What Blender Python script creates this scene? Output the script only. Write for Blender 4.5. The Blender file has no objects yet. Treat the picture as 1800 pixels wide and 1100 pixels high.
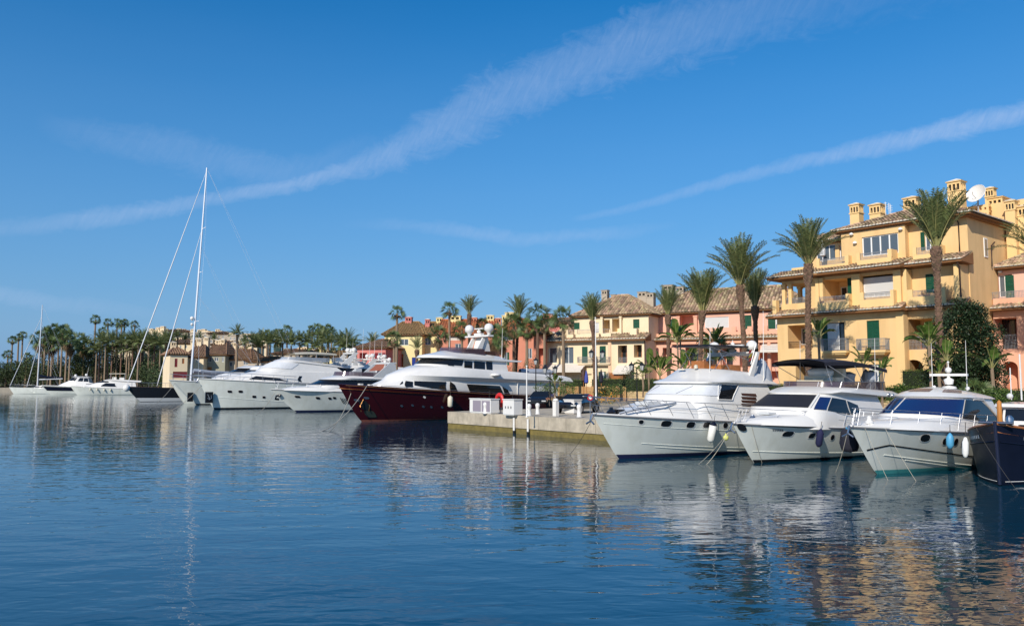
import bpy, math, random
from mathutils import Vector, Matrix, noise

# ------------------------------------------------------------------ camera, sky, sun, exposure
sc = bpy.context.scene
COL = sc.collection
F = 1413.0                       # focal length in pixels of the 1800 px wide photograph
PITCH = math.atan(115 / F)
EYE = 3.5                        # camera height above the water
cam_d = bpy.data.cameras.new("camera")
cam_d.sensor_width = 36.0
cam_d.lens = 36.0 * F / 1800.0
cam_d.clip_start = 0.2
cam_d.clip_end = 9000
cam = bpy.data.objects.new("camera", cam_d)
COL.objects.link(cam)
cam.location = (0, 0, EYE)
cam.rotation_euler = (math.pi / 2 + PITCH, 0, 0)
sc.camera = cam

SUN_ELEV = math.radians(33)
SUN_DIR = Vector((-0.48, -0.877, 0)).normalized() * math.cos(SUN_ELEV) + Vector((0, 0, math.sin(SUN_ELEV)))
world = bpy.data.worlds.new("World")
sc.world = world
world.use_nodes = True


def build_sky():
    nt = world.node_tree
    nt.nodes.clear()
    N = nt.nodes.new
    L = nt.links.new
    out = N('ShaderNodeOutputWorld')
    bg = N('ShaderNodeBackground')
    bg.inputs['Strength'].default_value = 0.1
    L(bg.outputs[0], out.inputs[0])
    sky = N('ShaderNodeTexSky')
    sky.sky_type = 'NISHITA'
    sky.sun_disc = False
    sky.sun_elevation = SUN_ELEV
    sky.sun_rotation = math.atan2(SUN_DIR.x, SUN_DIR.y)
    sky.altitude = 0
    sky.air_density = 1.0
    sky.dust_density = 0.15
    sky.ozone_density = 4.0
    hs = N('ShaderNodeHueSaturation')
    hs.inputs['Saturation'].default_value = SKY_SAT
    hs.inputs['Value'].default_value = SKY_VAL
    L(sky.outputs[0], hs.inputs['Color'])
    tc = N('ShaderNodeTexCoord')
    sep = N('ShaderNodeSeparateXYZ')
    L(tc.outputs['Generated'], sep.inputs[0])

    def m(op, a, b=None, clamp=False, c=None):
        n = N('ShaderNodeMath')
        n.operation = op
        n.use_clamp = clamp
        for i, v in enumerate((a, b, c)):
            if v is None:
                continue
            if isinstance(v, (int, float)):
                n.inputs[i].default_value = v
            else:
                L(v, n.inputs[i])
        return n.outputs[0]
    az = m('ARCTAN2', sep.outputs[0], sep.outputs[1])          # right of forward, radians
    el = m('ARCSINE', sep.outputs[2])

    def curve(pts, lo, hi, vlo, vhi):
        # float curve over azimuth lo..hi giving vlo..vhi
        t = m('DIVIDE', m('SUBTRACT', az, lo), hi - lo, True)
        fc = N('ShaderNodeFloatCurve')
        c = fc.mapping.curves[0]
        pp = [((a - lo) / (hi - lo), (v - vlo) / (vhi - vlo)) for a, v in pts]
        c.points[0].location = pp[0]
        c.points[1].location = pp[-1]
        for q in pp[1:-1]:
            c.points.new(*q)
        fc.mapping.update()
        L(t, fc.inputs['Value'])
        return m('ADD', m('MULTIPLY', fc.outputs[0], vhi - vlo), vlo)

    def ang(px, py):
        r = px - 900
        u = 550 - py
        d = Vector((r, F * math.cos(PITCH) - u * math.sin(PITCH), F * math.sin(PITCH) + u * math.cos(PITCH))).normalized()
        return math.atan2(d.x, d.y), math.asin(d.z)

    def nz(scale, detail, rough, vec, dist=0.0):
        t = N('ShaderNodeTexNoise')
        t.inputs['Scale'].default_value = scale
        t.inputs['Detail'].default_value = detail
        t.inputs['Roughness'].default_value = rough
        t.inputs['Distortion'].default_value = dist
        L(vec, t.inputs['Vector'])
        return t.outputs['Fac']

    def comb(x, y, z=0.0):
        c = N('ShaderNodeCombineXYZ')
        for i, v in enumerate((x, y, z)):
            if isinstance(v, (int, float)):
                c.inputs[i].default_value = v
            else:
                L(v, c.inputs[i])
        return c.outputs[0]

    def band(pix, wid, dens, fade):
        # pix: centre line in photograph pixels; wid: half widths in pixels at those points
        pts = [ang(*p) for p in pix]
        lo, hi = pts[0][0] - 0.02, pts[-1][0] + 0.02
        cc = curve([(a, e) for a, e in pts], lo, hi, -0.2, 0.8)
        ww = curve([(p[0], w / F) for p, w in zip(pts, wid)], lo, hi, 0.0, 0.2)
        dd = curve([(p[0], d) for p, d in zip(pts, dens)], lo, hi, 0.0, 1.0)
        dist = m('SUBTRACT', el, cc)
        # feathered cross streaks
        v = comb(m('ADD', m('MULTIPLY', az, 26), m('MULTIPLY', dist, -14)), m('MULTIPLY', dist, 9))
        n1 = nz(2.4, 7, 0.72, v, 1.6)
        v2 = comb(m('MULTIPLY', az, 11), m('MULTIPLY', el, 24))
        n2 = nz(1.9, 6, 0.68, v2, 0.8)
        n3 = nz(1.1, 3, 0.6, comb(m('MULTIPLY', az, 6), m('MULTIPLY', el, 6), 3.0), 0.5)
        n1 = m('MULTIPLY', n1, m('ADD', m('MULTIPLY', n3, 1.6), 0.2))
        warp = m('MULTIPLY', m('SUBTRACT', n2, 0.5), 1.7)
        q = m('ADD', m('DIVIDE', dist, ww), warp)
        prof = m('SUBTRACT', 1.0, m('MULTIPLY', q, q), True)
        prof = m('POWER', prof, 1.3)
        tex = m('ADD', m('MULTIPLY', n1, 1.25), 0.06)
        return m('MULTIPLY', m('MULTIPLY', prof, tex, True), m('MULTIPLY', dd, fade))

    b1 = band([(-150, 420), (20, 400), (200, 380), (400, 345), (560, 312), (700, 262), (830, 195), (960, 140), (1150, 70), (1400, 0), (1700, -60)],
              [14, 16, 18, 16, 20, 38, 56, 58, 66, 66, 60], [0.1, 0.32, 0.5, 0.55, 0.72, 0.62, 0.66, 0.52, 0.42, 0.25, 0.1], 0.54)
    b2 = band([(1000, 385), (1100, 368), (1250, 325), (1400, 288), (1550, 255), (1700, 220), (1850, 190), (2100, 150)],
              [7, 8, 13, 15, 18, 21, 24, 28], [0.0, 0.35, 0.5, 0.6, 0.7, 0.75, 0.8, 0.5], 0.52)
    b3 = band([(60, 215), (200, 245), (380, 280), (520, 300), (640, 260), (760, 230)], [20, 30, 38, 30, 24, 20], [0, 0.25, 0.3, 0.3, 0.15, 0], 0.4)
    b4 = band([(600, 395), (760, 400), (900, 418), (1050, 412), (1200, 395)], [8, 14, 16, 14, 10], [0, 0.3, 0.45, 0.35, 0], 0.45)
    b5 = band([(-200, 505), (0, 520), (160, 538), (330, 560)], [10, 16, 14, 10], [0.3, 0.4, 0.3, 0], 0.4)
    # faint veil everywhere low down
    veil = m('MULTIPLY', m('MULTIPLY', nz(1.3, 3, 0.5, comb(m('MULTIPLY', az, 3), m('MULTIPLY', el, 16))), m('SUBTRACT', 1.0, m('MULTIPLY', el, 1.6), True)), 0.04)
    tot = b1
    for b in (b2, b3, b4, b5):
        tot = m('MAXIMUM', tot, b)
    tot = m('ADD', tot, veil, True)
    hz = N('ShaderNodeMix')
    hz.data_type = 'RGBA'
    hzf = m('POWER', m('SUBTRACT', 1.0, m('DIVIDE', el, 0.50), True), 1.15)
    L(m('MULTIPLY', hzf, 0.9), hz.inputs['Factor'])
    L(hs.outputs[0], hz.inputs['A'])
    hz.inputs['B'].default_value = (1.12, 2.85, 5.7, 1)
    mix = N('ShaderNodeMix')
    mix.data_type = 'RGBA'
    L(tot, mix.inputs['Factor'])
    L(hz.outputs['Result'], mix.inputs['A'])
    mix.inputs['B'].default_value = (5.0, 6.2, 8.6, 1)
    L(mix.outputs['Result'], bg.inputs['Color'])


SKY_SAT = 1.38
SKY_VAL = 1.30
build_sky()

sun_d = bpy.data.lights.new("sun", 'SUN')
sun_d.energy = 4.6
sun_d.angle = math.radians(0.5)
sun_d.color = (1.0, 0.93, 0.82)
sun = bpy.data.objects.new("sun", sun_d)
COL.objects.link(sun)
sun.rotation_euler = SUN_DIR.to_track_quat('Z', 'Y').to_euler()

sc.view_settings.view_transform = 'Standard'
sc.view_settings.look = 'None'
sc.view_settings.gamma = 1.0
sc.view_settings.exposure = 0.06
sc.view_settings.use_curve_mapping = False

RND = random.Random(7)


# ------------------------------------------------------------------ pixel <-> place
def ray(px, py):
    r = px - 900
    u = 550 - py
    return Vector((r, F * math.cos(PITCH) - u * math.sin(PITCH), F * math.sin(PITCH) + u * math.cos(PITCH)))


def at(px, py, D):
    d = ray(px, py)
    t = D / d.y
    return Vector((d.x * t, D, EYE + d.z * t))


def floor_at(px, py, z=0.0):
    d = ray(px, py)
    t = (z - EYE) / d.z
    return Vector((d.x * t, d.y * t, z))


class Plane:
    """a facade frame: origin, x axis along the facade (to the right as seen), y into the building"""
    def __init__(s, o, ax):
        n = math.hypot(*ax)
        s.o = Vector((o[0], o[1], 0))
        s.x = Vector((ax[0] / n, ax[1] / n, 0))
        s.y = Vector((-ax[1] / n, ax[0] / n, 0))
        s.rot = math.atan2(ax[1], ax[0])

    def p(s, px, py, d=0.0):
        r = ray(px, py)
        den = r.dot(s.y)
        t = (d + s.o.dot(s.y)) / den
        w = r * t + Vector((0, 0, EYE))
        return (w - s.o).dot(s.x), w.z

    def r(s, x0, x1, y0, y1, d=0.0):
        xm, ym = (x0 + x1) / 2, (y0 + y1) / 2
        return (s.p(x0, ym, d)[0], s.p(x1, ym, d)[0], s.p(xm, y1, d)[1], s.p(xm, y0, d)[1])


# ------------------------------------------------------------------ materials
MATS = {}


def mat(name, col, rough=0.6, metal=0.0, var=0.0, vscale=3.0, bump=0.0, bscale=8.0, island=0.0, coat=0.0,
        spec=0.5, transl=0.0, dirt=None, alpha=1.0, stripes=None, emit=None):
    if name in MATS:
        return MATS[name]
    m_ = bpy.data.materials.new(name)
    m_.use_nodes = True
    nt = m_.node_tree
    b = nt.nodes['Principled BSDF']
    N = nt.nodes.new
    L = nt.links.new
    b.inputs['Roughness'].default_value = rough
    b.inputs['Metallic'].default_value = metal
    b.inputs['Specular IOR Level'].default_value = spec
    b.inputs['Coat Weight'].default_value = coat
    b.inputs['Coat Roughness'].default_value = 0.08
    if alpha < 1:
        b.inputs['Alpha'].default_value = alpha
    rgb = N('ShaderNodeRGB')
    rgb.outputs[0].default_value = (*col, 1)
    c = rgb.outputs[0]
    tc = N('ShaderNodeTexCoord')

    def noise_(scale, detail=4, vec=None, rough_=0.55):
        t = N('ShaderNodeTexNoise')
        t.inputs['Scale'].default_value = scale
        t.inputs['Detail'].default_value = detail
        t.inputs['Roughness'].default_value = rough_
        L(vec or tc.outputs['Object'], t.inputs['Vector'])
        return t.outputs['Fac']

    def scale_val(fac, lo, hi, c):
        mr = N('ShaderNodeMapRange')
        mr.inputs['From Min'].default_value = 0.25
        mr.inputs['From Max'].default_value = 0.75
        mr.inputs['To Min'].default_value = lo
        mr.inputs['To Max'].default_value = hi
        L(fac, mr.inputs['Value'])
        h = N('ShaderNodeHueSaturation')
        L(mr.outputs[0], h.inputs['Value'])
        L(c, h.inputs['Color'])
        return h.outputs[0]
    if var:
        c = scale_val(noise_(vscale), 1 - var, 1 + var, c)
    if island:
        g = N('ShaderNodeNewGeometry')
        mr = N('ShaderNodeMapRange')
        mr.inputs['To Min'].default_value = 1 - island
        mr.inputs['To Max'].default_value = 1 + island
        L(g.outputs['Random Per Island'], mr.inputs['Value'])
        h = N('ShaderNodeHueSaturation')
        L(mr.outputs[0], h.inputs['Value'])
        mr2 = N('ShaderNodeMapRange')
        mr2.inputs['To Min'].default_value = 0.5 - island * 0.045
        mr2.inputs['To Max'].default_value = 0.5 + island * 0.045
        w = N('ShaderNodeMath')
        w.operation = 'FRACT'
        ml = N('ShaderNodeMath')
        ml.operation = 'MULTIPLY'
        ml.inputs[1].default_value = 17.3
        L(g.outputs['Random Per Island'], ml.inputs[0])
        L(ml.outputs[0], w.inputs[0])
        L(w.outputs[0], mr2.inputs['Value'])
        L(mr2.outputs[0], h.inputs['Hue'])
        L(c, h.inputs['Color'])
        c = h.outputs[0]
    if dirt:
        dc, amount, sx, sz = dirt            # streaks running down
        mp = N('ShaderNodeMapping')
        mp.inputs['Scale'].default_value = (sx, sx, sz)
        L(tc.outputs['Object'], mp.inputs['Vector'])
        f = noise_(1.0, 5, mp.outputs[0], 0.6)
        mr = N('ShaderNodeMapRange')
        mr.inputs['From Min'].default_value = 0.48
        mr.inputs['From Max'].default_value = 0.78
        mr.inputs['To Max'].default_value = amount
        L(f, mr.inputs['Value'])
        mx = N('ShaderNodeMix')
        mx.data_type = 'RGBA'
        L(mr.outputs[0], mx.inputs['Factor'])
        L(c, mx.inputs['A'])
        mx.inputs['B'].default_value = (*dc, 1)
        c = mx.outputs['Result']
    L(c, b.inputs['Base Color'])
    if bump:
        bp = N('ShaderNodeBump')
        bp.inputs['Strength'].default_value = 1.0
        bp.inputs['Distance'].default_value = bump
        L(noise_(bscale, 5), bp.inputs['Height'])
        L(bp.outputs[0], b.inputs['Normal'])
    if stripes:
        wv = N('ShaderNodeTexWave')
        wv.bands_direction = 'Z'
        wv.inputs['Scale'].default_value = stripes
        L(tc.outputs['Object'], wv.inputs['Vector'])
        bp = N('ShaderNodeBump')
        bp.inputs['Distance'].default_value = 0.02
        L(wv.outputs['Fac'], bp.inputs['Height'])
        L(bp.outputs[0], b.inputs['Normal'])
    if transl:
        tr = N('ShaderNodeBsdfTranslucent')
        L(c, tr.inputs['Color'])
        ms = N('ShaderNodeMixShader')
        ms.inputs[0].default_value = transl
        L(b.outputs[0], ms.inputs[1])
        L(tr.outputs[0], ms.inputs[2])
        L(ms.outputs[0], nt.nodes['Material Output'].inputs['Surface'])
    MATS[name] = m_
    return m_


# boats
GEL = mat('white_gelcoat', (0.74, 0.715, 0.67), 0.28, coat=0.4, var=0.035, vscale=0.7, dirt=((0.55, 0.53, 0.46), 0.22, 2.2, 0.5))
GELG = mat('pale_grey_gelcoat', (0.52, 0.53, 0.53), 0.35, coat=0.3, var=0.04, vscale=0.8)
HULLW = mat('white_hull_paint', (0.68, 0.70, 0.64), 0.25, coat=0.5, var=0.07, vscale=0.8, dirt=((0.46, 0.46, 0.37), 0.45, 1.6, 0.35))
REDP = mat('dark_red_hull_paint', (0.030, 0.0015, 0.0022), 0.2, coat=0.6, var=0.12, vscale=0.5)
NAVY = mat('navy_paint', (0.005, 0.007, 0.018), 0.35, spec=0.3, var=0.2, vscale=2)
BLACKP = mat('black_paint', (0.012, 0.012, 0.014), 0.25, coat=0.4)
TURQ = mat('turquoise_antifouling', (0.05, 0.27, 0.27), 0.6, var=0.15)
NAVYA = mat('navy_antifouling', (0.006, 0.01, 0.05), 0.6, var=0.15)
REDA = mat('brown_red_antifouling', (0.16, 0.05, 0.035), 0.6, var=0.15)
GLASS = mat('tinted_glass', (0.010, 0.011, 0.013), 0.06, spec=0.5)
BLUEGLASS = mat('blue_tinted_glass', (0.012, 0.022, 0.09), 0.05, spec=0.9, coat=1.0)
SMOKE = mat('smoked_acrylic', (0.09, 0.06, 0.075), 0.12, spec=0.7, alpha=0.8)
CANVAS = mat('white_canvas_cover', (0.62, 0.63, 0.64), 0.9, var=0.06, vscale=2.5, bump=0.02, bscale=2.0)
GREYC = mat('grey_canvas', (0.30, 0.33, 0.38), 0.9, var=0.1, vscale=3, bump=0.03, bscale=3)
BLACKC = mat('black_canvas', (0.012, 0.012, 0.022), 0.85, var=0.2)
STEEL = mat('stainless_steel', (0.50, 0.50, 0.51), 0.38, 1.0)
ALU = mat('painted_aluminium_mast', (0.72, 0.74, 0.77), 0.3, 0.2)
RUBR = mat('rubbing_strake', (0.13, 0.13, 0.14), 0.5)
TEAK = mat('varnished_wood', (0.36, 0.13, 0.035), 0.35, coat=0.4, var=0.25, vscale=6)
CUSH = mat('cream_cushion', (0.62, 0.56, 0.44), 0.8, var=0.06)
DARK = mat('dark_interior', (0.015, 0.013, 0.012), 0.8)
BRN = mat('dark_brown_interior', (0.06, 0.022, 0.012), 0.6, var=0.3)
FNAVY = mat('navy_fender_cover', (0.008, 0.01, 0.05), 0.85)
FWHITE = mat('white_fender_vinyl', (0.78, 0.77, 0.72), 0.45, var=0.08, vscale=5)
FCREAM = mat('cream_fender_vinyl', (0.66, 0.60, 0.46), 0.5, var=0.1, vscale=5)
FBLUE = mat('light_blue_fender_vinyl', (0.08, 0.33, 0.55), 0.5, var=0.1, vscale=5)
YEL = mat('yellow_buoy_plastic', (0.62, 0.62, 0.16), 0.5)
REDR = mat('red_plastic', (0.55, 0.02, 0.015), 0.4)
ROPE = mat('mooring_rope_fibre', (0.42, 0.38, 0.30), 0.9)
DROPE = mat('dark_rope_fibre', (0.06, 0.055, 0.05), 0.9)
GOLD = mat('brass', (0.45, 0.22, 0.08), 0.3, 1.0)
# buildings
YW = mat('yellow_stucco', (0.77, 0.51, 0.235), 0.9, var=0.05, vscale=0.8, bump=0.006, bscale=14, dirt=((0.52, 0.32, 0.13), 0.5, 1.1, 0.22))
YW2 = mat('yellow_stucco_trim', (0.80, 0.54, 0.24), 0.9, var=0.04, vscale=1.0, bump=0.004, bscale=14)
PINK = mat('pink_stucco', (0.76, 0.40, 0.26), 0.9, var=0.05, vscale=0.8, bump=0.006, bscale=14, dirt=((0.42, 0.18, 0.10), 0.25, 1.2, 0.3))
PALEP = mat('pale_pink_stucco', (0.76, 0.44, 0.33), 0.9, var=0.04, vscale=0.8)
SALM = mat('salmon_stucco', (0.76, 0.42, 0.30), 0.9, var=0.05, vscale=0.8, dirt=((0.42, 0.17, 0.10), 0.2, 1.2, 0.3))
CREAM = mat('cream_stucco', (0.80, 0.64, 0.42), 0.9, var=0.04, vscale=0.8, dirt=((0.52, 0.40, 0.22), 0.2, 1.2, 0.3))
PEACH = mat('peach_stucco', (0.76, 0.51, 0.33), 0.9, var=0.04, vscale=0.8)
REDW = mat('rose_red_stucco', (0.56, 0.19, 0.16), 0.9, var=0.06, vscale=0.8)
ORW = mat('terracotta_stucco', (0.60, 0.235, 0.15), 0.9, var=0.06, vscale=0.8)
LEMON = mat('lemon_stucco', (0.78, 0.65, 0.32), 0.9, var=0.05, vscale=0.8)
BEIGE = mat('beige_stucco', (0.44, 0.365, 0.275), 0.9, var=0.06, vscale=0.5)
GREYW = mat('grey_green_stucco', (0.30, 0.29, 0.22), 0.9, var=0.06, vscale=0.8)
WHT = mat('white_joinery', (0.78, 0.77, 0.74), 0.5)
BLIND = mat('white_blind', (0.72, 0.71, 0.68), 0.8, stripes=6.0)
AWN = mat('awning_canvas', (0.66, 0.60, 0.52), 0.9, var=0.08, vscale=4)
GREEN = mat('green_shutter_paint', (0.008, 0.085, 0.045), 0.5, stripes=5.0)
DKRED = mat('dark_red_shutter_paint', (0.22, 0.012, 0.02), 0.5, stripes=5.0)
BLUES = mat('blue_shutter_paint', (0.02, 0.05, 0.30), 0.5, stripes=5.0)
ORS = mat('orange_shutter_paint', (0.62, 0.13, 0.02), 0.5, stripes=5.0)
WGLASS = mat('window_glass', (0.09, 0.11, 0.13), 0.06, spec=0.8)
WGLASSB = mat('dark_window_glass', (0.02, 0.024, 0.028), 0.06, spec=0.8)
TILE = mat('barrel_roof_tile', (0.40, 0.28, 0.165), 0.85, island=0.5, var=0.18, vscale=1.2)
TILEB = mat('tile_bed', (0.22, 0.15, 0.09), 0.95)
TILEO = mat('orange_roof_tile', (0.46, 0.15, 0.055), 0.85, island=0.22, var=0.12, vscale=1.0)
TILET = mat('olive_tan_roof_tile', (0.34, 0.205, 0.08), 0.85, island=0.15, var=0.1, vscale=1.0)
TILER = mat('red_brown_roof_tile', (0.25, 0.145, 0.085), 0.85, island=0.2, var=0.12, vscale=1.0)
MORT = mat('pale_tile_mortar', (0.80, 0.74, 0.62), 0.9)
SOFF = mat('brown_eave_soffit', (0.26, 0.115, 0.04), 0.8, var=0.15, vscale=3)
PIPE = mat('brown_downpipe', (0.05, 0.025, 0.018), 0.4)
IRON = mat('railing_iron', (0.27, 0.28, 0.29), 0.5, 0.3)
IRONB = mat('black_iron', (0.012, 0.012, 0.013), 0.45, 0.2)
STONE = mat('ochre_stone_wall', (0.50, 0.36, 0.19), 0.9, island=0.16, var=0.18, vscale=1.6, bump=0.03, bscale=5)
CONC = mat('weathered_concrete', (0.43, 0.37, 0.28), 0.9, var=0.3, vscale=1.4, bump=0.02, bscale=9, dirt=((0.17, 0.15, 0.11), 0.55, 2.5, 0.7))
ALGAE = mat('algae_stained_concrete', (0.17, 0.13, 0.035), 0.8, var=0.3, vscale=2.5, bump=0.02, bscale=9)
PAVE = mat('quay_paving', (0.25, 0.22, 0.175), 0.9, var=0.15, vscale=1.5, bump=0.01, bscale=6)
SOIL = mat('garden_soil', (0.10, 0.08, 0.045), 0.95, var=0.3, vscale=0.5)
LAND = mat('dry_green_land', (0.055, 0.06, 0.03), 0.95, var=0.3, vscale=0.02)
HILL = mat('scrub_hill', (0.06, 0.06, 0.035), 0.95, var=0.4, vscale=0.05)
# plants
FROND = mat('date_palm_green', (0.17, 0.20, 0.070), 0.5, island=0.4, transl=0.35)
FROND2 = mat('date_palm_olive', (0.29, 0.27, 0.12), 0.55, island=0.4, transl=0.35)
RACH = mat('palm_leaf_stalk', (0.27, 0.25, 0.09), 0.6)
FAN = mat('fan_palm_green', (0.085, 0.125, 0.035), 0.55, island=0.4, transl=0.15)
DEADP = mat('dead_palm_leaf', (0.15, 0.095, 0.045), 0.8, island=0.3, transl=0.1)
TRUNK = mat('palm_bark', (0.15, 0.092, 0.056), 0.95, island=0.35, var=0.3, vscale=3, bump=0.03, bscale=9)
TRUNKP = mat('pale_palm_bark', (0.24, 0.17, 0.11), 0.95, var=0.25, vscale=3, bump=0.02, bscale=9)
BARK = mat('tree_bark', (0.07, 0.05, 0.035), 0.95, var=0.3, vscale=4)
LEAFD = mat('dark_glossy_leaf', (0.022, 0.045, 0.014), 0.6, island=0.45, transl=0.12)
HEDGE = mat('hedge_leaf', (0.095, 0.15, 0.028), 0.5, island=0.4, transl=0.18)
BUSHM = mat('scrub_leaf', (0.055, 0.08, 0.024), 0.7, island=0.6, transl=0.1)
BANANA = mat('broad_banana_leaf', (0.10, 0.17, 0.03), 0.4, island=0.25, transl=0.3)
FLOW = mat('orange_flower', (0.75, 0.30, 0.02), 0.6)
TYRE = mat('tyre_rubber', (0.015, 0.015, 0.015), 0.8)
CARP = mat('black_car_paint', (0.01, 0.01, 0.012), 0.12, coat=1.0)
LAMPG = mat('lantern_glass', (0.5, 0.5, 0.48), 0.2)


# ------------------------------------------------------------------ mesh builder
ONE_EACH = {'flybridge_seat', 'windscreen_pillar', 'covered_seat', 'deck_locker', 'deck_gear', 'deck_speaker', 'gps_dome', 'wiper', 'helm_seat',
            'lounger_frame', 'windlass', 'name_lettering', 'latch', 'bimini_frame', 'aerial'}


class MB:
    def __init__(s):
        s.v = []
        s.f = []
        s.m = []
        s.cur = 0

    def face(s, pts):
        n = len(s.v)
        s.v.extend(tuple(p) for p in pts)
        s.f.append(tuple(range(n, n + len(pts))))
        s.m.append(s.cur)

    def box(s, x0, x1, y0, y1, z0, z1):
        n = len(s.v)
        s.v.extend([(x0, y0, z0), (x1, y0, z0), (x1, y1, z0), (x0, y1, z0), (x0, y0, z1), (x1, y0, z1), (x1, y1, z1), (x0, y1, z1)])
        for q in ((0, 3, 2, 1), (4, 5, 6, 7), (0, 1, 5, 4), (1, 2, 6, 5), (2, 3, 7, 6), (3, 0, 4, 7)):
            s.f.append(tuple(n + i for i in q))
            s.m.append(s.cur)

    def grid(s, rows, close_v=False):
        n = len(s.v)
        w = len(rows[0])
        for r in rows:
            s.v.extend(tuple(p) for p in r)
        R = len(rows)
        for j in range(R - 1 if not close_v else R):
            j2 = (j + 1) % R
            for i in range(w - 1):
                s.f.append((n + j * w + i, n + j * w + i + 1, n + j2 * w + i + 1, n + j2 * w + i))
                s.m.append(s.cur)

    def tube(s, path, r, n=6, caps=True):
        P = [Vector(p) for p in path]
        rows = []
        for i, p in enumerate(P):
            t = (P[min(i + 1, len(P) - 1)] - P[max(i - 1, 0)])
            if t.length < 1e-9:
                t = Vector((0, 0, 1))
            t.normalize()
            a = t.cross(Vector((0, 0, 1)))
            if a.length < 0.05:
                a = t.cross(Vector((1, 0, 0)))
            a.normalize()
            b = t.cross(a)
            rr = r[i] if isinstance(r, (list, tuple)) else r
            rows.append([p + (a * math.cos(k * 2 * math.pi / n) + b * math.sin(k * 2 * math.pi / n)) * rr for k in range(n + 1)])
        s.grid(rows)
        if caps:
            s.face(rows[0][:-1][::-1])
            s.face(rows[-1][:-1])

    def lathe(s, prof, c=(0, 0, 0), n=12):
        rows = []
        for r, z in prof:
            rows.append([(c[0] + r * math.cos(k * 2 * math.pi / n), c[1] + r * math.sin(k * 2 * math.pi / n), c[2] + z) for k in range(n + 1)])
        s.grid(rows)

    def ball(s, c, r, n=12, sz=1.0):
        s.lathe([(r * math.sin(math.pi * k / 8) + 1e-4, -r * sz * math.cos(math.pi * k / 8)) for k in range(9)], c, n)

    def prism(s, poly, y0, y1):
        """polygon in (x,z) extruded from y0 to y1"""
        a = [(x, y0, z) for x, z in poly]
        b = [(x, y1, z) for x, z in poly]
        s.face(a)
        s.face(b[::-1])
        for i in range(len(poly)):
            j = (i + 1) % len(poly)
            s.face([a[j], a[i], b[i], b[j]])

    def islands(s):
        key = {}
        par = {}

        def find(a):
            while par[a] != a:
                par[a] = par[par[a]]
                a = par[a]
            return a
        idx = []
        for p in s.v:
            k = (round(p[0], 3), round(p[1], 3), round(p[2], 3))
            idx.append(key.setdefault(k, len(key)))
        for i in range(len(key)):
            par[i] = i
        for f in s.f:
            a = find(idx[f[0]])
            for q in f[1:]:
                par[find(idx[q])] = a
        out = {}
        for f, mi in zip(s.f, s.m):
            out.setdefault(find(idx[f[0]]), []).append((f, mi))
        r = []
        for fs in out.values():
            b = MB()
            mp = {}
            for f, mi in fs:
                g = []
                for q in f:
                    if q not in mp:
                        mp[q] = len(b.v)
                        b.v.append(s.v[q])
                    g.append(mp[q])
                b.f.append(tuple(g))
                b.m.append(mi)
            r.append(b)
        return r

    def build(s, name, m, parent=None, smooth=False, loc=None, rot=None, merge=False, angle=None):
        if name in ONE_EACH:
            bs = s.islands()
            if len(bs) > 1:
                os_ = [b.build_one(name, m, parent, smooth, loc, rot, merge, angle) for b in bs]
                return os_[0]
        return s.build_one(name, m, parent, smooth, loc, rot, merge, angle)

    def build_one(s, name, m, parent=None, smooth=False, loc=None, rot=None, merge=False, angle=None):
        me = bpy.data.meshes.new(name)
        me.from_pydata(s.v, [], s.f)
        ms = m if isinstance(m, (list, tuple)) else [m]
        for q in ms:
            me.materials.append(q)
        if len(ms) > 1:
            me.polygons.foreach_set('material_index', s.m)
        if merge:
            import bmesh
            bm = bmesh.new()
            bm.from_mesh(me)
            bmesh.ops.remove_doubles(bm, verts=bm.verts, dist=0.0015)
            bmesh.ops.recalc_face_normals(bm, faces=bm.faces)
            if angle:
                for e in bm.edges:
                    if len(e.link_faces) == 2 and e.calc_face_angle(0) > angle:
                        e.smooth = False
            bm.to_mesh(me)
            bm.free()
        if smooth:
            me.polygons.foreach_set('use_smooth', [True] * len(me.polygons))
        me.update()
        return link(name, me, parent, loc, rot)


def link(name, data, parent=None, loc=None, rot=None):
    o = bpy.data.objects.new(name, data)
    COL.objects.link(o)
    if parent is not None:
        o.parent = parent
    if loc is not None:
        o.location = loc
    if rot is not None:
        o.rotation_euler = rot if hasattr(rot, '__len__') else (0, 0, rot)
    return o


def tag(o, label=None, cat=None, group=None, kind=None):
    if label:
        o['label'] = label
    if cat:
        o['category'] = cat
    if group:
        o['group'] = group
    if kind:
        o['kind'] = kind
    return o


def thing(name, label, cat, loc=(0, 0, 0), rot=0.0, group=None):
    o = link(name, None, None, loc, rot)
    o.empty_display_size = 0.3
    return tag(o, label, cat, group)


def copy_tree(o, parent=None):
    c = o.copy()
    COL.objects.link(c)
    if parent is not None:
        c.parent = parent
    for ch in list(o.children):
        copy_tree(ch, c)
    return c
# ------------------------------------------------------------------ boat builder
def lerp(a, b, t):
    return a + (b - a) * t


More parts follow.
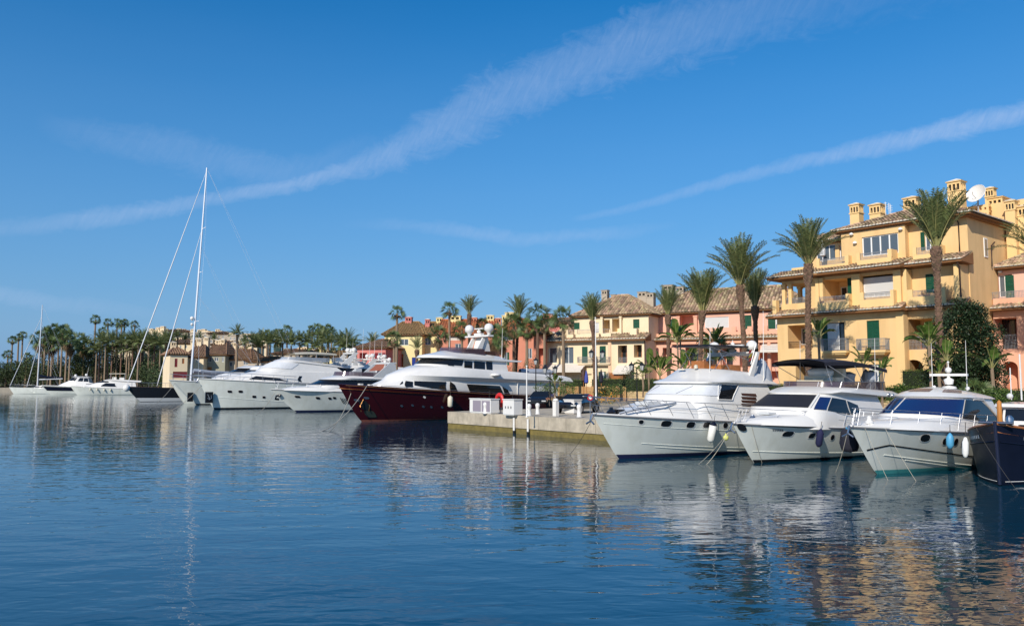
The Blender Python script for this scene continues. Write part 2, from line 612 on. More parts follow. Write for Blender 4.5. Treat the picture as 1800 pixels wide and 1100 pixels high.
class Hull:
    """x from stern (0) to bow, y to port, z up from the waterline"""
    def __init__(s, L, Lw, B, zb, zs, um=0.35, flare=0.84, p=1.8, kt=2.5, kw=1.55, stern=0.9, zmid=None, stemq=0.9):
        s.L, s.Lw, s.B, s.zb, s.zs, s.um, s.fl, s.p, s.kt, s.kw, s.st, s.sq = L, Lw, B, zb, zs, um, flare, p, kt, kw, stern, stemq

    def sheer(s, u):
        return s.zs + (s.zb - s.zs) * max(0.0, u) ** s.p

    def H(s, u, t, side=1, off=0.0):
        """point on the hull: u 0 stern..1 bow, t 0 waterline..1 sheer (negative below water)"""
        if off:
            a = s.H(u, t, 1)
            du = s.H(min(u + 0.004, 1), t) - s.H(u - 0.004, t)
            dt = s.H(u, t + 0.01) - s.H(u, t - 0.01)
            n = du.cross(dt)
            if n.length > 1e-9:
                n.normalize()
            if n.y < 0:
                n = -n
            a = a + n * off
            return Vector((a.x, a.y * side, a.z))
        tt = max(-0.35, t)
        xb = s.Lw + (s.L - s.Lw) * (max(tt, 0) ** s.sq) + min(tt, 0) * 2.4
        x = u * xb
        k = lerp(s.kw, s.kt, min(1, max(0, tt)))
        wf = lerp(s.fl, 1.0, min(1, max(0, tt)) ** 0.75)
        if tt < 0:
            wf *= (1 + tt * 1.5)
        if u > s.um:
            w = 1 - ((u - s.um) / (1 - s.um)) ** k
        else:
            w = s.st + (1 - s.st) * math.sin(u / s.um * math.pi / 2)
        return Vector((x, side * max(0.0, s.B / 2 * wf * w), t * s.sheer(u)))

    def mesh(s, nu=44, nt=12):
        mb = MB()
        us = [1 - (1 - i / nu) ** 1.25 for i in range(nu + 1)]
        ts = [-0.3, -0.12] + [j / nt for j in range(nt + 1)]
        for side in (1, -1):
            rows = [[s.H(u, t, side) for t in ts] for u in us]
            mb.grid(rows if side == 1 else [r[::-1] for r in rows])
        tr = [s.H(0, t, 1) for t in ts] + [s.H(0, t, -1) for t in ts][::-1]
        mb.face(tr)
        return mb

    def deck(s, mb, drop=0.06, camber=0.08, inset=0.04):
        us = [i / 40 for i in range(41)]
        rows = []
        for u in us:
            a = s.H(min(u, 0.996), 1.0)
            w = max(a.y - inset, 0.0)
            rows.append([(a.x, w * q, a.z - drop + camber * (1 - q * q)) for q in (1, 0.6, 0, -0.6, -1)])
        mb.grid(rows)

    def edge(s, mb, r, t=1.0, u0=0.0, u1=1.0, off=0.0, n=5, N=36, lift=0.0):
        for side in (1, -1):
            mb.tube([s.H(lerp(u0, u1, i / N), t if not callable(t) else t(lerp(u0, u1, i / N)), side, off) + Vector((0, 0, lift)) for i in range(N + 1)], r, n)

    def patch(s, mb, u0, u1, t0, t1, off=0.012, N=30, M=3, sides=(1, -1)):
        for side in sides:
            rows = []
            for i in range(N + 1):
                u = lerp(u0, u1, i / N)
                a = t0(u) if callable(t0) else t0
                b = t1(u) if callable(t1) else t1
                rows.append([s.H(u, lerp(a, b, j / M), side, off) for j in range(M + 1)])
            mb.grid(rows if side == 1 else [r[::-1] for r in rows])

    def oval(s, mb, u, t, ru, rt, off, side=1, n=12, sq=2.0, skew=0.0):
        pts = []
        for k in range(n):
            a = k * 2 * math.pi / n
            c, d = math.cos(a), math.sin(a)
            cx = math.copysign(abs(c) ** (2 / sq), c)
            dz = math.copysign(abs(d) ** (2 / sq), d)
            pts.append(s.H(u + (ru * cx + skew * dz) / s.L, t + rt * dz / s.sheer(u), side, off))
        mb.face(pts if side == 1 else pts[::-1])


class Loft:
    """stack of plan outlines. ring = (z_front, z_back, x_front, x_back, half width, nose length, nose power, taper)"""
    A = 0.42

    def __init__(s, rings):
        s.r = [tuple(r) + (0.0,) * (8 - len(r)) for r in rings]
        s.n = len(rings)

    def ringpt(s, r, q):
        zf, zb, xf, xb, w, nose, pw, tp = r
        a = abs(q)
        sg = 1 if q >= 0 else -1
        if a <= s.A:
            th = a / s.A * math.pi / 2
            x = xf - nose + nose * max(0.0, math.cos(th)) ** (2 / pw)
            y = w * max(0.0, math.sin(th)) ** (2 / pw)
        else:
            k = (a - s.A) / (1 - s.A)
            x = lerp(xf - nose, xb, k)
            y = w * (1 - tp * k * k)
        f = (x - xb) / (xf - xb)
        return Vector((x, sg * y, lerp(zb, zf, f)))

    def S(s, q, v, off=0.0):
        v = min(max(v, 0), s.n - 1 - 1e-6)
        i = int(v)
        k = v - i
        p = s.ringpt(s.r[i], q).lerp(s.ringpt(s.r[i + 1], q), k)
        if off:
            e = 0.01
            du = s.S(min(q + e, 1), v) - s.S(max(q - e, -1), v)
            i0 = max(int(v), min(v - 0.02, v))
            dv = s.ringpt(s.r[i + 1], q) - s.ringpt(s.r[i], q)
            nn = du.cross(dv)
            if nn.length > 1e-9:
                nn.normalize()
            out = Vector((p.x - (s.r[i][3] + s.r[i][2]) / 2, p.y * 3, 0))
            if nn.dot(out) < 0:
                nn = -nn
            p = p + nn * off
        return p

    def mesh(s, mb, N=48, cap=True, v0=0, v1=None, back=True):
        v1 = s.n - 1 if v1 is None else v1
        qs = [-1 + 2 * i / N for i in range(N + 1)]
        rows = [[s.S(q, v) for q in qs] for v in range(v0, v1 + 1)]
        mb.grid(rows)
        if back:
            for j in range(len(rows) - 1):
                mb.face([rows[j][-1], rows[j][0], rows[j + 1][0], rows[j + 1][-1]])
        if cap:
            top = rows[-1]
            h = N // 2
            for i in range(h):
                a, b = top[h + i], top[h + i + 1]
                c, d = top[h - i - 1], top[h - i]
                mb.face([a, b, c, d] if i else [a, b, c])

    def patch(s, mb, q0, q1, v0, v1, off=0.012, N=16, M=2):
        rows = []
        for i in range(N + 1):
            q = lerp(q0, q1, i / N)
            a = v0(q) if callable(v0) else v0
            b = v1(q) if callable(v1) else v1
            rows.append([s.S(q, lerp(a, b, j / M), off) for j in range(M + 1)])
        mb.grid(rows)

    def find(s, x, z, side, v0, v1):
        """surface coordinates of side-view point (x, z) between rings v0..v1"""
        v = (v0 + v1) / 2
        q = 0.7
        for _ in range(8):
            lo, hi = 0.0, 1.0
            for _ in range(14):
                q = (lo + hi) / 2
                if s.S(q, v).x > x:
                    lo = q
                else:
                    hi = q
            lo, hi = v0, v1
            for _ in range(12):
                v = (lo + hi) / 2
                if s.S(q, v).z > z:
                    hi = v
                else:
                    lo = v
        return q * side, v

    def side_window(s, mb, cols, v0, v1, off=0.014, n=10, sides=(1, -1)):
        """cols: list of (x, z_low, z_high) as seen from the side, smoothly joined"""
        for side in sides:
            rows = []
            for i in range(n + 1):
                t = i / n * (len(cols) - 1)
                k = min(int(t), len(cols) - 2)
                c = [lerp(cols[k][j], cols[k + 1][j], t - k) for j in range(3)]
                r = []
                for j in range(3):
                    q, v = s.find(c[0], lerp(c[1], c[2], j / 2), side, v0, v1)
                    r.append(s.S(q, v, off))
                rows.append(r)
            mb.grid(rows)

    def rim(s, mb, v, r, q0=-1, q1=1, n=4, N=40, off=0.0):
        mb.tube([s.S(lerp(q0, q1, i / N), v, off) for i in range(N + 1)], r, n)


def boat(name, label, cat, bow, aft, L, group=None):
    """empty at the stern waterline, local x to the bow; bow = place of the bow at the waterline"""
    n = math.hypot(*aft)
    ax, ay = aft[0] / n, aft[1] / n
    return thing(name, label, cat, (bow[0] + ax * L, bow[1] + ay * L, 0), math.atan2(-ay, -ax), group)


def hull_parts(root, h, m=HULLW, boot=None, boot_t=(-0.3, 0.09), rub=RUBR, rub_r=0.03, deckm=GEL, nt=12, toe=0.035):
    h.mesh(nt=nt).build('hull', m, root, smooth=True, merge=True, angle=0.7)
    mb = MB()
    h.deck(mb)
    mb.build('deck', deckm, root, smooth=True)
    if boot:
        mb = MB()
        h.patch(mb, 0, 0.998, boot_t[0], boot_t[1], off=0.022, N=44, M=6)
        mb.build('boot_stripe', boot, root, smooth=True)
    mb = MB()
    h.edge(mb, rub_r, t=0.985, off=0.01)
    mb.build('rubbing_strake', rub, root, smooth=True)
    if toe:
        mb = MB()
        h.edge(mb, toe, t=1.0, off=-0.03, lift=0.01)
        mb.build('toe_rail', deckm, root, smooth=True)


def portholes(root, h, lst, side=1, rimm=STEEL):
    """lst of (u, t, half length, half height, squareness, skew)"""
    for u, t, a, b, sq, sk in lst:
        for sd in (1, -1):
            mb = MB()
            h.oval(mb, u, t, a + 0.045, b + 0.04, 0.012, sd, sq=sq, skew=sk, n=16)
            o = mb.build('porthole', rimm, root)
            mb = MB()
            h.oval(mb, u, t, a, b, 0.022, sd, sq=sq, skew=sk, n=16)
            mb.build('glass', GLASS, o)


def bow_rail(root, h, u0, u1, hgt=0.62, n=8, lean=0.25, r=0.014, mid=True, inset=0.14, sides=(1, -1), pulpit=True, zoff=0.0):
    def top(u, side, k=1.0):
        p = h.H(min(u, 0.985), 1.0, side)
        y = max(abs(p.y) - inset, 0.05) * side
        return Vector((p.x + lean * k, y, p.z + hgt * k + zoff))
    mb = MB()
    a = [top(lerp(u0, u1, i / 24), 1) for i in range(25)]
    b = [top(lerp(u0, u1, i / 24), -1) for i in range(25)][::-1]
    if pulpit:
        e = a[-1]
        mb.tube(a + [Vector((e.x + 0.25, e.y * 0.5, e.z)), Vector((e.x + 0.25, -e.y * 0.5, e.z))] + b, r * 1.25, 5)
    else:
        mb.tube(a, r * 1.25, 5)
        mb.tube(b, r * 1.25, 5)
    mb.build('handrail', STEEL, root, smooth=True)
    for side in sides:
        for i in range(n):
            u = lerp(u0, u1, (i + 0.15) / (n - 0.7))
            if u > u1:
                continue
            p = h.H(u, 1.0, side)
            mb = MB()
            y = max(abs(p.y) - inset, 0.05) * side
            mb.tube([Vector((p.x, y, p.z)), top(u, side)], r, 5)
            mb.build('stanchion', STEEL, root, smooth=True)
    if mid:
        mb = MB()
        for side in sides:
            mb.tube([top(lerp(u0, u1, i / 24), side, 0.52) for i in range(25)], r * 0.6, 4)
        mb.build('guard_wire', STEEL, root)


def anchor(root, h, t=0.8, s=1.0, m=STEEL):
    p = h.H(0.985, 1.0, 1)
    mb = MB()
    x, z = p.x, p.z
    mb.tube([(x - 0.35 * s, 0, z + 0.05), (x + 0.22 * s, 0, z + 0.02), (x + 0.34 * s, 0, z - 0.22 * s)], 0.035 * s, 6)
    mb.tube([(x + 0.34 * s, -0.22 * s, z - 0.36 * s), (x + 0.30 * s, 0, z - 0.24 * s), (x + 0.34 * s, 0.22 * s, z - 0.36 * s)], 0.035 * s, 6)
    mb.box(x - 0.5 * s, x + 0.15 * s, -0.09 * s, 0.09 * s, z - 0.03, z + 0.05)
    mb.build('anchor', m, root, smooth=False)


def dome(root, x, y, z, r, base=0.25):
    mb = MB()
    mb.lathe([(r * 0.3, -base), (r * 0.55, -base * 0.3), (r, 0.0), (r * 1.02, r * 0.5), (r * 0.92, r * 0.95), (r * 0.6, r * 1.32), (0.01, r * 1.5)], (x, y, z), 14)
    return mb.build('satellite_dome', GEL, root, smooth=True)


def radar_bar(root, x, y, z, w=1.4):
    mb = MB()
    mb.lathe([(0.16, -0.25), (0.2, -0.05), (0.12, 0.0), (0.06, 0.03), (0.06, 0.1)], (x, y, z), 12)
    o = mb.build('radar', GEL, root, smooth=True)
    mb = MB()
    mb.box(x - 0.07, x + 0.07, y - w / 2, y + w / 2, z + 0.1, z + 0.2)
    mb.build('antenna_bar', GEL, o)


def whip(root, x, y, z, h, lean=0.15, r=0.012):
    mb = MB()
    mb.tube([(x, y, z), (x - lean, y, z + h)], [r * 1.6, r * 0.6], 5)
    mb.build('whip_antenna', GEL, root)


def fender(P, m=FWHITE, r=0.13, L=0.62, rope=0.5, tip=None, label='', tilt=0.06, group=None, lean=(0, 0)):
    """hangs with its top at P; a thing of its own"""
    t = thing('fender', label, 'fender', P, 0, group)
    mb = MB()
    prof = [(0.02, 0), (0.05, -0.03), (r * 0.7, -0.09), (r, -0.17)]
    prof += [(r * 1.02, -L * 0.5), (r, -L + 0.14), (r * 0.7, -L + 0.06), (0.05, -L + 0.01), (0.01, -L)]
    mb.lathe(prof, (0, 0, 0), 12)
    mb.build('fender_body', m, t, smooth=True)
    if tip:
        for z in (-0.005, -L + 0.005):
            mb = MB()
            sg = -1 if z > -0.1 else 1
            mb.lathe([(0.012, z - sg * 0.02), (0.05, z + sg * 0.005), (r * 0.78, z + sg * 0.09), (r * 1.01, z + sg * 0.15)], (0, 0, 0), 12)
            mb.build('end_cap', tip, t, smooth=True)
    mb = MB()
    mb.tube([(0, 0, -0.02), (lean[0], lean[1], rope)], 0.012, 5)
    mb.build('lanyard', DROPE, t)
    t.rotation_euler = (tilt, tilt, 0)
    return t


def rope(name_label, a, b, sag=0.3, r=0.014, m=ROPE, name='mooring_line', cat='mooring line', group=None):
    a, b = Vector(a), Vector(b)
    mb = MB()
    P = []
    for i in range(13):
        t = i / 12
        p = a.lerp(b, t)
        P.append((p.x - a.x, p.y - a.y, p.z - a.z - sag * 4 * t * (1 - t)))
    mb.tube(P, r, 5)
    return tag(mb.build(name, m, None, loc=a), name_label, cat, group)


def to_world(root, p):
    c, s_ = math.cos(root.rotation_euler.z), math.sin(root.rotation_euler.z)
    return Vector((root.location.x + p[0] * c - p[1] * s_, root.location.y + p[0] * s_ + p[1] * c, p[2]))
# ------------------------------------------------------------------ the setting: water, land, quay
U = Vector((-0.634, 0.773, 0))     # along the quay, to the far left
V = Vector((0.773, 0.634, 0))      # inland


def build_water():
    m_ = bpy.data.materials.new('harbour_water')
    m_.use_nodes = True
    nt = m_.node_tree
    N, L = nt.nodes.new, nt.links.new
    b = nt.nodes['Principled BSDF']
    b.inputs['Base Color'].default_value = (0.001, 0.034, 0.062, 1)
    b.inputs['Roughness'].default_value = 0.02
    b.inputs['IOR'].default_value = 1.6
    b.inputs['Specular Tint'].default_value = (0.90, 1.0, 0.96, 1)
    b.inputs['Specular IOR Level'].default_value = 0.62
    tc = N('ShaderNodeTexCoord')

    def nz(sx, sy, detail, rough, rot=0.0, dist=0.0):
        mp = N('ShaderNodeMapping')
        mp.inputs['Scale'].default_value = (sx, sy, 1)
        mp.inputs['Rotation'].default_value = (0, 0, rot)
        L(tc.outputs['Object'], mp.inputs['Vector'])
        t = N('ShaderNodeTexNoise')
        t.inputs['Scale'].default_value = 1.0
        t.inputs['Detail'].default_value = detail
        t.inputs['Roughness'].default_value = rough
        t.inputs['Distortion'].default_value = dist
        L(mp.outputs[0], t.inputs['Vector'])
        return t.outputs['Fac']

    def mul(a, k):
        n = N('ShaderNodeMath')
        n.operation = 'MULTIPLY'
        L(a, n.inputs[0])
        if isinstance(k, float):
            n.inputs[1].default_value = k
        else:
            L(k, n.inputs[1])
        return n.outputs[0]

    def add(a, c):
        n = N('ShaderNodeMath')
        n.operation = 'ADD'
        L(a, n.inputs[0])
        L(c, n.inputs[1])
        return n.outputs[0]
    swell = mul(nz(0.35, 0.75, 1, 0.5, 0.25, 0.3), 0.025)
    mid = mul(nz(1.3, 2.6, 1.5, 0.5, -0.2, 0.5), 0.0155)
    fine = mul(nz(4.5, 7.5, 1, 0.5, 0.15), 0.0027)
    # calmer and rougher patches
    patch = N('ShaderNodeMapRange')
    L(nz(0.05, 0.11, 2, 0.5, 0.3), patch.inputs['Value'])
    patch.inputs['From Min'].default_value = 0.35
    patch.inputs['From Max'].default_value = 0.65
    patch.inputs['To Min'].default_value = 0.55
    patch.inputs['To Max'].default_value = 1.15
    h = add(swell, mul(add(mid, fine), patch.outputs[0]))
    bp = N('ShaderNodeBump')
    bp.inputs['Strength'].default_value = 1.0
    bp.inputs['Distance'].default_value = 1.0
    L(h, bp.inputs['Height'])
    L(bp.outputs[0], b.inputs['Normal'])
    mb = MB()
    mb.face([(-4000, -400, 0), (4000, -400, 0), (4000, 4000, 0), (-4000, 4000, 0)])
    tag(mb.build('water', m_), kind='structure')


build_water()


def slab(name, poly, z1, m, z0=-2.0, top=None, kind='structure'):
    """land with vertical sides"""
    mb = MB()
    mb.face([(x, y, z1) for x, y in poly])
    for i in range(len(poly)):
        a, b = poly[i], poly[(i + 1) % len(poly)]
        mb.face([(a[0], a[1], z0), (b[0], b[1], z0), (b[0], b[1], z1), (a[0], a[1], z1)])
    return tag(mb.build(name, m, merge=True), kind=kind)


QZ = 1.15
MOLE_A = Vector((-4.5, 57.6, 0))          # far left corner of the mole head
MOLE_B = Vector((6.4, 44.3, 0))           # near right corner
Q0 = Vector((17.5, 46.0, 0))              # on the main quay edge
def q2(v):
    return (v.x, v.y)


mole_rt = MOLE_B + V * 9.6
mole_lt = MOLE_A + V * 22
quay_pts = [q2(Q0 - U * 48), q2(mole_rt), q2(mole_lt), (4.2, 82.2), (-10, 99), (-17, 108), (-31, 141), (-40, 145), (-66, 147), (-79, 180),
            (-104, 191), (-140, 212), (-260, 240), (-900, 420), (-900, 1200), (900, 1200), (900, -60)]
slab('quay', quay_pts, QZ, PAVE)


def build_mole():
    """the broad stone mole: a body with big cast blocks along its edges"""
    t = tag(link('mole', None), 'pale concrete mole with lockers and bollards between red and white yachts', 'mole')
    t.location = (MOLE_A.x, MOLE_A.y, 0)
    ax = (MOLE_B - MOLE_A)
    Lh = ax.length
    t.rotation_euler.z = math.atan2(ax.y, ax.x)
    mb = MB()
    mb.box(0.06, Lh - 0.06, 0.06, 23, -2, QZ - 0.012)
    mb.build('mole_core', CONC, t)
    n = 7
    w = Lh / n
    r = random.Random(4)
    for i in range(n):
        mb = MB()
        e = r.uniform(-0.012, 0.012)
        mb.box(i * w + 0.012, (i + 1) * w - 0.012, -0.10 + e, 1.1, 0.36, QZ + 0.006 + e * 0.5)
        mb.build('cast_block', CONC, t)
    for sgn, x0, nn in ((0, -0.06, 7), (1, Lh + 0.06, 3)):
        for i in range(nn):
            mb = MB()
            a = (x0, x0 + 1.0) if sgn == 0 else (x0 - 1.0, x0)
            mb.box(a[0], a[1], 1.125 + i * 3.0, 1.10 + (i + 1) * 3.0, 0.36, QZ + 0.004)
            mb.build('cast_block', CONC, t)
    mb = MB()
    mb.box(-0.02, Lh + 0.02, -0.04, 22, -2, 0.33)
    mb.build('tide_band', ALGAE, t)
    return t, Lh


MOLE, MOLE_L = build_mole()


def mole_pt(s_, d):
    a = (MOLE_B - MOLE_A).normalized()
    b = Vector((-a.y, a.x, 0))
    return MOLE_A + a * s_ + b * d


# garden terraces behind the quay, with their retaining walls
GZ = 2.05


def terrace(pts_front, depth_dir, depth, label, wall_top=GZ, mats=STONE, cs=0.5):
    """stone retaining wall of separate courses along a line of points"""
    root = thing('garden_wall', label, 'wall', (pts_front[0].x, pts_front[0].y, QZ))
    r = random.Random(len(label))
    mb = MB()
    for a, b in zip(pts_front[:-1], pts_front[1:]):
        a = a - pts_front[0]
        b = b - pts_front[0]
        t = (b - a).normalized()
        n = Vector((t.y, -t.x, 0))
        if n.dot(depth_dir) > 0:
            n = -n
        Ls = (b - a).length
        z = 0.0
        while z < wall_top - QZ - 0.01:
            hh = min(0.24, wall_top - QZ - z)
            s_ = -r.uniform(0, 0.3)
            while s_ < Ls:
                e = min(s_ + r.uniform(0.3, 0.65), Ls)
                s0 = max(s_, 0)
                if e - s0 > 0.05:
                    o = r.uniform(0.0, 0.035)
                    p0, p1 = a + t * (s0 + 0.008), a + t * (e - 0.008)
                    f0, f1 = p0 + n * o, p1 + n * o
                    g0, g1 = p0 - n * 0.2, p1 - n * 0.2
                    za, zb = z + 0.008, z + hh - 0.006
                    mb.face([(*q2(f0), za), (*q2(f1), za), (*q2(f1), zb), (*q2(f0), zb)])
                    mb.face([(*q2(f0), zb), (*q2(f1), zb), (*q2(g1), zb), (*q2(g0), zb)])
                    mb.face([(*q2(g0), za), (*q2(f0), za), (*q2(f0), zb), (*q2(g0), zb)])
                    mb.face([(*q2(f1), za), (*q2(g1), za), (*q2(g1), zb), (*q2(f1), zb)])
                s_ = e
            z += hh
    tag(mb.build('wall_stone', mats, root), kind='stuff')
    mb = MB()
    for a, b in zip(pts_front[:-1], pts_front[1:]):
        a = a - pts_front[0]
        b = b - pts_front[0]
        t = (b - a).normalized()
        n = depth_dir
        for off0, off1, z0, z1 in ((0.03, 0.32, 0, wall_top - QZ - 0.02), (-0.06, 0.34, wall_top - QZ + 0.003, wall_top - QZ + 0.09)):
            mbp = [a + n * off0, b + n * off0, b + n * off1, a + n * off1]
            lo = [(*q2(p), z0) for p in mbp]
            hi = [(*q2(p), z1) for p in mbp]
            mb.face(hi)
            for i in range(4):
                j = (i + 1) % 4
                mb.face([lo[i], lo[j], hi[j], hi[i]])
    mb.build('coping', mats, root)
    return root


YF = Plane((28.1, 50.3), (-U.x, -U.y))     # yellow house front plane; local x to the right
FR = Vector((-0.87, 0.5, 0)).normalized()
CF = Plane((15.3, 90.5), (0.87, -0.5))     # cream and salmon row front plane


def pf(pl, x, d=0.0):
    return pl.o + pl.x * x + pl.y * d


ga = [pf(YF, 16, -4.2), pf(YF, -14.5, -4.2), pf(YF, -15.5, 3.0), pf(CF, 12, -6), pf(CF, -12, -6), pf(CF, -14, 4)]
slab('garden_ground', [q2(p) for p in (ga + [Vector((-20, 150, 0)), Vector((60, 150, 0)), Vector((60, 20, 0))])], GZ, SOIL, z0=QZ - 0.3)
terrace([p - YF.y * 0.06 for p in ga[:2]], V, 3, 'ochre stone garden wall below the hedge of the yellow apartment house')
terrace([p - CF.y * 0.06 for p in ga[3:5]], CF.y, 3, 'ochre stone garden wall in front of the cream and salmon houses')
# far ground and the hill with the upper village
slab('far_ground', [(-260, 243), (-112, 214), (-80, 192), (-56, 172), (-34, 150), (-30, 400), (-260, 400)], 1.6, LAND, z0=0.5)
mbh = MB()
rows = []
for j in range(13):
    row = []
    for i in range(41):
        x = -420 + i * 16
        y = 215 + j * 14
        hx = math.exp(-((x + 70) / 105) ** 2)
        z = 1.2 + 13.0 * hx * min(1, max(0, (j - 1) / 6)) + noise.noise(Vector((x * .03, y * .03, 0))) * 1.2 * min(1, j / 3)
        row.append((x, y, z))
    rows.append(row)
mbh.grid(rows)
tag(mbh.build('hill', HILL, smooth=True), kind='structure')
# ------------------------------------------------------------------ building kit
def facade(mb, x0, x1, z0, z1, d, holes):
    """front wall face at depth d with recessed openings. hole = (x0,x1,z0,z1,depth,back,arch)"""
    xs = sorted({x0, x1, *[min(max(h[0], x0), x1) for h in holes], *[min(max(h[1], x0), x1) for h in holes]})
    zs = sorted({z0, z1, *[min(max(h[2], z0), z1) for h in holes], *[min(max(h[3], z0), z1) for h in holes]})
    for i in range(len(xs) - 1):
        for j in range(len(zs) - 1):
            cx, cz = (xs[i] + xs[i + 1]) / 2, (zs[j] + zs[j + 1]) / 2
            if any(h[0] < cx < h[1] and h[2] < cz < h[3] for h in holes):
                continue
            mb.face([(xs[i], d, zs[j]), (xs[i + 1], d, zs[j]), (xs[i + 1], d, zs[j + 1]), (xs[i], d, zs[j + 1])])
    for h in holes:
        a, b, c, e, dp = h[:5]
        back = h[5] if len(h) > 5 else False
        arch = h[6] if len(h) > 6 else 0
        y = d + dp
        mb.face([(a, d, c), (a, y, c), (a, y, e), (a, d, e)])
        mb.face([(b, y, c), (b, d, c), (b, d, e), (b, y, e)])
        mb.face([(a, d, e), (a, y, e), (b, y, e), (b, d, e)])
        mb.face([(a, y, c), (a, d, c), (b, d, c), (b, y, c)])
        if back:
            mb.face([(a, y, c), (b, y, c), (b, y, e), (a, y, e)])
        if arch:
            # spandrels of a segmental arch
            n = 8
            pts = []
            for k in range(n + 1):
                th = k / n * math.pi
                pts.append(((a + b) / 2 - (b - a) / 2 * math.cos(th), e - arch + arch * math.sin(th)))
            for k in range(n):
                p, q = pts[k], pts[k + 1]
                mb.face([(p[0], d, p[1]), (q[0], d, q[1]), (q[0], d, e), (p[0], d, e)])
                mb.face([(p[0], d, p[1]), (p[0], y, p[1]), (q[0], y, q[1]), (q[0], d, q[1])])


def body(root, m, x0, x1, z0, z1, d, D, holes=(), name='wall', lholes=(), rholes=()):
    mb = MB()
    facade(mb, x0, x1, z0, z1, d, list(holes))
    mb.face([(x0, D, z0), (x0, d, z0), (x0, d, z1), (x0, D, z1)])
    mb.face([(x1, d, z0), (x1, D, z0), (x1, D, z1), (x1, d, z1)])
    mb.face([(x1, D, z0), (x0, D, z0), (x0, D, z1), (x1, D, z1)])
    mb.face([(x0, d, z1), (x1, d, z1), (x1, D, z1), (x0, D, z1)])
    return mb.build(name, m, root)


def window(root, x0, x1, z0, z1, d, lights=2, fr=WHT, glass=WGLASS, w=0.055, blind=None, transom=False, name='window', sill=False):
    mb = MB()
    mb.box(x0, x0 + w, d - 0.03, d + 0.03, z0, z1)
    mb.box(x1 - w, x1, d - 0.03, d + 0.03, z0, z1)
    mb.box(x0 + w, x1 - w, d - 0.03, d + 0.03, z0, z0 + w)
    mb.box(x0 + w, x1 - w, d - 0.03, d + 0.03, z1 - w, z1)
    for i in range(1, lights):
        x = x0 + (x1 - x0) * i / lights
        mb.box(x - w * 0.6, x + w * 0.6, d - 0.028, d + 0.028, z0 + w, z1 - w)
    if transom:
        z = z0 + (z1 - z0) * 0.72
        mb.box(x0 + w, x1 - w, d - 0.02, d + 0.02, z - w * .4, z + w * .4)
    o = mb.build(name, fr, root)
    for i in range(lights):
        a = x0 + (x1 - x0) * i / lights + w * 0.7
        b = x0 + (x1 - x0) * (i + 1) / lights - w * 0.7
        mb = MB()
        mb.face([(a, d + 0.012, z0 + w), (b, d + 0.012, z0 + w), (b, d + 0.012, z1 - w), (a, d + 0.012, z1 - w)])
        mb.build('pane', glass, o)
    if blind is not None:
        mb = MB()
        mb.box(x0 + w, x1 - w, d - 0.045, d - 0.032, z1 - (z1 - z0) * blind, z1 - 0.01)
        mb.build('blind', BLIND, o)
    if sill:
        mb = MB()
        mb.box(x0 - 0.08, x1 + 0.08, d - 0.22, d - 0.03, z0 - 0.07, z0 - 0.004)
        mb.build('sill', YW2, o)
    return o


def shutter(root, x0, x1, z0, z1, d, m=GREEN, pairs=1):
    """closed or opened leaf with real slats"""
    for k in range(pairs):
        a = x0 + (x1 - x0) * k / pairs + (0.006 if k else 0)
        b = x0 + (x1 - x0) * (k + 1) / pairs - 0.006
        mb = MB()
        mb.box(a, a + 0.06, d - 0.045, d, z0, z1)
        mb.box(b - 0.06, b, d - 0.045, d, z0, z1)
        for z in (z0, (z0 + z1) / 2 - 0.04, z1 - 0.08):
            mb.box(a + 0.06, b - 0.06, d - 0.042, d - 0.003, z, z + 0.08)
        n = max(5, int((z1 - z0) / 0.11))
        for i in range(n):
            z = z0 + 0.05 + (z1 - z0 - 0.1) * i / n
            mb.face([(a + 0.06, d - 0.034, z), (b - 0.06, d - 0.034, z), (b - 0.06, d - 0.008, z + 0.09), (a + 0.06, d - 0.008, z + 0.09)])
        mb.build('shutter', m, root)


def railing(root, x0, x1, z0, z1, d, m=IRON, side=None, step=0.085, name='railing'):
    mb = MB()
    r = 0.011
    mb.box(x0, x1, d - 0.02, d + 0.02, z1 - 0.035, z1)
    mb.box(x0, x1, d - 0.012, d + 0.012, z0, z0 + 0.025)
    n = max(2, int((x1 - x0) / step))
    for i in range(n + 1):
        x = x0 + (x1 - x0) * i / n
        mb.box(x - r, x + r, d - r * .9, d + r * .9, z0 + 0.025, z1 - 0.035)
        if i < n:            # scroll work
            xm = x + step / 2
            zc = (z0 + z1) / 2
            mb.box(xm - 0.035, xm + 0.035, d - 0.006, d + 0.006, zc - 0.10, zc - 0.085)
            mb.box(xm - 0.035, xm + 0.035, d - 0.006, d + 0.006, zc + 0.07, zc + 0.085)
    if side:
        for xx in (x0, x1):
            mb.box(xx - 0.02, xx + 0.02, d + 0.02, d + side, z1 - 0.035, z1)
            mb.box(xx - 0.012, xx + 0.012, d + 0.02, d + side, z0, z0 + 0.025)
            k = max(1, int(side / step))
            for i in range(1, k):
                y = d + side * i / k
                mb.box(xx - r, xx + r, y - r, y + r, z0, z1 - 0.035)
    return mb.build(name, m, root)


def balcony(root, x0, x1, z0, z1, d, out=0.7, m=IRON, slabm=YW2):
    mb = MB()
    mb.box(x0, x1, d - out, d - 0.002, z0 - 0.13, z0)
    mb.box(x0 + 0.1, x1 - 0.1, d - out + 0.1, d - 0.002, z0 - 0.24, z0 - 0.133)
    mb.box(x0 + 0.22, x1 - 0.22, d - out + 0.22, d - 0.002, z0 - 0.33, z0 - 0.243)
    o = mb.build('balcony', slabm, root)
    railing(o, x0 + 0.04, x1 - 0.04, z0 + 0.04, z1, d - out + 0.05, m, side=out - 0.06)
    return o


TR = random.Random(11)


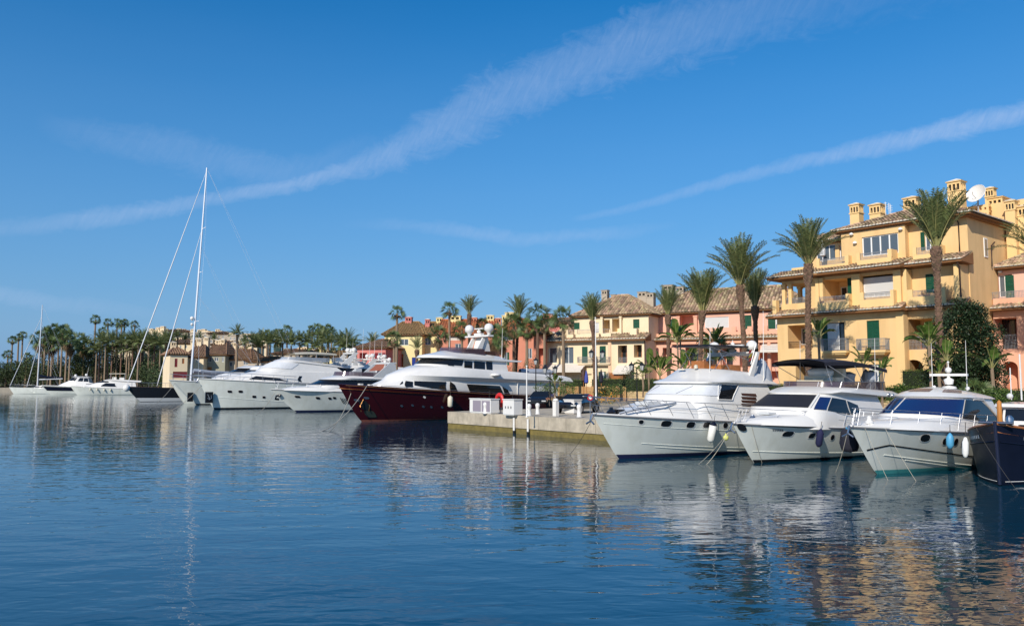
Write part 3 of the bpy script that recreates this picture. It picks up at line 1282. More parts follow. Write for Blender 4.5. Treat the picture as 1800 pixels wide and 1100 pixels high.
def tiles(root, a, b, c, e, pitch=0.235, row=0.40, m=TILE, name='roof_tiles', r=None, seg=3, mort=True, bed=True, kind='stuff'):
    """barrel tiles on the slope with eave from a to b and top edge from e (above a) to c (above b)"""
    a, b, c, e = map(Vector, (a, b, c, e))
    ex = (b - a).normalized()
    nrm = ex.cross((e + c) / 2 - (a + b) / 2)
    nrm.normalize()
    if nrm.z < 0:
        nrm = -nrm
    up = nrm.cross(ex).normalized()
    if up.z < 0:
        up = -up
    W = (b - a).length
    he, hc = (e - a).dot(up), (c - a).dot(up)
    xe, xc = (e - a).dot(ex), (c - a).dot(ex)
    H = max(he, hc)
    mb = MB()
    if bed:
        mb.cur = 1
        o = nrm * -0.03
        mb.face([a + o, b + o, c + o, e + o] if (c - e).length > 0.02 else [a + o, b + o, c + o])
    rr = r or pitch * 0.45
    n = max(1, int(W / pitch))
    nr = max(1, int(math.ceil(H / row)))
    for i in range(n):
        x = (i + 0.5) * W / n
        # vertical extent of this column between the slanted ends
        hi = H
        if x < xe and xe > 0:
            hi = min(hi, he * x / xe)
        if x > xc and xc < W:
            hi = min(hi, hc * (W - x) / (W - xc))
        lo = 0.0
        if xe < 0 or xc > W:
            pass
        k = 0
        y = lo
        while y < hi - 0.04:
            y1 = min(y + row * 1.12, hi)
            j = TR.uniform(-0.012, 0.012)
            lift0, lift1 = 0.028 + TR.uniform(0, 0.012), 0.004
            rows = []
            for yy, lf, rad in ((y - 0.02 + j, lift0, rr * 1.08), (y1 + j, lift1, rr * 0.92)):
                base = a + ex * (x + j * 0.5) + up * yy + nrm * lf
                rows.append([base + ex * (rad * math.cos(math.pi * (1 - q / seg))) + nrm * (rad * 0.8 * math.sin(math.pi * (1 - q / seg))) for q in range(seg + 1)])
            mb.cur = 0
            mb.grid(rows)
            if k == 0 and mort:
                mb.cur = 2
                mb.face([p - up * 0.001 for p in rows[0]])
            y += row
            k += 1
    return tag(mb.build(name, [m, TILEB, MORT], root), kind=kind)


def hip_roof(root, x0, x1, d0, d1, z, h, m=TILE, over=0.6, pitch=0.235, row=0.40, seg=3, soff=SOFF, sides='flrb', name='roof', inset=None, mort=True, along=False):
    X0, X1, D0, D1 = x0 - over, x1 + over, d0 - over, d1 + over
    w, dd = X1 - X0, D1 - D0
    mb = MB()
    mb.box(X0 + 0.05, X1 - 0.05, D0 + 0.05, D1 - 0.05, z - 0.10, z - 0.035)
    # exposed rafters tails / moulding
    mb.box(X0 + 0.3, X1 - 0.3, D0 + 0.3, D1 - 0.3, z - 0.2, z - 0.102)
    o = mb.build(name, soff, root)
    if inset is None:
        inset = min(dd, w) / 2
    if along:
        inset = min(inset, w * .42)
    if w >= dd or along:
        r0, r1 = (X0 + inset, (D0 + D1) / 2, z + h), (X1 - inset, (D0 + D1) / 2, z + h)
        q = {'f': ((X0, D0, z), (X1, D0, z), r1, r0), 'b': ((X1, D1, z), (X0, D1, z), r0, r1),
             'l': ((X0, D1, z), (X0, D0, z), r0, r0), 'r': ((X1, D0, z), (X1, D1, z), r1, r1)}
    else:
        r0, r1 = ((X0 + X1) / 2, D0 + inset, z + h), ((X0 + X1) / 2, D1 - inset, z + h)
        q = {'f': ((X0, D0, z), (X1, D0, z), r0, r0), 'b': ((X1, D1, z), (X0, D1, z), r1, r1),
             'l': ((X0, D1, z), (X0, D0, z), r0, r1), 'r': ((X1, D0, z), (X1, D1, z), r1, r0)}
    for k in 'flrb':
        if k in sides:
            tiles(o, *q[k], pitch=pitch, row=row, m=m, seg=seg, mort=mort)
        else:
            mb = MB()
            mb.face(q[k])
            mb.build('plain_slope', m, o)
    # ridge and hip caps
    mb = MB()
    Z = Vector((0, 0, 0.05))
    lines = [(Vector(r0), Vector(r1))]
    cs = {(X0, D0): 0, (X1, D0): 1, (X1, D1): 2, (X0, D1): 3}
    for (cx, cy), k in cs.items():
        if w >= dd or along:
            rr = r0 if cx == X0 else r1
        else:
            rr = r0 if cy == D0 else r1
        lines.append((Vector((cx, cy, z)), Vector(rr)))
    for p, r_ in lines:
        Ln = (r_ - p).length
        k = max(1, int(Ln / 0.42))
        for i in range(k):
            aa, bb = p.lerp(r_, i / k) + Z, p.lerp(r_, min(1, (i + 1.1) / k)) + Z
            mb.tube([aa + Vector((0, 0, .012)), bb], [0.115 * (pitch / .27) ** .5, 0.095 * (pitch / .27) ** .5], 6, caps=False)
    tag(mb.build('ridge_tiles', m, o), kind='stuff')
    return o


def eave(root, x0, x1, df, db, zf, zb, m=TILE, pitch=0.235, row=0.40, left=False, right=False, name='eave_roof', seg=3):
    """lean-to strip of tiles between storeys, with its soffit; optional hipped returns"""
    mb = MB()
    mb.face([(x0, df + 0.04, zf - 0.05), (x1, df + 0.04, zf - 0.05), (x1, db, zf - 0.05), (x0, db, zf - 0.05)])
    mb.face([(x0, df + 0.04, zf - 0.13), (x1, df + 0.04, zf - 0.13), (x1, df + 0.04, zf - 0.05), (x0, df + 0.04, zf - 0.05)])
    mb.face([(x0, df + 0.04, zf - 0.13), (x1, df + 0.04, zf - 0.13), (x1, df + 0.30, zf - 0.16), (x0, df + 0.30, zf - 0.16)])
    mb.face([(x0, df + 0.30, zf - 0.16), (x1, df + 0.30, zf - 0.16), (x1, db, zf - 0.18), (x0, db, zf - 0.18)])
    mb.face([(x0, df + .04, zf - .13), (x0, df + .04, zf - .02), (x0, db, zb - 0.06), (x0, db, zf - .18)])
    mb.face([(x1, df + .04, zf - .13), (x1, df + .04, zf - .02), (x1, db, zb - 0.06), (x1, db, zf - .18)])
    o = mb.build(name, SOFF, root)
    tiles(o, (x0, df, zf), (x1, df, zf), (x1, db, zb), (x0, db, zb), pitch, row, m, seg=seg)
    return o


def chimney(root, x, d, z0, z1, w=0.9, dd=None, m=YW, n=3, cap=MORT, head=0.9):
    """shaft with a lantern of little openings and a low tiled cap"""
    dd = dd or w
    mb = MB()
    zs = z1 - head
    mb.box(x - w / 2, x + w / 2, d, d + dd, z0, zs)
    mb.box(x - w / 2 - .05, x + w / 2 + .05, d - .05, d + dd + .05, zs + .002, zs + .09)
    k = n + 1
    pw = w * 0.42 / k
    za, zb = zs + .092, zs + head * 0.55
    for i in range(k):
        px = x - w / 2 + (w - pw) * i / n
        for y in (d, d + dd - pw):
            mb.box(px, px + pw, y, y + pw, za, zb)
        py = d + (dd - pw) * i / n
        if 0 < i < n:
            for xx in (x - w / 2, x + w / 2 - pw):
                mb.box(xx, xx + pw, py, py + pw, za, zb)
    mb.box(x - w / 2 - .002, x + w / 2 + .002, d - .002, d + dd + .002, zb + .001, zb + .16)
    mb.box(x - w / 2 - .08, x + w / 2 + .08, d - .08, d + dd + .08, zb + .163, zb + .23)
    o = mb.build('chimney', m, root)
    mb = MB()
    e = pw * 1.3
    mb.box(x - w / 2 + e, x + w / 2 - e, d + e, d + dd - e, zs + .05, zb + .01)
    mb.build('flue', DARK, o)
    mb = MB()
    zc = zb + .235
    r = .1
    base = [(x - w / 2 - r, d - r, zc), (x + w / 2 + r, d - r, zc), (x + w / 2 + r, d + dd + r, zc), (x - w / 2 - r, d + dd + r, zc)]
    ap = (x, d + dd / 2, z1 + 0.02)
    mb.face(base[::-1])
    for i in range(4):
        mb.face([base[i], base[(i + 1) % 4], ap])
    mb.build('chimney_cap', cap, o)
    return o


def column(root, x, d, z0, z1, r=0.2, m=YW2, rect=True):
    mb = MB()
    if rect:
        mb.box(x - r, x + r, d - r, d + r, z0, z1)
        mb.box(x - r - .05, x + r + .05, d - r - .05, d + r + .05, z1 - .16, z1 - 0.003)
    else:
        mb.lathe([(r, z0), (r * .93, z1 - .2), (r * 1.25, z1 - .16), (r * 1.25, z1)], (x, d, 0), 12)
    return mb.build('column', m, root, smooth=False)


def downpipe(root, pts, r=0.05):
    mb = MB()
    mb.tube(pts, r, 6)
    mb.build('downpipe', PIPE, root, smooth=True)


def wall_lamp(root, x, z, d):
    mb = MB()
    mb.lathe([(0.02, 0.12), (0.13, 0.05), (0.15, -0.05), (0.05, -0.1), (0.01, -0.12)], (x, d - 0.12, z), 8)
    mb.build('wall_lamp', WHT, root)


def px_shutter(root, pl, x0, x1, y0, y1, d, m=GREEN, pairs=2, **k):
    a = pl.r(x0, x1, y0, y1, d)
    shutter(root, *a, d, m, pairs)


def px_window(root, pl, x0, x1, y0, y1, d, **k):
    a = pl.r(x0, x1, y0, y1, d)
    return window(root, *a, d, **k)


def px_railing(root, pl, x0, x1, y0, y1, d, **k):
    return railing(root, *pl.r(x0, x1, y0, y1, d), d, **k)
# ------------------------------------------------------------------ the yellow apartment house
def yellow_house():
    P = YF
    t = thing('apartment_house', 'yellow four storey apartment house with tiled eaves, balconies and green shutters', 'apartment house', (P.o.x, P.o.y, 0), P.rot)
    g = GZ
    E1, E2, E3 = 8.12, 10.98, 14.10
    xl, xc, xr = -12.9, -3.45, -0.05
    R = P.r
    # ---- ground and first floor, centre block (front plane d=0)
    h = []
    door = R(1527, 1552, 640, 672, 0)
    lo = R(1385, 1428, 571, 612, 0)
    tw = R(1444, 1485, 567, 616, 0)
    gw = R(1524, 1546, 563, 615, 0)
    dk = R(1399, 1462, 640, 684, 0)
    h = [(door[0], door[1], g, door[3], 0.2), (lo[0], lo[1], lo[2], lo[3], 1.9, True), (*tw, 0.25), (*gw, 0.12), (dk[0], dk[1], g, dk[3], 1.8, True)]
    body(t, YW, xl, xc, g - 0.3, E1 - 0.15, 0, 9.0, h)
    w = R(1398, 1422, 577, 606, 1.85)
    window(t, *w, 1.85, 2)
    px_railing(t, P, 1386, 1428, 600, 613, 0.06, m=IRONB)
    shutter(t, *R(1445, 1455, 568, 616, 0.16), 0.16, GREEN, 1)
    window(t, *R(1455, 1476, 568, 616, 0.2), 0.2, 1, blind=0.97)
    px_window(t, P, 1476, 1485, 568, 616, 0.2, lights=1, fr=IRONB, glass=WGLASSB)
    a = R(1442, 1488, 595, 617, -0.45)
    balcony(t, a[0], a[1], a[2], a[3], 0, out=0.5)
    shutter(t, *R(1524, 1546, 564, 615, 0.1), 0.1, GREEN, 2)
    a = R(1507, 1559, 595, 616, -0.5)
    balcony(t, a[0], a[1], a[2], a[3], 0, out=0.75)
    window(t, *R(1527, 1545, 641, 671, 0.15), 0.15, 1, blind=0.96)
    shutter(t, *R(1545, 1552, 641, 671, 0.12), 0.12, GREEN, 1)
    px_window(t, P, 1405, 1430, 645, 684, 1.75, lights=2, fr=GREEN, glass=WGLASSB)
    px_window(t, P, 1434, 1460, 645, 684, 1.75, lights=2, fr=GREEN, glass=WGLASSB)
    # ---- right block, a little set back
    d = 0.55
    ar = R(1590, 1623, 632, 690, d)
    lg = R(1592, 1650, 560, 614, d)
    body(t, YW, xc, xr, g - 0.3, E1 - 0.15, d, 9.0, [(ar[0], ar[1], g, ar[3], 1.3, True, 0.42), (*lg, 1.8, True)], name='right_wing')
    px_railing(t, P, 1592, 1650, 591, 614, d + 0.08)
    px_window(t, P, 1618, 1648, 572, 613, d + 1.75, lights=2, fr=TEAK, glass=WGLASSB)
    mb = MB()
    x = (ar[0] + ar[1]) / 2
    mb.box(ar[0] + 0.06, ar[1] - 0.06, d + 1.1, d + 1.2, g, ar[3] - 0.5)
    mb.build('door', BRN, t)
    # corner pilasters between the blocks
    mb = MB()
    mb.box(xc - 0.5, xc - 0.003, -0.12, -0.003, g - 0.3, E1 - 0.2)
    mb.build('pilaster', YW2, t)
    # ---- eave 1
    eave(t, xl - 0.55, xc + 0.15, -0.72, 0.4, E1, E1 + 0.48)
    eave(t, xc + 0.155, xr + 0.4, -0.12, 0.95, E1 + 0.002, E1 + 0.48)
    # ---- second floor: loggias between pillars
    f2 = E1 + 0.30
    dw = 0.25
    h2 = []
    c1 = R(1388, 1437, 472, 531, dw)
    c2 = R(1448, 1501, 483, 531, dw)
    c3 = R(1514, 1572, 480, 527, dw)
    par = f2 + 0.62
    for (a, b) in ((c1[0], c1[1]), (c2[0], c2[1])):
        h2.append((a, b, par, E2 - 0.42, 2.2, True))
    h2.append((c3[0], c3[1], par, E2 - 0.42, 0.35))
    body(t, YW, -10.35, xc, f2 - 0.4, E2 - 0.2, dw, 9.0, [q for q in h2 if q[0] > -10.3], name='second_storey')
    # open corner loggia at the far left
    mb = MB()
    mb.box(xl + 0.25, -10.352, dw, dw + 0.2, f2 - 0.4, par)
    mb.box(xl + 0.25, xl + 0.45, dw + 0.2, 4.0, f2 - 0.4, par)
    mb.box(xl + 0.25, -10.352, dw + 0.15, 4.0, E2 - 0.45, E2 - 0.21)
    mb.box(-12.0, -10.352, 3.2, 4.0, f2 - 0.4, E2 - 0.46)
    mb.build('corner_loggia', YW, t)
    for x_ in (xl + 0.42, xl + 0.95):
        column(t, x_, dw + 0.18, par + 0.003, E2 - 0.452, 0.13)
    column(t, xl + 0.42, 2.6, par + 0.003, E2 - 0.452, 0.13)
    for px0, px1 in ((1437, 1441), (1444, 1448)):
        q = R(px0, px1, 475, 531, dw)
        column(t, (q[0] + q[1]) / 2, dw - 0.1, par + 0.003, E2 - 0.3, 0.13)
    for a, b in ((c3[0] - 0.62, c3[0]), (c3[1], c3[1] + 0.55)):
        mb = MB()
        mb.box(a + 0.02, b - 0.02, dw - 0.2, dw - 0.003, f2 - 0.3, E2 - 0.25)
        mb.build('pilaster', YW2, t)
    # parapet of the second floor with low railings let into it
    for (pa, pb) in ((1434, 1493), (1512, 1572)):
        q = R(pa, pb, 518, 540, -0.35)
        mb = MB()
        mb.box(q[0], q[1], -0.42, -0.25, f2 - 0.2, f2 + 0.42)
        mb.box(q[0], q[0] + 0.28, -0.42, -0.25, f2 + 0.422, f2 + 0.95)
        mb.box(q[1] - 0.22, q[1], -0.42, -0.25, f2 + 0.422, f2 + 0.95)
        mb.box(q[1] - 0.17, q[1], -0.248, dw - 0.004, f2 - 0.2, f2 + 0.95)
        mb.build('parapet', YW2, t)
        railing(t, q[0] + 0.3, q[1] - 0.24, f2 + 0.44, f2 + 0.86, -0.34)
    q = R(1356, 1392, 520, 535, -0.2)
    for a, b in ((xl - 0.1, xl + 0.22),):
        mb = MB()
        mb.box(a, b, -0.4, 0.0, f2 - 0.2, f2 + 0.9)
        mb.build('parapet', YW2, t)
    railing(t, xl + 0.25, -10.45, par - 0.05, par + 0.42, dw + 0.1)
    window(t, c3[0] + 0.04, c3[1] - 0.04, par + 0.02, E2 - 0.55, dw + 0.3, 3, blind=0.86, glass=BLIND)
    window(t, c2[0] + 0.15, c2[0] + 1.1, par - 0.2, E2 - 0.8, dw + 2.15, 2, glass=WGLASSB)
    mb = MB()
    q = R(1490, 1501, 483, 520, dw + 0.3)
    for i in range(5):
        xx = q[0] + (q[1] - q[0]) * (i + .5) / 5
        mb.lathe([(0.05, q[2]), (0.06, q[3])], (xx, dw + 0.3, 0), 6)
    mb.build('curtain', GREEN, t)
    # right block of the second floor
    gw2 = R(1628, 1652, 482, 514, d)
    body(t, YW, xc, xr, f2 - 0.4, E2 - 0.2, 0.95, 9.0, [], name='second_storey')
    shutter(t, *R(1628, 1640, 482, 514, 0.95), 0.94, GREEN, 1)
    shutter(t, *R(1640, 1653, 482, 514, 0.95), 0.94, GREEN, 1)
    mb = MB()
    mb.box(xc + 0.25, xr - 0.75, 0.0, 0.15, f2 - 0.2, f2 + 0.4)
    mb.box(xc + 0.25, xc + 0.6, 0.0, 0.15, f2 + 0.402, f2 + 0.9)
    mb.box(xr - 1.2, xr - 0.75, 0.0, 0.15, f2 + 0.402, f2 + 0.9)
    mb.box(xr - 0.3, xr + 0.02, 0.25, 0.949, f2 - 0.2, E2 - 0.25)
    mb.box(xc - 0.003, xc + 0.2, 0.1, 0.9, f2 - 0.2, E2 - 0.25)
    mb.build('parapet', YW2, t)
    railing(t, xc + 0.62, xr - 1.22, f2 + 0.42, f2 + 0.8, 0.07)
    # ---- eave 2
    eave(t, xl - 0.35, xc + 0.2, -0.75, 1.3, E2, E2 + 0.62)
    eave(t, xc + 0.203, xr + 0.35, -0.15, 1.75, E2 + 0.002, E2 + 0.66)
    # left return of eave 2 (hipped end)
    o = bpy.data.objects['eave_roof']
    tiles(t, (xl - 0.45, 4.2, E2 + .01), (xl - 0.45, -0.8, E2 + .01), (xl + 0.9, 1.2, E2 + .62), (xl + 0.9, 4.2, E2 + .62), name='eave_tiles')
    # ---- top floor
    f3 = E2 + 0.35
    dl, dc, dr = 2.4, 1.25, 1.8
    wl = [R(1434, 1468, 431, 458, dl), R(1475, 1493, 430, 456, dl)]
    body(t, YW, -11.9, -8.3, f3 - 0.5, E3 - 0.45, dl, 9.0, [(*q, 0.2) for q in wl], name='top_storey')
    window(t, *wl[0], dl + 0.16, 3)
    window(t, *wl[1], dl + 0.16, 2)
    cw = R(1515, 1579, 413, 448, dc)
    body(t, YW, -8.3, -3.75, f3 - 0.5, E3 - 0.2, dc, 9.0, [(*cw, 0.15)], name='top_storey')
    window(t, *cw, dc + 0.12, 4, w=0.075)
    rw = R(1626, 1643, 408, 440, dr)
    body(t, YW, -3.75, 0.0, f3 - 3.5, E3 - 0.2, dr, 9.0, [(rw[0], rw[1], rw[2], rw[3], 0.15)], name='top_storey')
    window(t, *rw, dr + 0.12, 2)
    a = R(1619, 1626, 408, 440, dr)
    shutter(t, a[0], a[1], a[2], a[3], dr - 0.02, GREEN, 1)
    a = R(1644, 1655, 408, 440, dr)
    shutter(t, a[0], a[1], a[2], a[3], dr - 0.02, GREEN, 1)
    for q0, q1, dd_, x_w in ((1435, 1491, 0.75, 0), (1506, 1567, 0.35, 1), (1605, 1652, 0.9, 0)):
        q = R(q0, q1, 445, 462, dd_)
        mb = MB()
        z = f3 + 0.05
        mb.box(q[0], q[1], dd_, dd_ + 0.16, z - 0.3, z + 0.32)
        mb.box(q[0] - 0.02, q[0] + 0.22, dd_ - .002, dd_ + 0.162, z + 0.322, z + 0.85)
        mb.box(q[1] - 0.26, q[1] + .02, dd_ - .002, dd_ + 0.162, z + 0.322, z + 0.85)
        mb.box(q[1] - 0.16, q[1] + 0.01, dd_ + 0.165, (dc if x_w else 1.8), z - 0.3, z + 0.85)
        mb.build('parapet', YW2, t)
        railing(t, q[0] + 0.24, q[1] - 0.28, z + 0.34, z + 0.78, dd_ + 0.08)
    mb = MB()
    mb.box(-12.3, -12.0, 1.2, 4.4, f3 - 0.3, f3 + 0.5)
    mb.box(-11.998, -10.9, 1.2, 1.4, f3 - 0.3, f3 + 0.5)
    mb.build('parapet', YW2, t)
    # side wall window, downpipes, lamps
    mb = MB()
    mb.box(0.002, 0.05, 4.3, 4.85, 11.55, 12.85)
    o = mb.build('window', WHT, t)
    mb = MB()
    mb.face([(0.055, 4.38, 11.63), (0.055, 4.77, 11.63), (0.055, 4.77, 12.77), (0.055, 4.38, 12.77)])
    mb.build('pane', WGLASS, o)
    downpipe(t, [(xr + 0.02, -0.05, E2 - 0.1), (xr + 0.10, 0.15, E2 - 0.45), (xr + 0.10, 0.18, E1 + 0.5)], 0.06)
    downpipe(t, [(-0.55, dr - 0.5, E3 - 0.15), (-0.5, dr - 0.08, E3 - 0.5), (-0.5, dr - 0.08, f3 + 0.4)])
    downpipe(t, [(xc + 0.05, 0.3, E2 - 0.2), (xc + 0.05, 0.3, f2 + 0.3)], 0.04)
    downpipe(t, [(0.12, 5.9, 12.7), (0.12, 5.3, 12.4), (0.1, 5.3, 11.0)])
    for px_, py_, dd_ in ((1498, 412, dc), (1584, 403, dc), (1469, 424, dl), (1504, 427, dc)):
        a = P.p(px_, py_, dd_)
        wall_lamp(t, a[0], a[1], dd_)
    # ---- roofs
    hip_roof(t, -11.9, -8.3, dl, 9.0, E3 - 0.38, 1.0, over=0.5, sides='fl')
    hip_roof(t, -8.3, 0.0, dc + 0.3, 8.6, E3, 1.55, over=0.62, sides='flr')
    mb = MB()
    # ---- chimneys
    for px_, ty, w_, d_ in ((1501, 355, 0.72, 4.6), (1537, 355, 0.82, 4.6), (1598, 343, 0.9, 5.0)):
        x_, z_ = P.p(px_, ty, d_)
        chimney(t, x_, d_, E3 + 0.6, z_, w_, m=YW2)
    x_, z_ = P.p(1676, 313, 7.5)
    chimney(t, x_, 7.5, E3, z_, 0.92, m=YW2, head=1.0)
    # ---- stair head and big stacks at the back
    a = P.r(1690, 1736, 362, 400, 8.6)
    xs_ = a[0] - 0.2
    mb = MB()
    ZP = a[3]
    hol = []
    for r_ in range(2):
        for c_ in range(7):
            x0 = xs_ + 0.25 + c_ * 0.3
            hol.append((x0, x0 + 0.13, ZP - 0.38 - r_ * 0.42, ZP - 0.22 - r_ * 0.42, 0.2, True))
    body(t, YW2, xs_, a[1] + 0.1, 12.5, ZP, 8.6, 11.5, hol, name='pierced_parapet')
    for px_, ty, w_, d_, dd_ in ((1748, 343, 0.98, 9.2, 2.2), (1774, 349, 0.62, 8.0, 0.7), (1799, 358, 0.8, 8.4, 0.8), (1738, 327, 0.62, 12.5, 0.6), (1822, 352, 0.9, 9.0, 0.9)):
        x_, z_ = P.p(px_, ty, d_)
        chimney(t, x_, d_, 9.0, z_, w_, dd_, m=YW2, head=0.85)
    mb = MB()
    mb.box(P.p(1742, 380, 9.0)[0], P.p(1850, 380, 9.0)[0], 9.05, 13, 8.0, P.p(1742, 358, 9.0)[1])
    mb.build('stair_head', YW, t)
    # antennas on the roof
    for px_, b_, t_, in ((1557, 378, 355), (1563, 376, 357), (1566, 376, 360)):
        x0, z0 = P.p(px_, b_, 5.2)
        x1, z1 = P.p(px_, t_, 5.2)
        mb = MB()
        mb.tube([(x0, 5.2, z0 - 0.3), (x0, 5.2, z1)], 0.022, 5)
        for k in range(3):
            mb.box(x0 - 0.14, x0 + 0.14, 5.19, 5.21, z1 - 0.1 - k * 0.16, z1 - 0.085 - k * 0.16)
        mb.build('aerial', WHT, t)
    # roof-top dish
    x_, z_ = P.p(1718, 342, 8.3)
    w = pf(P, x_, 8.3)
    s = thing('satellite_dish', 'large white satellite dish on the roof of the yellow apartment house', 'satellite dish', (w.x, w.y, z_), 0)
    mb = MB()
    n = 22
    R_ = 0.68
    rows = [[(R_ * k / 6 * math.cos(2 * math.pi * i / n), R_ * k / 6 * math.sin(2 * math.pi * i / n), 0.20 * (k / 6) ** 2) for i in range(n + 1)] for k in range(7)]
    mb.grid(rows)
    mb.grid([[(p[0], p[1], p[2] - 0.03) for p in rr][::-1] for rr in rows])
    mb.tube([(R_ * math.cos(2 * math.pi * i / n), R_ * math.sin(2 * math.pi * i / n), 0.19) for i in range(n + 1)], 0.02, 5)
    o = mb.build('reflector', GEL, s, smooth=True)
    o.rotation_euler = (math.radians(68), 0, math.radians(-62))
    mb = MB()
    mb.tube([(0.05, 0.05, -1.6), (0.05, 0.05, 0)], 0.05, 6)
    mb.tube([(0, 0, -0.4), (-0.5, -0.3, -0.1), (-0.55, -0.35, 0.1)], 0.02, 5)
    mb.build('dish_mast', IRON, s)
    # folded parasol on the top terrace
    a = P.p(1446, 454, 1.5)
    w = pf(P, a[0], 1.5)
    s = thing('parasol', 'closed white parasol on the top left terrace of the yellow house', 'parasol', (w.x, w.y, a[1] - 0.3))
    mb = MB()
    mb.tube([(0, 0, 0), (0, 0, 1.6)], 0.025, 6)
    mb.build('pole', WHT, s)
    mb = MB()
    mb.lathe([(0.05, 0.4), (0.2, 0.5), (0.22, 0.9), (0.12, 1.4), (0.01, 1.62)], (0, 0, 0), 9)
    mb.build('canopy', CANVAS, s)
    return t


yellow_house()


# ------------------------------------------------------------------ pink house at the right edge
def pink_house():
    P = Plane(q2(pf(YF, 0.03, 5.2)), (-U.x, -U.y))
    t = thing('terraced_house', 'pink house with green shuttered balcony door at the right edge', 'house', (P.o.x, P.o.y, 0), P.rot)
    R = P.r
    E1, E2 = 8.1, 10.95
    dr = R(1735, 1780, 484, 522, 1.2)
    op = R(1712, 1788, 560, 614, 0)
    ar = R(1762, 1790, 635, 685, 0)
    body(t, PINK, 0.02, 12, GZ - 0.3, E1 - 0.1, 0, 9, [(*op, 1.6, True), (ar[0], ar[1], GZ, ar[3], 1.2, True, 0.4)])
    body(t, PALEP, 0.02, 12, E1 + 0.2, E2 - 0.1, 1.2, 9, [(*dr, 0.2)], name='upper_storey')
    window(t, *R(1747, 1768, 485, 523, 1.35), 1.35, 2)
    px_shutter(t, P, 1732, 1746, 484, 523, 1.19, pairs=1)
    px_shutter(t, P, 1768, 1783, 484, 523, 1.19, pairs=1)
    a = R(1728, 1840, 511, 523, 0.1)
    railing(t, a[0], a[1], a[2], a[3], 0.1)
    mb = MB()
    mb.box(0.05, 12, 0.02, 0.2, E1 + 0.1, a[2])
    mb.build('parapet', PINK, t)
    railing(t, *R(1755, 1788, 588, 613, 0.05), 0.05)
    window(t, *R(1745, 1786, 562, 612, 1.5), 1.5, 3, fr=IRONB, glass=WGLASSB)
    q = R(1748, 1762, 588, 680, -0.6)
    column(t, (q[0] + q[1]) / 2, -0.5, GZ, q[3], 0.3, m=PINK, rect=False)
    eave(t, 0.05, 12, -0.65, 0.3, E1, E1 + 0.42)
    hip_roof(t, 0.4, 11, 1.2, 9, E2, 2.6, over=0.6, sides='fl')
    for x_ in (5.2, 8.4):
        shutter(t, x_, x_ + .9, E1 + 1.0, E1 + 2.3, 1.19, GREEN, 2)
        shutter(t, x_, x_ + .9, 5.2, 7.2, -.003, GREEN, 2)
        window(t, x_ - .1, x_ + 1.1, GZ + .9, GZ + 2.3, -.035, 2)
    a = P.p(1759, 478, 1.2)
    wall_lamp(t, a[0], a[1], 1.2)


pink_house()


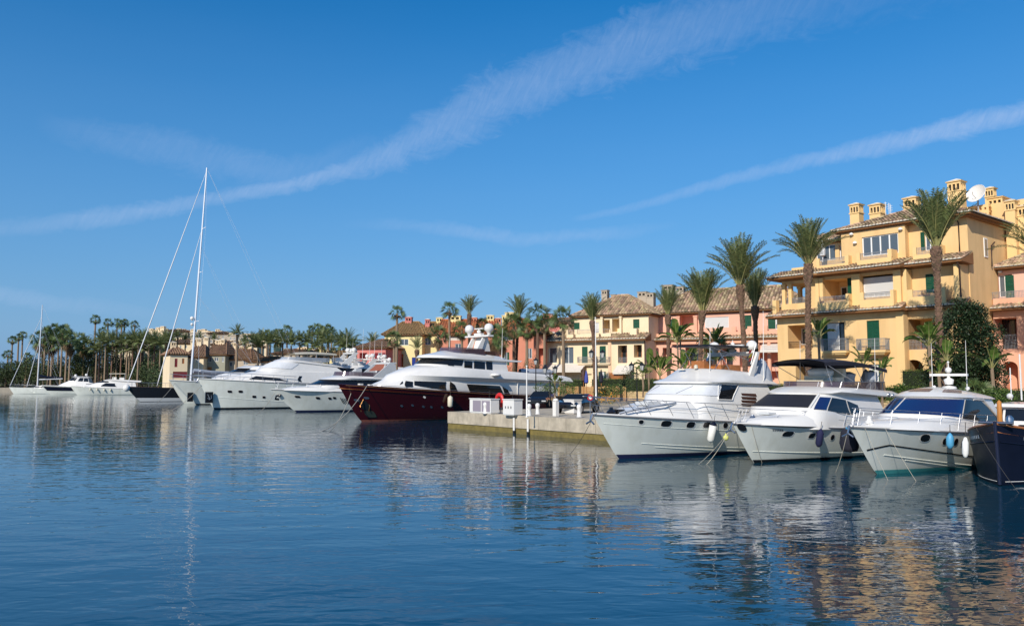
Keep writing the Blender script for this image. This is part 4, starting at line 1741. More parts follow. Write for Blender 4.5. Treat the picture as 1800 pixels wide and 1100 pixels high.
# ------------------------------------------------------------------ cream house and salmon row
def cream_house():
    P = CF
    t = thing('cream_house', 'cream house with green shutters and hipped tile roof behind the palms', 'house', (P.o.x, P.o.y, 0), P.rot)
    R = P.r
    E1, E2 = 7.95, 10.9
    lower = [R(965, 979, 611, 638, 0.5), R(990, 1008, 610, 639, 0.5), R(1023, 1033, 609, 638, 0.5), R(1054, 1065, 608, 638, 0.5), R(1088, 1104, 607, 638, 0.5), R(1116, 1130, 606, 628, 0.5)]
    gd = [R(1052, 1065, 653, 673, 0.5), R(957, 965, 655, 673, .5), R(1020, 1040, 657, 673, .5)]
    hs = [(*lower[0], .2), (*lower[1], .2), (*lower[2], .1), (*lower[3], .1), (*lower[4], 1.3, True), (*lower[5], 1.3, True)]
    hs += [(*q, 0.2, i > 0) for i, q in enumerate(gd)]
    body(t, CREAM, -13.1, -4.55, GZ - .3, E1 - .1, 0.5, 8, [h for h in hs if h[0] < -4.6])
    body(t, CREAM, -4.55, -0.45, GZ - .3, E1 - .1, 0.2, 8, [h for h in hs if h[0] > -4.6])
    mb = MB()
    mb.box(-4.9, -4.56, 0.1, 0.499, GZ, E1 - .15)
    mb.box(-13.15, -12.9, 0.3, 0.498, GZ, E1 - .15)
    mb.build('pilaster', PEACH, t)
    window(t, *lower[0], .65, 1, glass=WGLASS)
    window(t, *lower[1], .65, 2, glass=WGLASS)
    for i in (2, 3):
        shutter(t, *lower[i], .58, GREEN, 2)
        a = R((1014, 1045)[i - 2], (1041, 1072)[i - 2], 627, 638, -0.1)
        balcony(t, a[0], a[1], a[2], a[3], .5, out=0.6, slabm=CREAM)
    window(t, *lower[4], 1.4, 2, fr=TEAK, glass=WGLASSB)
    window(t, *lower[5], 1.4, 2, fr=TEAK, glass=WGLASSB)
    px_railing(t, P, 1088, 1104, 628, 638, 0.25)
    a = gd[0]
    window(t, a[0] + .25, a[1] - .25, a[2], a[3], .62, 1, blind=.5)
    shutter(t, a[0] - .02, a[0] + .24, a[2], a[3], .6, GREEN, 1)
    shutter(t, a[1] - .24, a[1] + .02, a[2], a[3], .6, GREEN, 1)
    eave(t, -13.6, -4.5, -0.2, 1.6, E1, E1 + .75, pitch=.32, row=.5)
    eave(t, -4.497, -0.1, -0.5, 1.4, E1 + .004, E1 + .75, pitch=.32, row=.5)
    # upper floor
    f2 = E1 + .55
    up = [R(1010, 1020, 567, 579, 1.6), R(1076, 1092, 560, 583, 1.4), R(1042, 1054, 567, 585, 1.6), R(1113, 1124, 561, 577, 1.4), R(1060, 1072, 562, 585, 1.4)]
    body(t, CREAM, -9.8, -0.4, f2 - .6, E2 - .15, 1.4, 8, [(*up[0], .1), (*up[1], 1.6, True), (*up[2], .15), (*up[3], .1), (*up[4], 1.6, True)], name='upper_storey')
    shutter(t, *up[0], 1.48, GREEN, 1)
    shutter(t, *up[3], 1.48, GREEN, 1)
    window(t, *up[2], 1.5, 2, blind=.9)
    px_window(t, P, 1061, 1069, 565, 584, 2.9, lights=1, blind=.8)
    for q in ((1057, 1060), (1090, 1093)):
        a = R(*q, 560, 583, 1.2)
        column(t, (a[0] + a[1]) / 2, 1.15, f2, E2 - .2, .12, m=CREAM)
    # balustrades
    for a0, a1 in ((996, 1008), (1012, 1053), (1057, 1074)):
        a = R(a0, a1, 580, 590, 0.6)
        mb = MB()
        mb.box(a[0], a[1], .55, .7, f2 - .2, f2 + .25)
        mb.box(a[0], a[0] + .2, .548, .702, f2 + .252, f2 + .8)
        mb.build('parapet', CREAM, t)
        railing(t, a[0] + .22, a[1] - .05, f2 + .3, f2 + .75, .62, step=.16)
    a = R(1108, 1120, 577, 590, 0.8)
    mb = MB()
    mb.box(a[0], a[1], .6, 1.35, f2 - .1, f2 + .7)
    mb.build('parapet', CREAM, t)
    hip_roof(t, -9.8, -0.4, 1.4, 9.4, E2, 2.7, pitch=.33, row=.52, over=.5, sides='flr', mort=False)
    hip_roof(t, -13.2, -9.4, .9, 7, E1 + .05, 2.0, pitch=.33, row=.52, over=.3, sides='fl', mort=False, name='annex_roof')
    for px_, ty, d_, w_ in ((1062, 509, 5, .75), (1078, 517, 5.5, .6), (1128, 512, 6.5, 1.1), (1142, 514, 6.5, .9)):
        x_, z_ = P.p(px_, ty, d_)
        chimney(t, x_, d_, E2 + .4, z_, w_, m=BEIGE, head=.6, n=2)
    # canopies over the ground floor
    for a0, a1, y0, y1 in ((953, 1022, 643, 651), (1078, 1108, 643, 654)):
        a = R(a0, a1, y0, y1, -1.0)
        mb = MB()
        mb.face([(a[0], -1.2, a[2]), (a[1], -1.2, a[2]), (a[1], .45, a[3] + .25), (a[0], .45, a[3] + .25)])
        mb.face([(a[0], -1.2, a[2] - .22), (a[1], -1.2, a[2] - .22), (a[1], -1.2, a[2]), (a[0], -1.2, a[2])])
        mb.build('awning', AWN, t)
    mb = MB()
    a = R(1076, 1100, 655, 673, 0)
    mb.box(a[0], a[1], -.9, .1, GZ, a[3])
    mb.build('wooden_porch', TEAK, t)
    downpipe(t, [(-.42, .12, E1 - .2), (-.42, .12, GZ + 1)], .06)


cream_house()


def salmon_row():
    P = Plane(q2(pf(CF, 0.0, 4.0)), (0.87, -0.5))
    t = thing('salmon_house', 'long salmon pink house with brown tile roof between cream and yellow houses', 'house', (P.o.x, P.o.y, 0), P.rot)
    R = P.r
    E1, E2 = 7.95, 11.0
    lw = [(R(1165, 1181, 611, 640, 0), 1.2), (R(1205, 1224, 610, 642, 0), 1.4), (R(1237, 1260, 609, 642, 0), 1.4), (R(1270, 1288, 609, 642, 0), 1.4), (R(1300, 1324, 600, 645, 0), 1.2), (R(1334, 1378, 618, 645, 0), 1.5), (R(1334, 1378, 652, 685, 0), 1.2)]
    body(t, SALM, -1.5, 17, GZ - .3, E1 - .1, 0, 9, [(*q, d_, True) for q, d_ in lw])
    for q, d_ in lw[:5]:
        window(t, q[0] + .1, q[1] - .1, q[2] + .1, q[3] - .1, d_ - .05, 2, fr=BRN, glass=WGLASSB)
    up = [(R(1178, 1186, 561, 575, .8), 0), (R(1193, 1222, 552, 580, .8), 1), (R(1239, 1281, 557, 576, .8), 2), (R(1307, 1321, 554, 578, .8), 0), (R(1350, 1363, 557, 578, .8), 0), (R(1363, 1378, 557, 578, .8), 3)]
    body(t, SALM, -1.5, 17, E1 + .1, E2 - .15, .8, 9, [(*q, 1.5 if k == 1 else .12, k == 1) for q, k in up], name='upper_storey')
    for q, k in up:
        if k == 0:
            shutter(t, *q, .9, GREEN, 2)
        elif k == 2:
            window(t, *q, .9, 3, blind=.98)
        elif k == 3:
            window(t, *q, .9, 2, blind=.6)
    for a0, a1 in ((1190, 1195), (1220, 1226)):
        a = R(a0, a1, 550, 585, .6)
        column(t, (a[0] + a[1]) / 2, .6, E1 + .3, E2 - .3, .2, m=PINK)
    mb = MB()
    mb.box(-1.4, 17, 0.02, .2, E1 + .2, E1 + .75)
    for px_ in (1290, 1318, 1345):
        x_ = P.p(px_, 575, .1)[0]
        mb.box(x_ - .25, x_ + .25, .018, .22, E1 + .752, E1 + 1.3)
    mb.build('parapet', PINK, t)
    a = R(1336, 1370, 603, 616, -1.2)
    mb = MB()
    for i in range(4):
        z0 = lerp(a[2], a[3], i / 4)
        z1 = lerp(a[2], a[3], (i + 1) / 4)
        y0, y1 = lerp(-1.4, -.1, i / 4), lerp(-1.4, -.1, (i + 1) / 4)
        mb.face([(a[0], y0, z0), (a[1], y0, z0), (a[1], y1, z1 - .03), (a[0], y1, z1 - .03)])
    mb.face([(a[0], -1.4, a[2] - .2), (a[1], -1.4, a[2] - .2), (a[1], -1.4, a[2]), (a[0], -1.4, a[2])])
    mb.build('awning', AWN, t)
    for px_ in (1230, 1264, 1332, 1352):
        a = P.p(px_, 630, -.3)
        column(t, a[0], -.2, GZ, E1 - .25, .22, m=PINK, rect=False)
    mb = MB()
    mb.box(1.5, 17, -.42, -.02, E1 - .55, E1 - .2)
    mb.box(8.5, 17, -1.5, -1.3, GZ, GZ + 1.3)
    mb.build('beam', PINK, t)
    eave(t, -1.2, 17, -.7, .2, E1, E1 + .4, pitch=.34, row=.5)
    hip_roof(t, -1.8, 17, .8, 9, E2 + .1, 3.0, pitch=.36, row=.55, over=.5, sides='flr', mort=False)
    for px_, ty, d_, w_, dd_ in ((1173, 500, 5, 1.3, 1.3), (1194, 503, 4.2, 1.0, 1.8), (1309, 497, 6, .7, .7)):
        x_, z_ = P.p(px_, ty, d_)
        chimney(t, x_, d_, E2 + .3, z_, w_, dd_, m=BEIGE if px_ < 1300 else SALM, head=.6, n=2)


salmon_row()


# ------------------------------------------------------------------ simpler houses further off
def far_house(px0, px1, D, eave_y, ridge_y, wallm, roofm, label, name='house', depth=9.0, ang=0.0, base=1.2, wins=(), chims=(),
              pitch=.4, row=.6, over=.4, inset=None, flat=False, soff=SOFF, extra=None, group=None):
    a, b = at(px0, eave_y, D), at(px1, eave_y, D)
    ax = Vector((math.cos(ang), math.sin(ang)))
    P = Plane((a.x, a.y), ax)
    x1, ze = P.p(px1, eave_y, 0)
    ze = P.p((px0 + px1) / 2, eave_y, 0)[1]
    t = thing(name, label, 'house', (P.o.x, P.o.y, 0), P.rot, group)
    holes = []
    ws = []
    for w in wins:
        q = P.r(*w[:4], 0)
        deep = len(w) > 5 and w[5]
        holes.append((*q, 1.2 if deep else .12, bool(deep)))
        ws.append((q, w[4], deep))
    body(t, wallm, 0, x1, base, ze, 0, depth, holes)
    for q, k, deep in ws:
        if deep:
            continue
        if k is None:
            window(t, *q, .08, 2)
        elif k == 'v':                       # open shutters each side of a white window
            s = (q[1] - q[0]) * .3
            window(t, q[0] + s, q[1] - s, q[2], q[3], .08, 1)
            return_m = KS[0]
            shutter(t, q[0], q[0] + s, q[2], q[3], .04, return_m, 1)
            shutter(t, q[1] - s, q[1], q[2], q[3], .04, return_m, 1)
        else:
            shutter(t, *q, .08, k, 1)
    if not flat:
        zr = P.p((px0 + px1) / 2, ridge_y, depth / 2)[1]
        hip_roof(t, 0, x1, 0, depth, ze + .06, max(zr - ze, .4), m=roofm, pitch=pitch, row=row, over=over, sides='flr', mort=False, seg=2, inset=inset if inset is not None else min(depth / 2, (x1) * .4), soff=soff, along=True)
    else:
        mb = MB()
        mb.box(-.15, x1 + .15, -.15, depth + .15, ze + .002, ze + .3)
        mb.build('cornice', wallm, t)
    for c in chims:
        px_, ty, w_, m_ = c
        x_, z_ = P.p(px_, ty, depth / 2)
        chimney(t, x_, depth / 2 - w_ / 2, ze, z_, w_, m=m_, head=min(.8, max(.3, (z_ - ze) * .5)), n=2)
    return t, P


KS = [DKRED]
far_house(628, 678, 116, 612, 598, REDW, TILER, 'low rose red house with dark red shutters left of the lemon house', ang=-.25,
          wins=((632, 645, 620, 633, None, 1), (659, 677, 620, 641, 'v')), inset=2.5)
KS[0] = GREEN
far_house(676, 742, 121, 589, 567, LEMON, TILET, 'lemon yellow house with olive roof and orange shutters', ang=-.1, base=1.2,
          wins=((703, 718, 596, 607, None), (683, 692, 625, 648, TEAK), (700, 709, 622, 645, ORS), (724, 734, 628, 645, BLUES)),
          chims=((719, 556, 1.0, REDW), (752, 560, .7, REDW)), inset=2.0, depth=10)
far_house(742, 776, 122.5, 588, 567, LEMON, TILET, 'narrow lemon yellow house with olive roof right of the first lemon house', ang=-.05,
          wins=((747, 757, 594, 606, None), (748, 754, 625, 645, TEAK)), chims=((773, 557, 1.0, LEMON),), inset=.3, depth=10)
far_house(770, 868, 121, 590, 563, ORW, TILEO, 'terracotta house with orange roof behind the red yacht', ang=-.05,
          wins=((784, 812, 590.5, 598, AWN), (800, 812, 604, 616, None), (838, 850, 604, 616, None)),
          chims=((801, 554, 1.7, LEMON), (833, 557, 1.0, ORW), (862, 553, 1.1, LEMON), (876, 558, .9, ORW)), inset=.3, depth=10)
far_house(866, 942, 112, 588, 562, ORW, TILEO, 'terracotta house with blue shutters behind the tall palms', ang=-.2,
          wins=((884, 901, 588.5, 598, None), (883, 895, 619, 642, 'v'), (925, 935, 612, 630, None)),
          chims=((897, 548, 1.3, LEMON), (888, 553, .8, LEMON)), inset=3.5, depth=10)
KS[0] = BLUES
far_house(940, 984, 104, 572, 562, REDW, TILER, 'dark rose red house left of the cream house roof', ang=-.5,
          wins=((942, 952, 581, 590, None), (955, 975, 583, 593, AWN)), chims=((963, 550, .95, REDW), (973, 553, .8, ORW)), depth=8, inset=.3)
far_house(938, 958, 96, 588, 582, ORW, TILET, 'small terracotta porch house with tan roof beside the cream house', ang=-.2, wins=((942, 955, 612, 640, None, 1),), depth=6)

# the village left of the red yacht
far_house(299, 330, 148, 623, 611, CREAM, TILER, 'cream gabled house with dark red shutters at the waterside', ang=.55,
          wins=((307, 312, 630, 645, DKRED), (320, 324, 630, 639, TEAK), (304, 329, 653, 664, DKRED, 0)), chims=((305, 600, .9, CREAM),), depth=8, inset=3.2)
far_house(328, 358, 153, 628, 607, CREAM, TILER, 'cream terrace house with brown roof behind the tall mast', ang=.1,
          wins=((345, 351, 628.5, 636, None), (333, 338, 632, 640, TEAK)), chims=((340, 596, .8, CREAM), (351, 594, .9, CREAM)), depth=8)
far_house(356, 396, 156, 624, 604, GREYW, TILER, 'grey green waterside house with deep brown roof', ang=-.05,
          wins=((362, 372, 628, 636, None), (377, 384, 628, 635, None), (390, 394, 627, 636, None), (364, 372, 645, 654, TEAK)),
          chims=((364, 592, .9, CREAM), (386, 597, 1.2, CREAM), (392, 596, 1.0, CREAM)), depth=8)
far_house(394, 440, 158, 632, 612, BEIGE, TILER, 'beige house with brown hipped roof beside the pale palm trunk', ang=-.1,
          wins=((399, 408, 636, 644, None), (428, 436, 632.5, 641, None)), chims=((413, 601, 1.0, CREAM), (440, 603, 1.0, CREAM), (426, 607, .8, CREAM)), depth=8)
far_house(436, 495, 156, 636, 628, BEIGE, TILER, 'low beige building with tan roof behind the large white yacht', ang=-.05,
          wins=((448, 456, 640, 648, None), (470, 478, 640, 648, None), (484, 491, 640, 648, None)), depth=8)
far_house(480, 555, 172, 622, 614, BEIGE, TILER, 'long low house with brown roof below the palm grove', ang=-.05,
          wins=((492, 500, 626, 634, None), (520, 528, 626, 634, None)),
          chims=((488, 604, 1.3, LEMON), (504, 612, 1.1, CREAM), (529, 610, 1.1, CREAM), (536, 609, 1.4, CREAM), (548, 612, 1.2, CREAM), (553, 613, 1.1, CREAM)), depth=9)
far_house(552, 626, 165, 628, 618, LEMON, TILET, 'yellow house with tan roof behind the radar masts', ang=-.05,
          wins=((562, 568, 632, 640, None), (590, 597, 632, 640, None)), chims=((566, 608, 1.2, LEMON), (586, 610, 1.1, LEMON), (575, 614, 1.0, CREAM)), depth=9)
# upper village on the hill
HV = [(262, 288, 262, 584, 'square cream tower house on the hill left of the mast', CREAM, ((267, 577), (279, 575), (287, 573), (274, 580))),
      (286, 330, 270, 583, 'beige terraced block on the hill just left of the mast', BEIGE, ((292, 577), (300, 580), (315, 577), (323, 578), (329, 580))),
      (334, 368, 268, 585, 'beige hilltop block directly behind the tall mast', BEIGE, ((340, 578), (352, 579), (359, 578), (365, 581))),
      (366, 402, 262, 587, 'beige hilltop block with paired chimneys right of the mast', BEIGE, ((372, 582), (383, 578), (388, 581), (398, 584))),
      (400, 436, 258, 590, 'beige hilltop block behind the palm crown', BEIGE, ((408, 585), (420, 588), (430, 586))),
      (430, 470, 256, 592, 'cream hilltop block at the right end of the upper village', CREAM, ((437, 586), (446, 587), (458, 588))),
      (232, 264, 250, 602, 'brown roofed hillside house left of the cream tower', BEIGE, ((236, 590), (245, 592), (256, 590))),
      (196, 232, 240, 612, 'hillside house with red roof among the left palms', CREAM, ((218, 596), (226, 600)))]
for i, (a, b, D, ey, lab, m_, ch) in enumerate(HV):
    wn = []
    k = a + 4
    while k < b - 5:
        wn.append((k, k + 2.6, ey + 3, ey + 7, None))
        wn.append((k, k + 2.6, ey + 11, ey + 15, None))
        k += 7
    far_house(a, b, D, ey, ey - 3.5, m_, TILER, lab, ang=.15 if i % 2 else -.2, base=8 if i < 6 else 4, wins=wn,
              chims=[(c[0], c[1], 1.3, CREAM) for c in ch], depth=9, flat=(i in (0, 2, 4)), pitch=.9, row=1.2, group=None)
HV2 = [(300, 336, 205, 600, 'brown roofed house above the cream waterside house'), (372, 414, 205, 603, 'house with terraced brown roof below the hilltop blocks'), (414, 452, 210, 605, 'brown roofed house behind the tall date palm')]
for a, b, D, ey, lab in HV2:
    far_house(a, b, D, ey + 4, ey - 3, CREAM, TILER, lab, ang=.1, base=3, wins=[(a + 6 + k * 10, a + 9 + k * 10, ey + 7, ey + 12, None) for k in range(3)],
              chims=((a + 8, ey - 7, 1.1, CREAM), (a + 20, ey - 8, 1.2, CREAM), (b - 5, ey - 6, 1.1, CREAM)), depth=9, pitch=.8, row=1.1)
# ------------------------------------------------------------------ palms and other plants
def frond_mesh(L, a0, bend, n=34, leaf=0.22, width=0.05, seed=0, vup=0.35, name='frond', m=(FROND, RACH), droop=0.25):
    r = random.Random(seed)
    mb = MB()
    P = []
    x = z = 0.0
    N = 12
    side = r.uniform(-.12, .12)
    ysum = 0
    for i in range(N + 1):
        P.append(Vector((x, ysum, z)))
        a = a0 - bend * (i / N) ** 1.35
        x += L / N * math.cos(a)
        z += L / N * math.sin(a)
        ysum += side * L / N * (i / N)
    mb.cur = 1
    mb.tube(P, [lerp(0.028, 0.006, i / N) * L / 2.6 for i in range(N + 1)], 3, caps=False)
    mb.cur = 0
    for i in range(n):
        t = lerp(0.16, 1.0, (i + .5) / n)
        k = min(int(t * N), N - 1)
        p = P[k].lerp(P[k + 1], t * N - k)
        tn = (P[k + 1] - P[k]).normalized()
        up = Vector((0, 1, 0)).cross(tn)
        if up.dot(Vector((-tn.z, 0, tn.x))) < 0:
            up = -up
        ll = L * leaf * (0.35 + 0.75 * math.sin(math.pi * min(1, t * 0.9 + .08)) ** .7) * r.uniform(.85, 1.1)
        for sd in (1, -1):
            dr = (Vector((0, sd, 0)) * math.cos(.65) + tn * math.sin(.65) + up * (vup + r.uniform(-.2, .2))).normalized()
            tip = p + dr * ll + Vector((0, 0, -droop * ll * r.uniform(.4, 1.3)))
            mid = p + dr * ll * .45
            w = tn * (width * L / 2.6 * .5)
            mb.face([p - w * .3, mid - w, tip, mid + w])
    me = bpy.data.meshes.new(name)
    me.from_pydata(mb.v, [], mb.f)
    for q in m:
        me.materials.append(q)
    me.polygons.foreach_set('material_index', mb.m)
    me.update()
    return me


# shared leaf shapes, from upright to arching
FR_MESH = []
for mm in ((FROND, RACH), (FROND2, RACH)):
    FR_MESH.append([frond_mesh(2.6, math.radians(a), math.radians(b), seed=i, m=mm, n=34, leaf=.165, width=.06) for i, (a, b) in enumerate(
        [(86, 22), (80, 30), (73, 38), (66, 48), (59, 60), (51, 68), (43, 72), (34, 70), (24, 62), (12, 50)])])


def palm_trunk(root, H, r0=0.22, r1=0.19, bulge=True, m=TRUNK, seed=0, bl=1.3, br=0.36, lean=(0, 0), stubs=True):
    rr = random.Random(seed)
    mb = MB()
    rows = []
    n = 12
    z = 0
    prof = []
    step = 0.16
    k = 0
    while z < H:
        t = z / H
        r = lerp(r0, r1, t) * (1.25 - .25 * min(1, z / .6))
        if bulge and z > H - bl:
            q = (z - (H - bl)) / bl
            r = lerp(r1, br, math.sin(min(1, q * 1.15) * math.pi / 2 * 1.3) if q < .8 else .8 - (q - .8) * 2.2)
        prof.append((r * (1.05 if k % 2 else .97), z))
        z += step
        k += 1
    prof.append((0.1, H))
    for r, z in prof:
        t = z / H
        cx, cy = lean[0] * t * t, lean[1] * t * t
        rows.append([(cx + r * math.cos(i * 2 * math.pi / n + z) * (1 + .04 * rr.uniform(-1, 1)), cy + r * math.sin(i * 2 * math.pi / n + z), z) for i in range(n + 1)])
    mb.grid(rows)
    mb.build('trunk', m, root)
    if stubs:                                   # cut leaf bases: little scales round the stem
        mb = MB()
        z = 0.3
        gold = 0
        while z < H - 0.15:
            t = z / H
            r = lerp(r0, r1, t)
            big = 1.0
            if bulge and z > H - bl:
                q = (z - (H - bl)) / bl
                r = lerp(r1, br, math.sin(min(1, q * 1.15) * math.pi / 2 * 1.3) if q < .8 else .8 - (q - .8) * 2.2)
                big = 1.5
            cx, cy = lean[0] * t * t, lean[1] * t * t
            for j in range(7):
                gold += 2.399
                c, s_ = math.cos(gold), math.sin(gold)
                w = .07 * big
                o = r + .045 * big
                zz = z + rr.uniform(-.04, .04)
                a = Vector((cx + c * r - s_ * w, cy + s_ * r + c * w, zz - .03))
                b = Vector((cx + c * r + s_ * w, cy + s_ * r - c * w, zz - .03))
                tp = Vector((cx + c * o, cy + s_ * o, zz + .09 * big))
                tb = Vector((cx + c * r * .95, cy + s_ * r * .95, zz + .12 * big))
                mb.face([a, b, tp])
                mb.face([b, tb, tp])
                mb.face([tb, a, tp])
            z += .135
        tag(mb.build('bark_scales', m, root), kind='stuff')


def date_palm(px, base_py, crown_py, D, top_py, label, gz=QZ, nf=56, wide=5.0, seed=0, olive=0, group=None, lean=(0, 0), trunk_r=0.155):
    """crown_py the height of the crown's foot, top_py its top"""
    c = at(px, crown_py, D)
    t = thing('date_palm', label, 'palm tree', (c.x - lean[0], D - lean[1], gz), 0, group)
    H = c.z - gz
    S_ = (at(px, top_py, D).z - c.z) / 2.82
    nf = int(nf * .52)
    palm_trunk(t, H, trunk_r * 1.15, trunk_r * .95, True, seed=seed, br=trunk_r * 1.8, bl=min(1.5, H * .16), lean=lean)
    r = random.Random(seed * 13 + 5)
    ga = 2.39996
    for i in range(nf):
        k = i / nf
        idx = min(9, max(0, int(((1 - k) ** .85) * wide * .92 + r.uniform(-.6, .9))))
        ms = FR_MESH[1 if (idx > 4 and r.random() < .55 + olive) or r.random() < olive else 0]
        o = link('frond', ms[idx], t)
        s = S_ * r.uniform(.86, 1.04)
        a = i * ga + r.uniform(-.2, .2)
        rad = 0.1 + .05 * (1 - k)
        o.location = (lean[0] + math.cos(a) * rad, lean[1] + math.sin(a) * rad, H - .12 + k * .25)
        o.rotation_euler = (r.uniform(-.12, .12), r.uniform(-.05, .05), a)
        o.scale = (s, s, s)
    return t


def fan_crown(seed, n=27, R=1.0, dead=16):
    """fan palm crown of unit radius; returns (green mesh, dead skirt mesh)"""
    r = random.Random(seed)
    out = []
    for which in (0, 1):
        mb = MB()
        cnt = n if which == 0 else dead
        for i in range(cnt):
            a = i * 2.39996 + r.uniform(-.2, .2)
            if which == 0:
                el = math.radians(lerp(80, -48, (i / cnt) ** .9) + r.uniform(-8, 8))
            else:
                el = math.radians(r.uniform(-85, -55))
            d = Vector((math.cos(a) * math.cos(el), math.sin(a) * math.cos(el), math.sin(el)))
            pl = R * r.uniform(.42, .58) * (1 if which == 0 else .8)
            p = d * pl
            side = d.cross(Vector((0, 0, 1)))
            if side.length < .05:
                side = Vector((1, 0, 0))
            side.normalize()
            side = Matrix.Rotation(r.uniform(-1.25, 1.25), 3, d) @ side
            up = side.cross(d)
            w = .012 * R
            mb.face([side * w, p + side * w, p - side * w, -side * w])
            fr = R * r.uniform(.42, .55)
            m_ = 13
            tiltv = up * r.uniform(-.15, .3)
            for j in range(m_):
                f = (j / (m_ - 1) - .5) * 2 * 1.45
                dv = (d * math.cos(f) + side * math.sin(f) + tiltv * (abs(f)) * .4).normalized()
                l_ = fr * (1 - .25 * abs(f) / 1.45) * r.uniform(.85, 1.05)
                tip = p + dv * l_ + Vector((0, 0, -.16 * l_ if which == 0 else -.3 * l_))
                mid = p + dv * l_ * .55
                pw = dv.cross(up).normalized() * l_ * .055
                mb.face([p, mid - pw, tip, mid + pw])
        me = bpy.data.meshes.new('crown' if which == 0 else 'dead_skirt')
        me.from_pydata(mb.v, [], mb.f)
        me.materials.append(FAN if which == 0 else DEADP)
        me.update()
        out.append(me)
    return out


FANS = [fan_crown(s) for s in range(4)]
TRK = {}


def slim_trunk(m, seed):
    k = (m.name, seed)
    if k not in TRK:
        mb = MB()
        rr = random.Random(seed)
        prof = [(1.5, 0), (1.15, .04), (1, .1)] + [(1 - .3 * i / 12 + rr.uniform(-.05, .05), .1 + .9 * i / 12) for i in range(1, 13)]
        mb.lathe(prof, (0, 0, 0), 7)
        me = bpy.data.meshes.new('trunk')
        me.from_pydata(mb.v, [], mb.f)
        me.materials.append(m)
        TRK[k] = me
    return TRK[k]


def fan_palm(px, crown_py, D, R, label, gz=QZ, seed=0, group=None, tr=.16, m=TRUNKP, skirt=1.0, cat='palm tree'):
    c = at(px, crown_py, D)
    t = thing('fan_palm', label, cat, (c.x, D, gz), 0, group)
    H = max(c.z - gz, 1)
    o = link('trunk', slim_trunk(m, seed % 3), t)
    o.scale = (tr, tr, H)
    g, d = FANS[seed % 4]
    o = link('crown', g, t, (0, 0, H), seed * 1.3)
    R *= 1.2
    o.scale = (R, R, R * 1.02)
    if skirt:
        o = link('dead_skirt', d, t, (0, 0, H), seed * 2.1)
        o.scale = (R * .85, R * .85, R * 1.0 * skirt)
    return t


# a whole date palm crown in one mesh, for the far ones
def far_crown(seed, n=34, upright=0.0):
    r = random.Random(seed)
    mb = MB()
    for i in range(n):
        k = i / n
        a = i * 2.39996 + r.uniform(-.25, .25)
        a0 = math.radians(lerp(84, 8 + upright * 30, k ** .9) + r.uniform(-8, 8))
        bend = math.radians(lerp(25, 75, k))
        P = []
        x = z = 0.0
        N = 6
        for j in range(N + 1):
            P.append(Vector((x * math.cos(a), x * math.sin(a), z)))
            an = a0 - bend * (j / N) ** 1.3
            x += 1.15 / N * math.cos(an)
            z += 1.15 / N * math.sin(an)
        sd = Vector((-math.sin(a), math.cos(a), 0))
        for j in range(12):
            t = lerp(.15, .98, j / 11)
            kk = min(int(t * N), N - 1)
            p = P[kk].lerp(P[kk + 1], t * N - kk)
            tn = (P[kk + 1] - P[kk]).normalized()
            ll = .26 * (.4 + .7 * math.sin(math.pi * min(1, t * .9 + .08)))
            for s in (1, -1):
                dv = (sd * s * .8 + tn * .6 + Vector((0, 0, .15))).normalized()
                w = tn * .035
                mb.face([p - w, p + dv * ll * .5 - w, p + dv * ll + Vector((0, 0, -.06)), p + w])
    me = bpy.data.meshes.new('crown')
    me.from_pydata(mb.v, [], mb.f)
    me.materials.append(FROND)
    me.update()
    return me


FARC = [far_crown(s, upright=(s % 3) * .35) for s in range(4)]


def far_palm(px, crown_py, D, R, label, gz=1.2, seed=0, group=None, tr=.22, m=TRUNKP):
    c = at(px, crown_py, D)
    t = thing('date_palm', label, 'palm tree', (c.x, D, gz), 0, group)
    H = max(c.z - gz, 1)
    o = link('trunk', slim_trunk(m, seed % 3), t)
    o.scale = (tr, tr, H)
    o = link('crown', FARC[seed % 4], t, (0, 0, H), seed * 1.7)
    o.scale = (R, R, R)
    return t


def leaf_cloud(mb, pts, size, r, up=0.3, aspect=.5):
    for p in pts:
        a, b = r.uniform(0, 6.283), r.uniform(-.9, 1.2)
        d = Vector((math.cos(a) * math.cos(b), math.sin(a) * math.cos(b), math.sin(b)))
        s = d.cross(Vector((r.uniform(-1, 1), r.uniform(-1, 1), 1))).normalized()
        l_ = size * r.uniform(.6, 1.25)
        w = s * l_ * aspect * .5
        p = Vector(p)
        mb.face([p, p + d * l_ * .5 + w, p + d * l_, p + d * l_ * .5 - w])


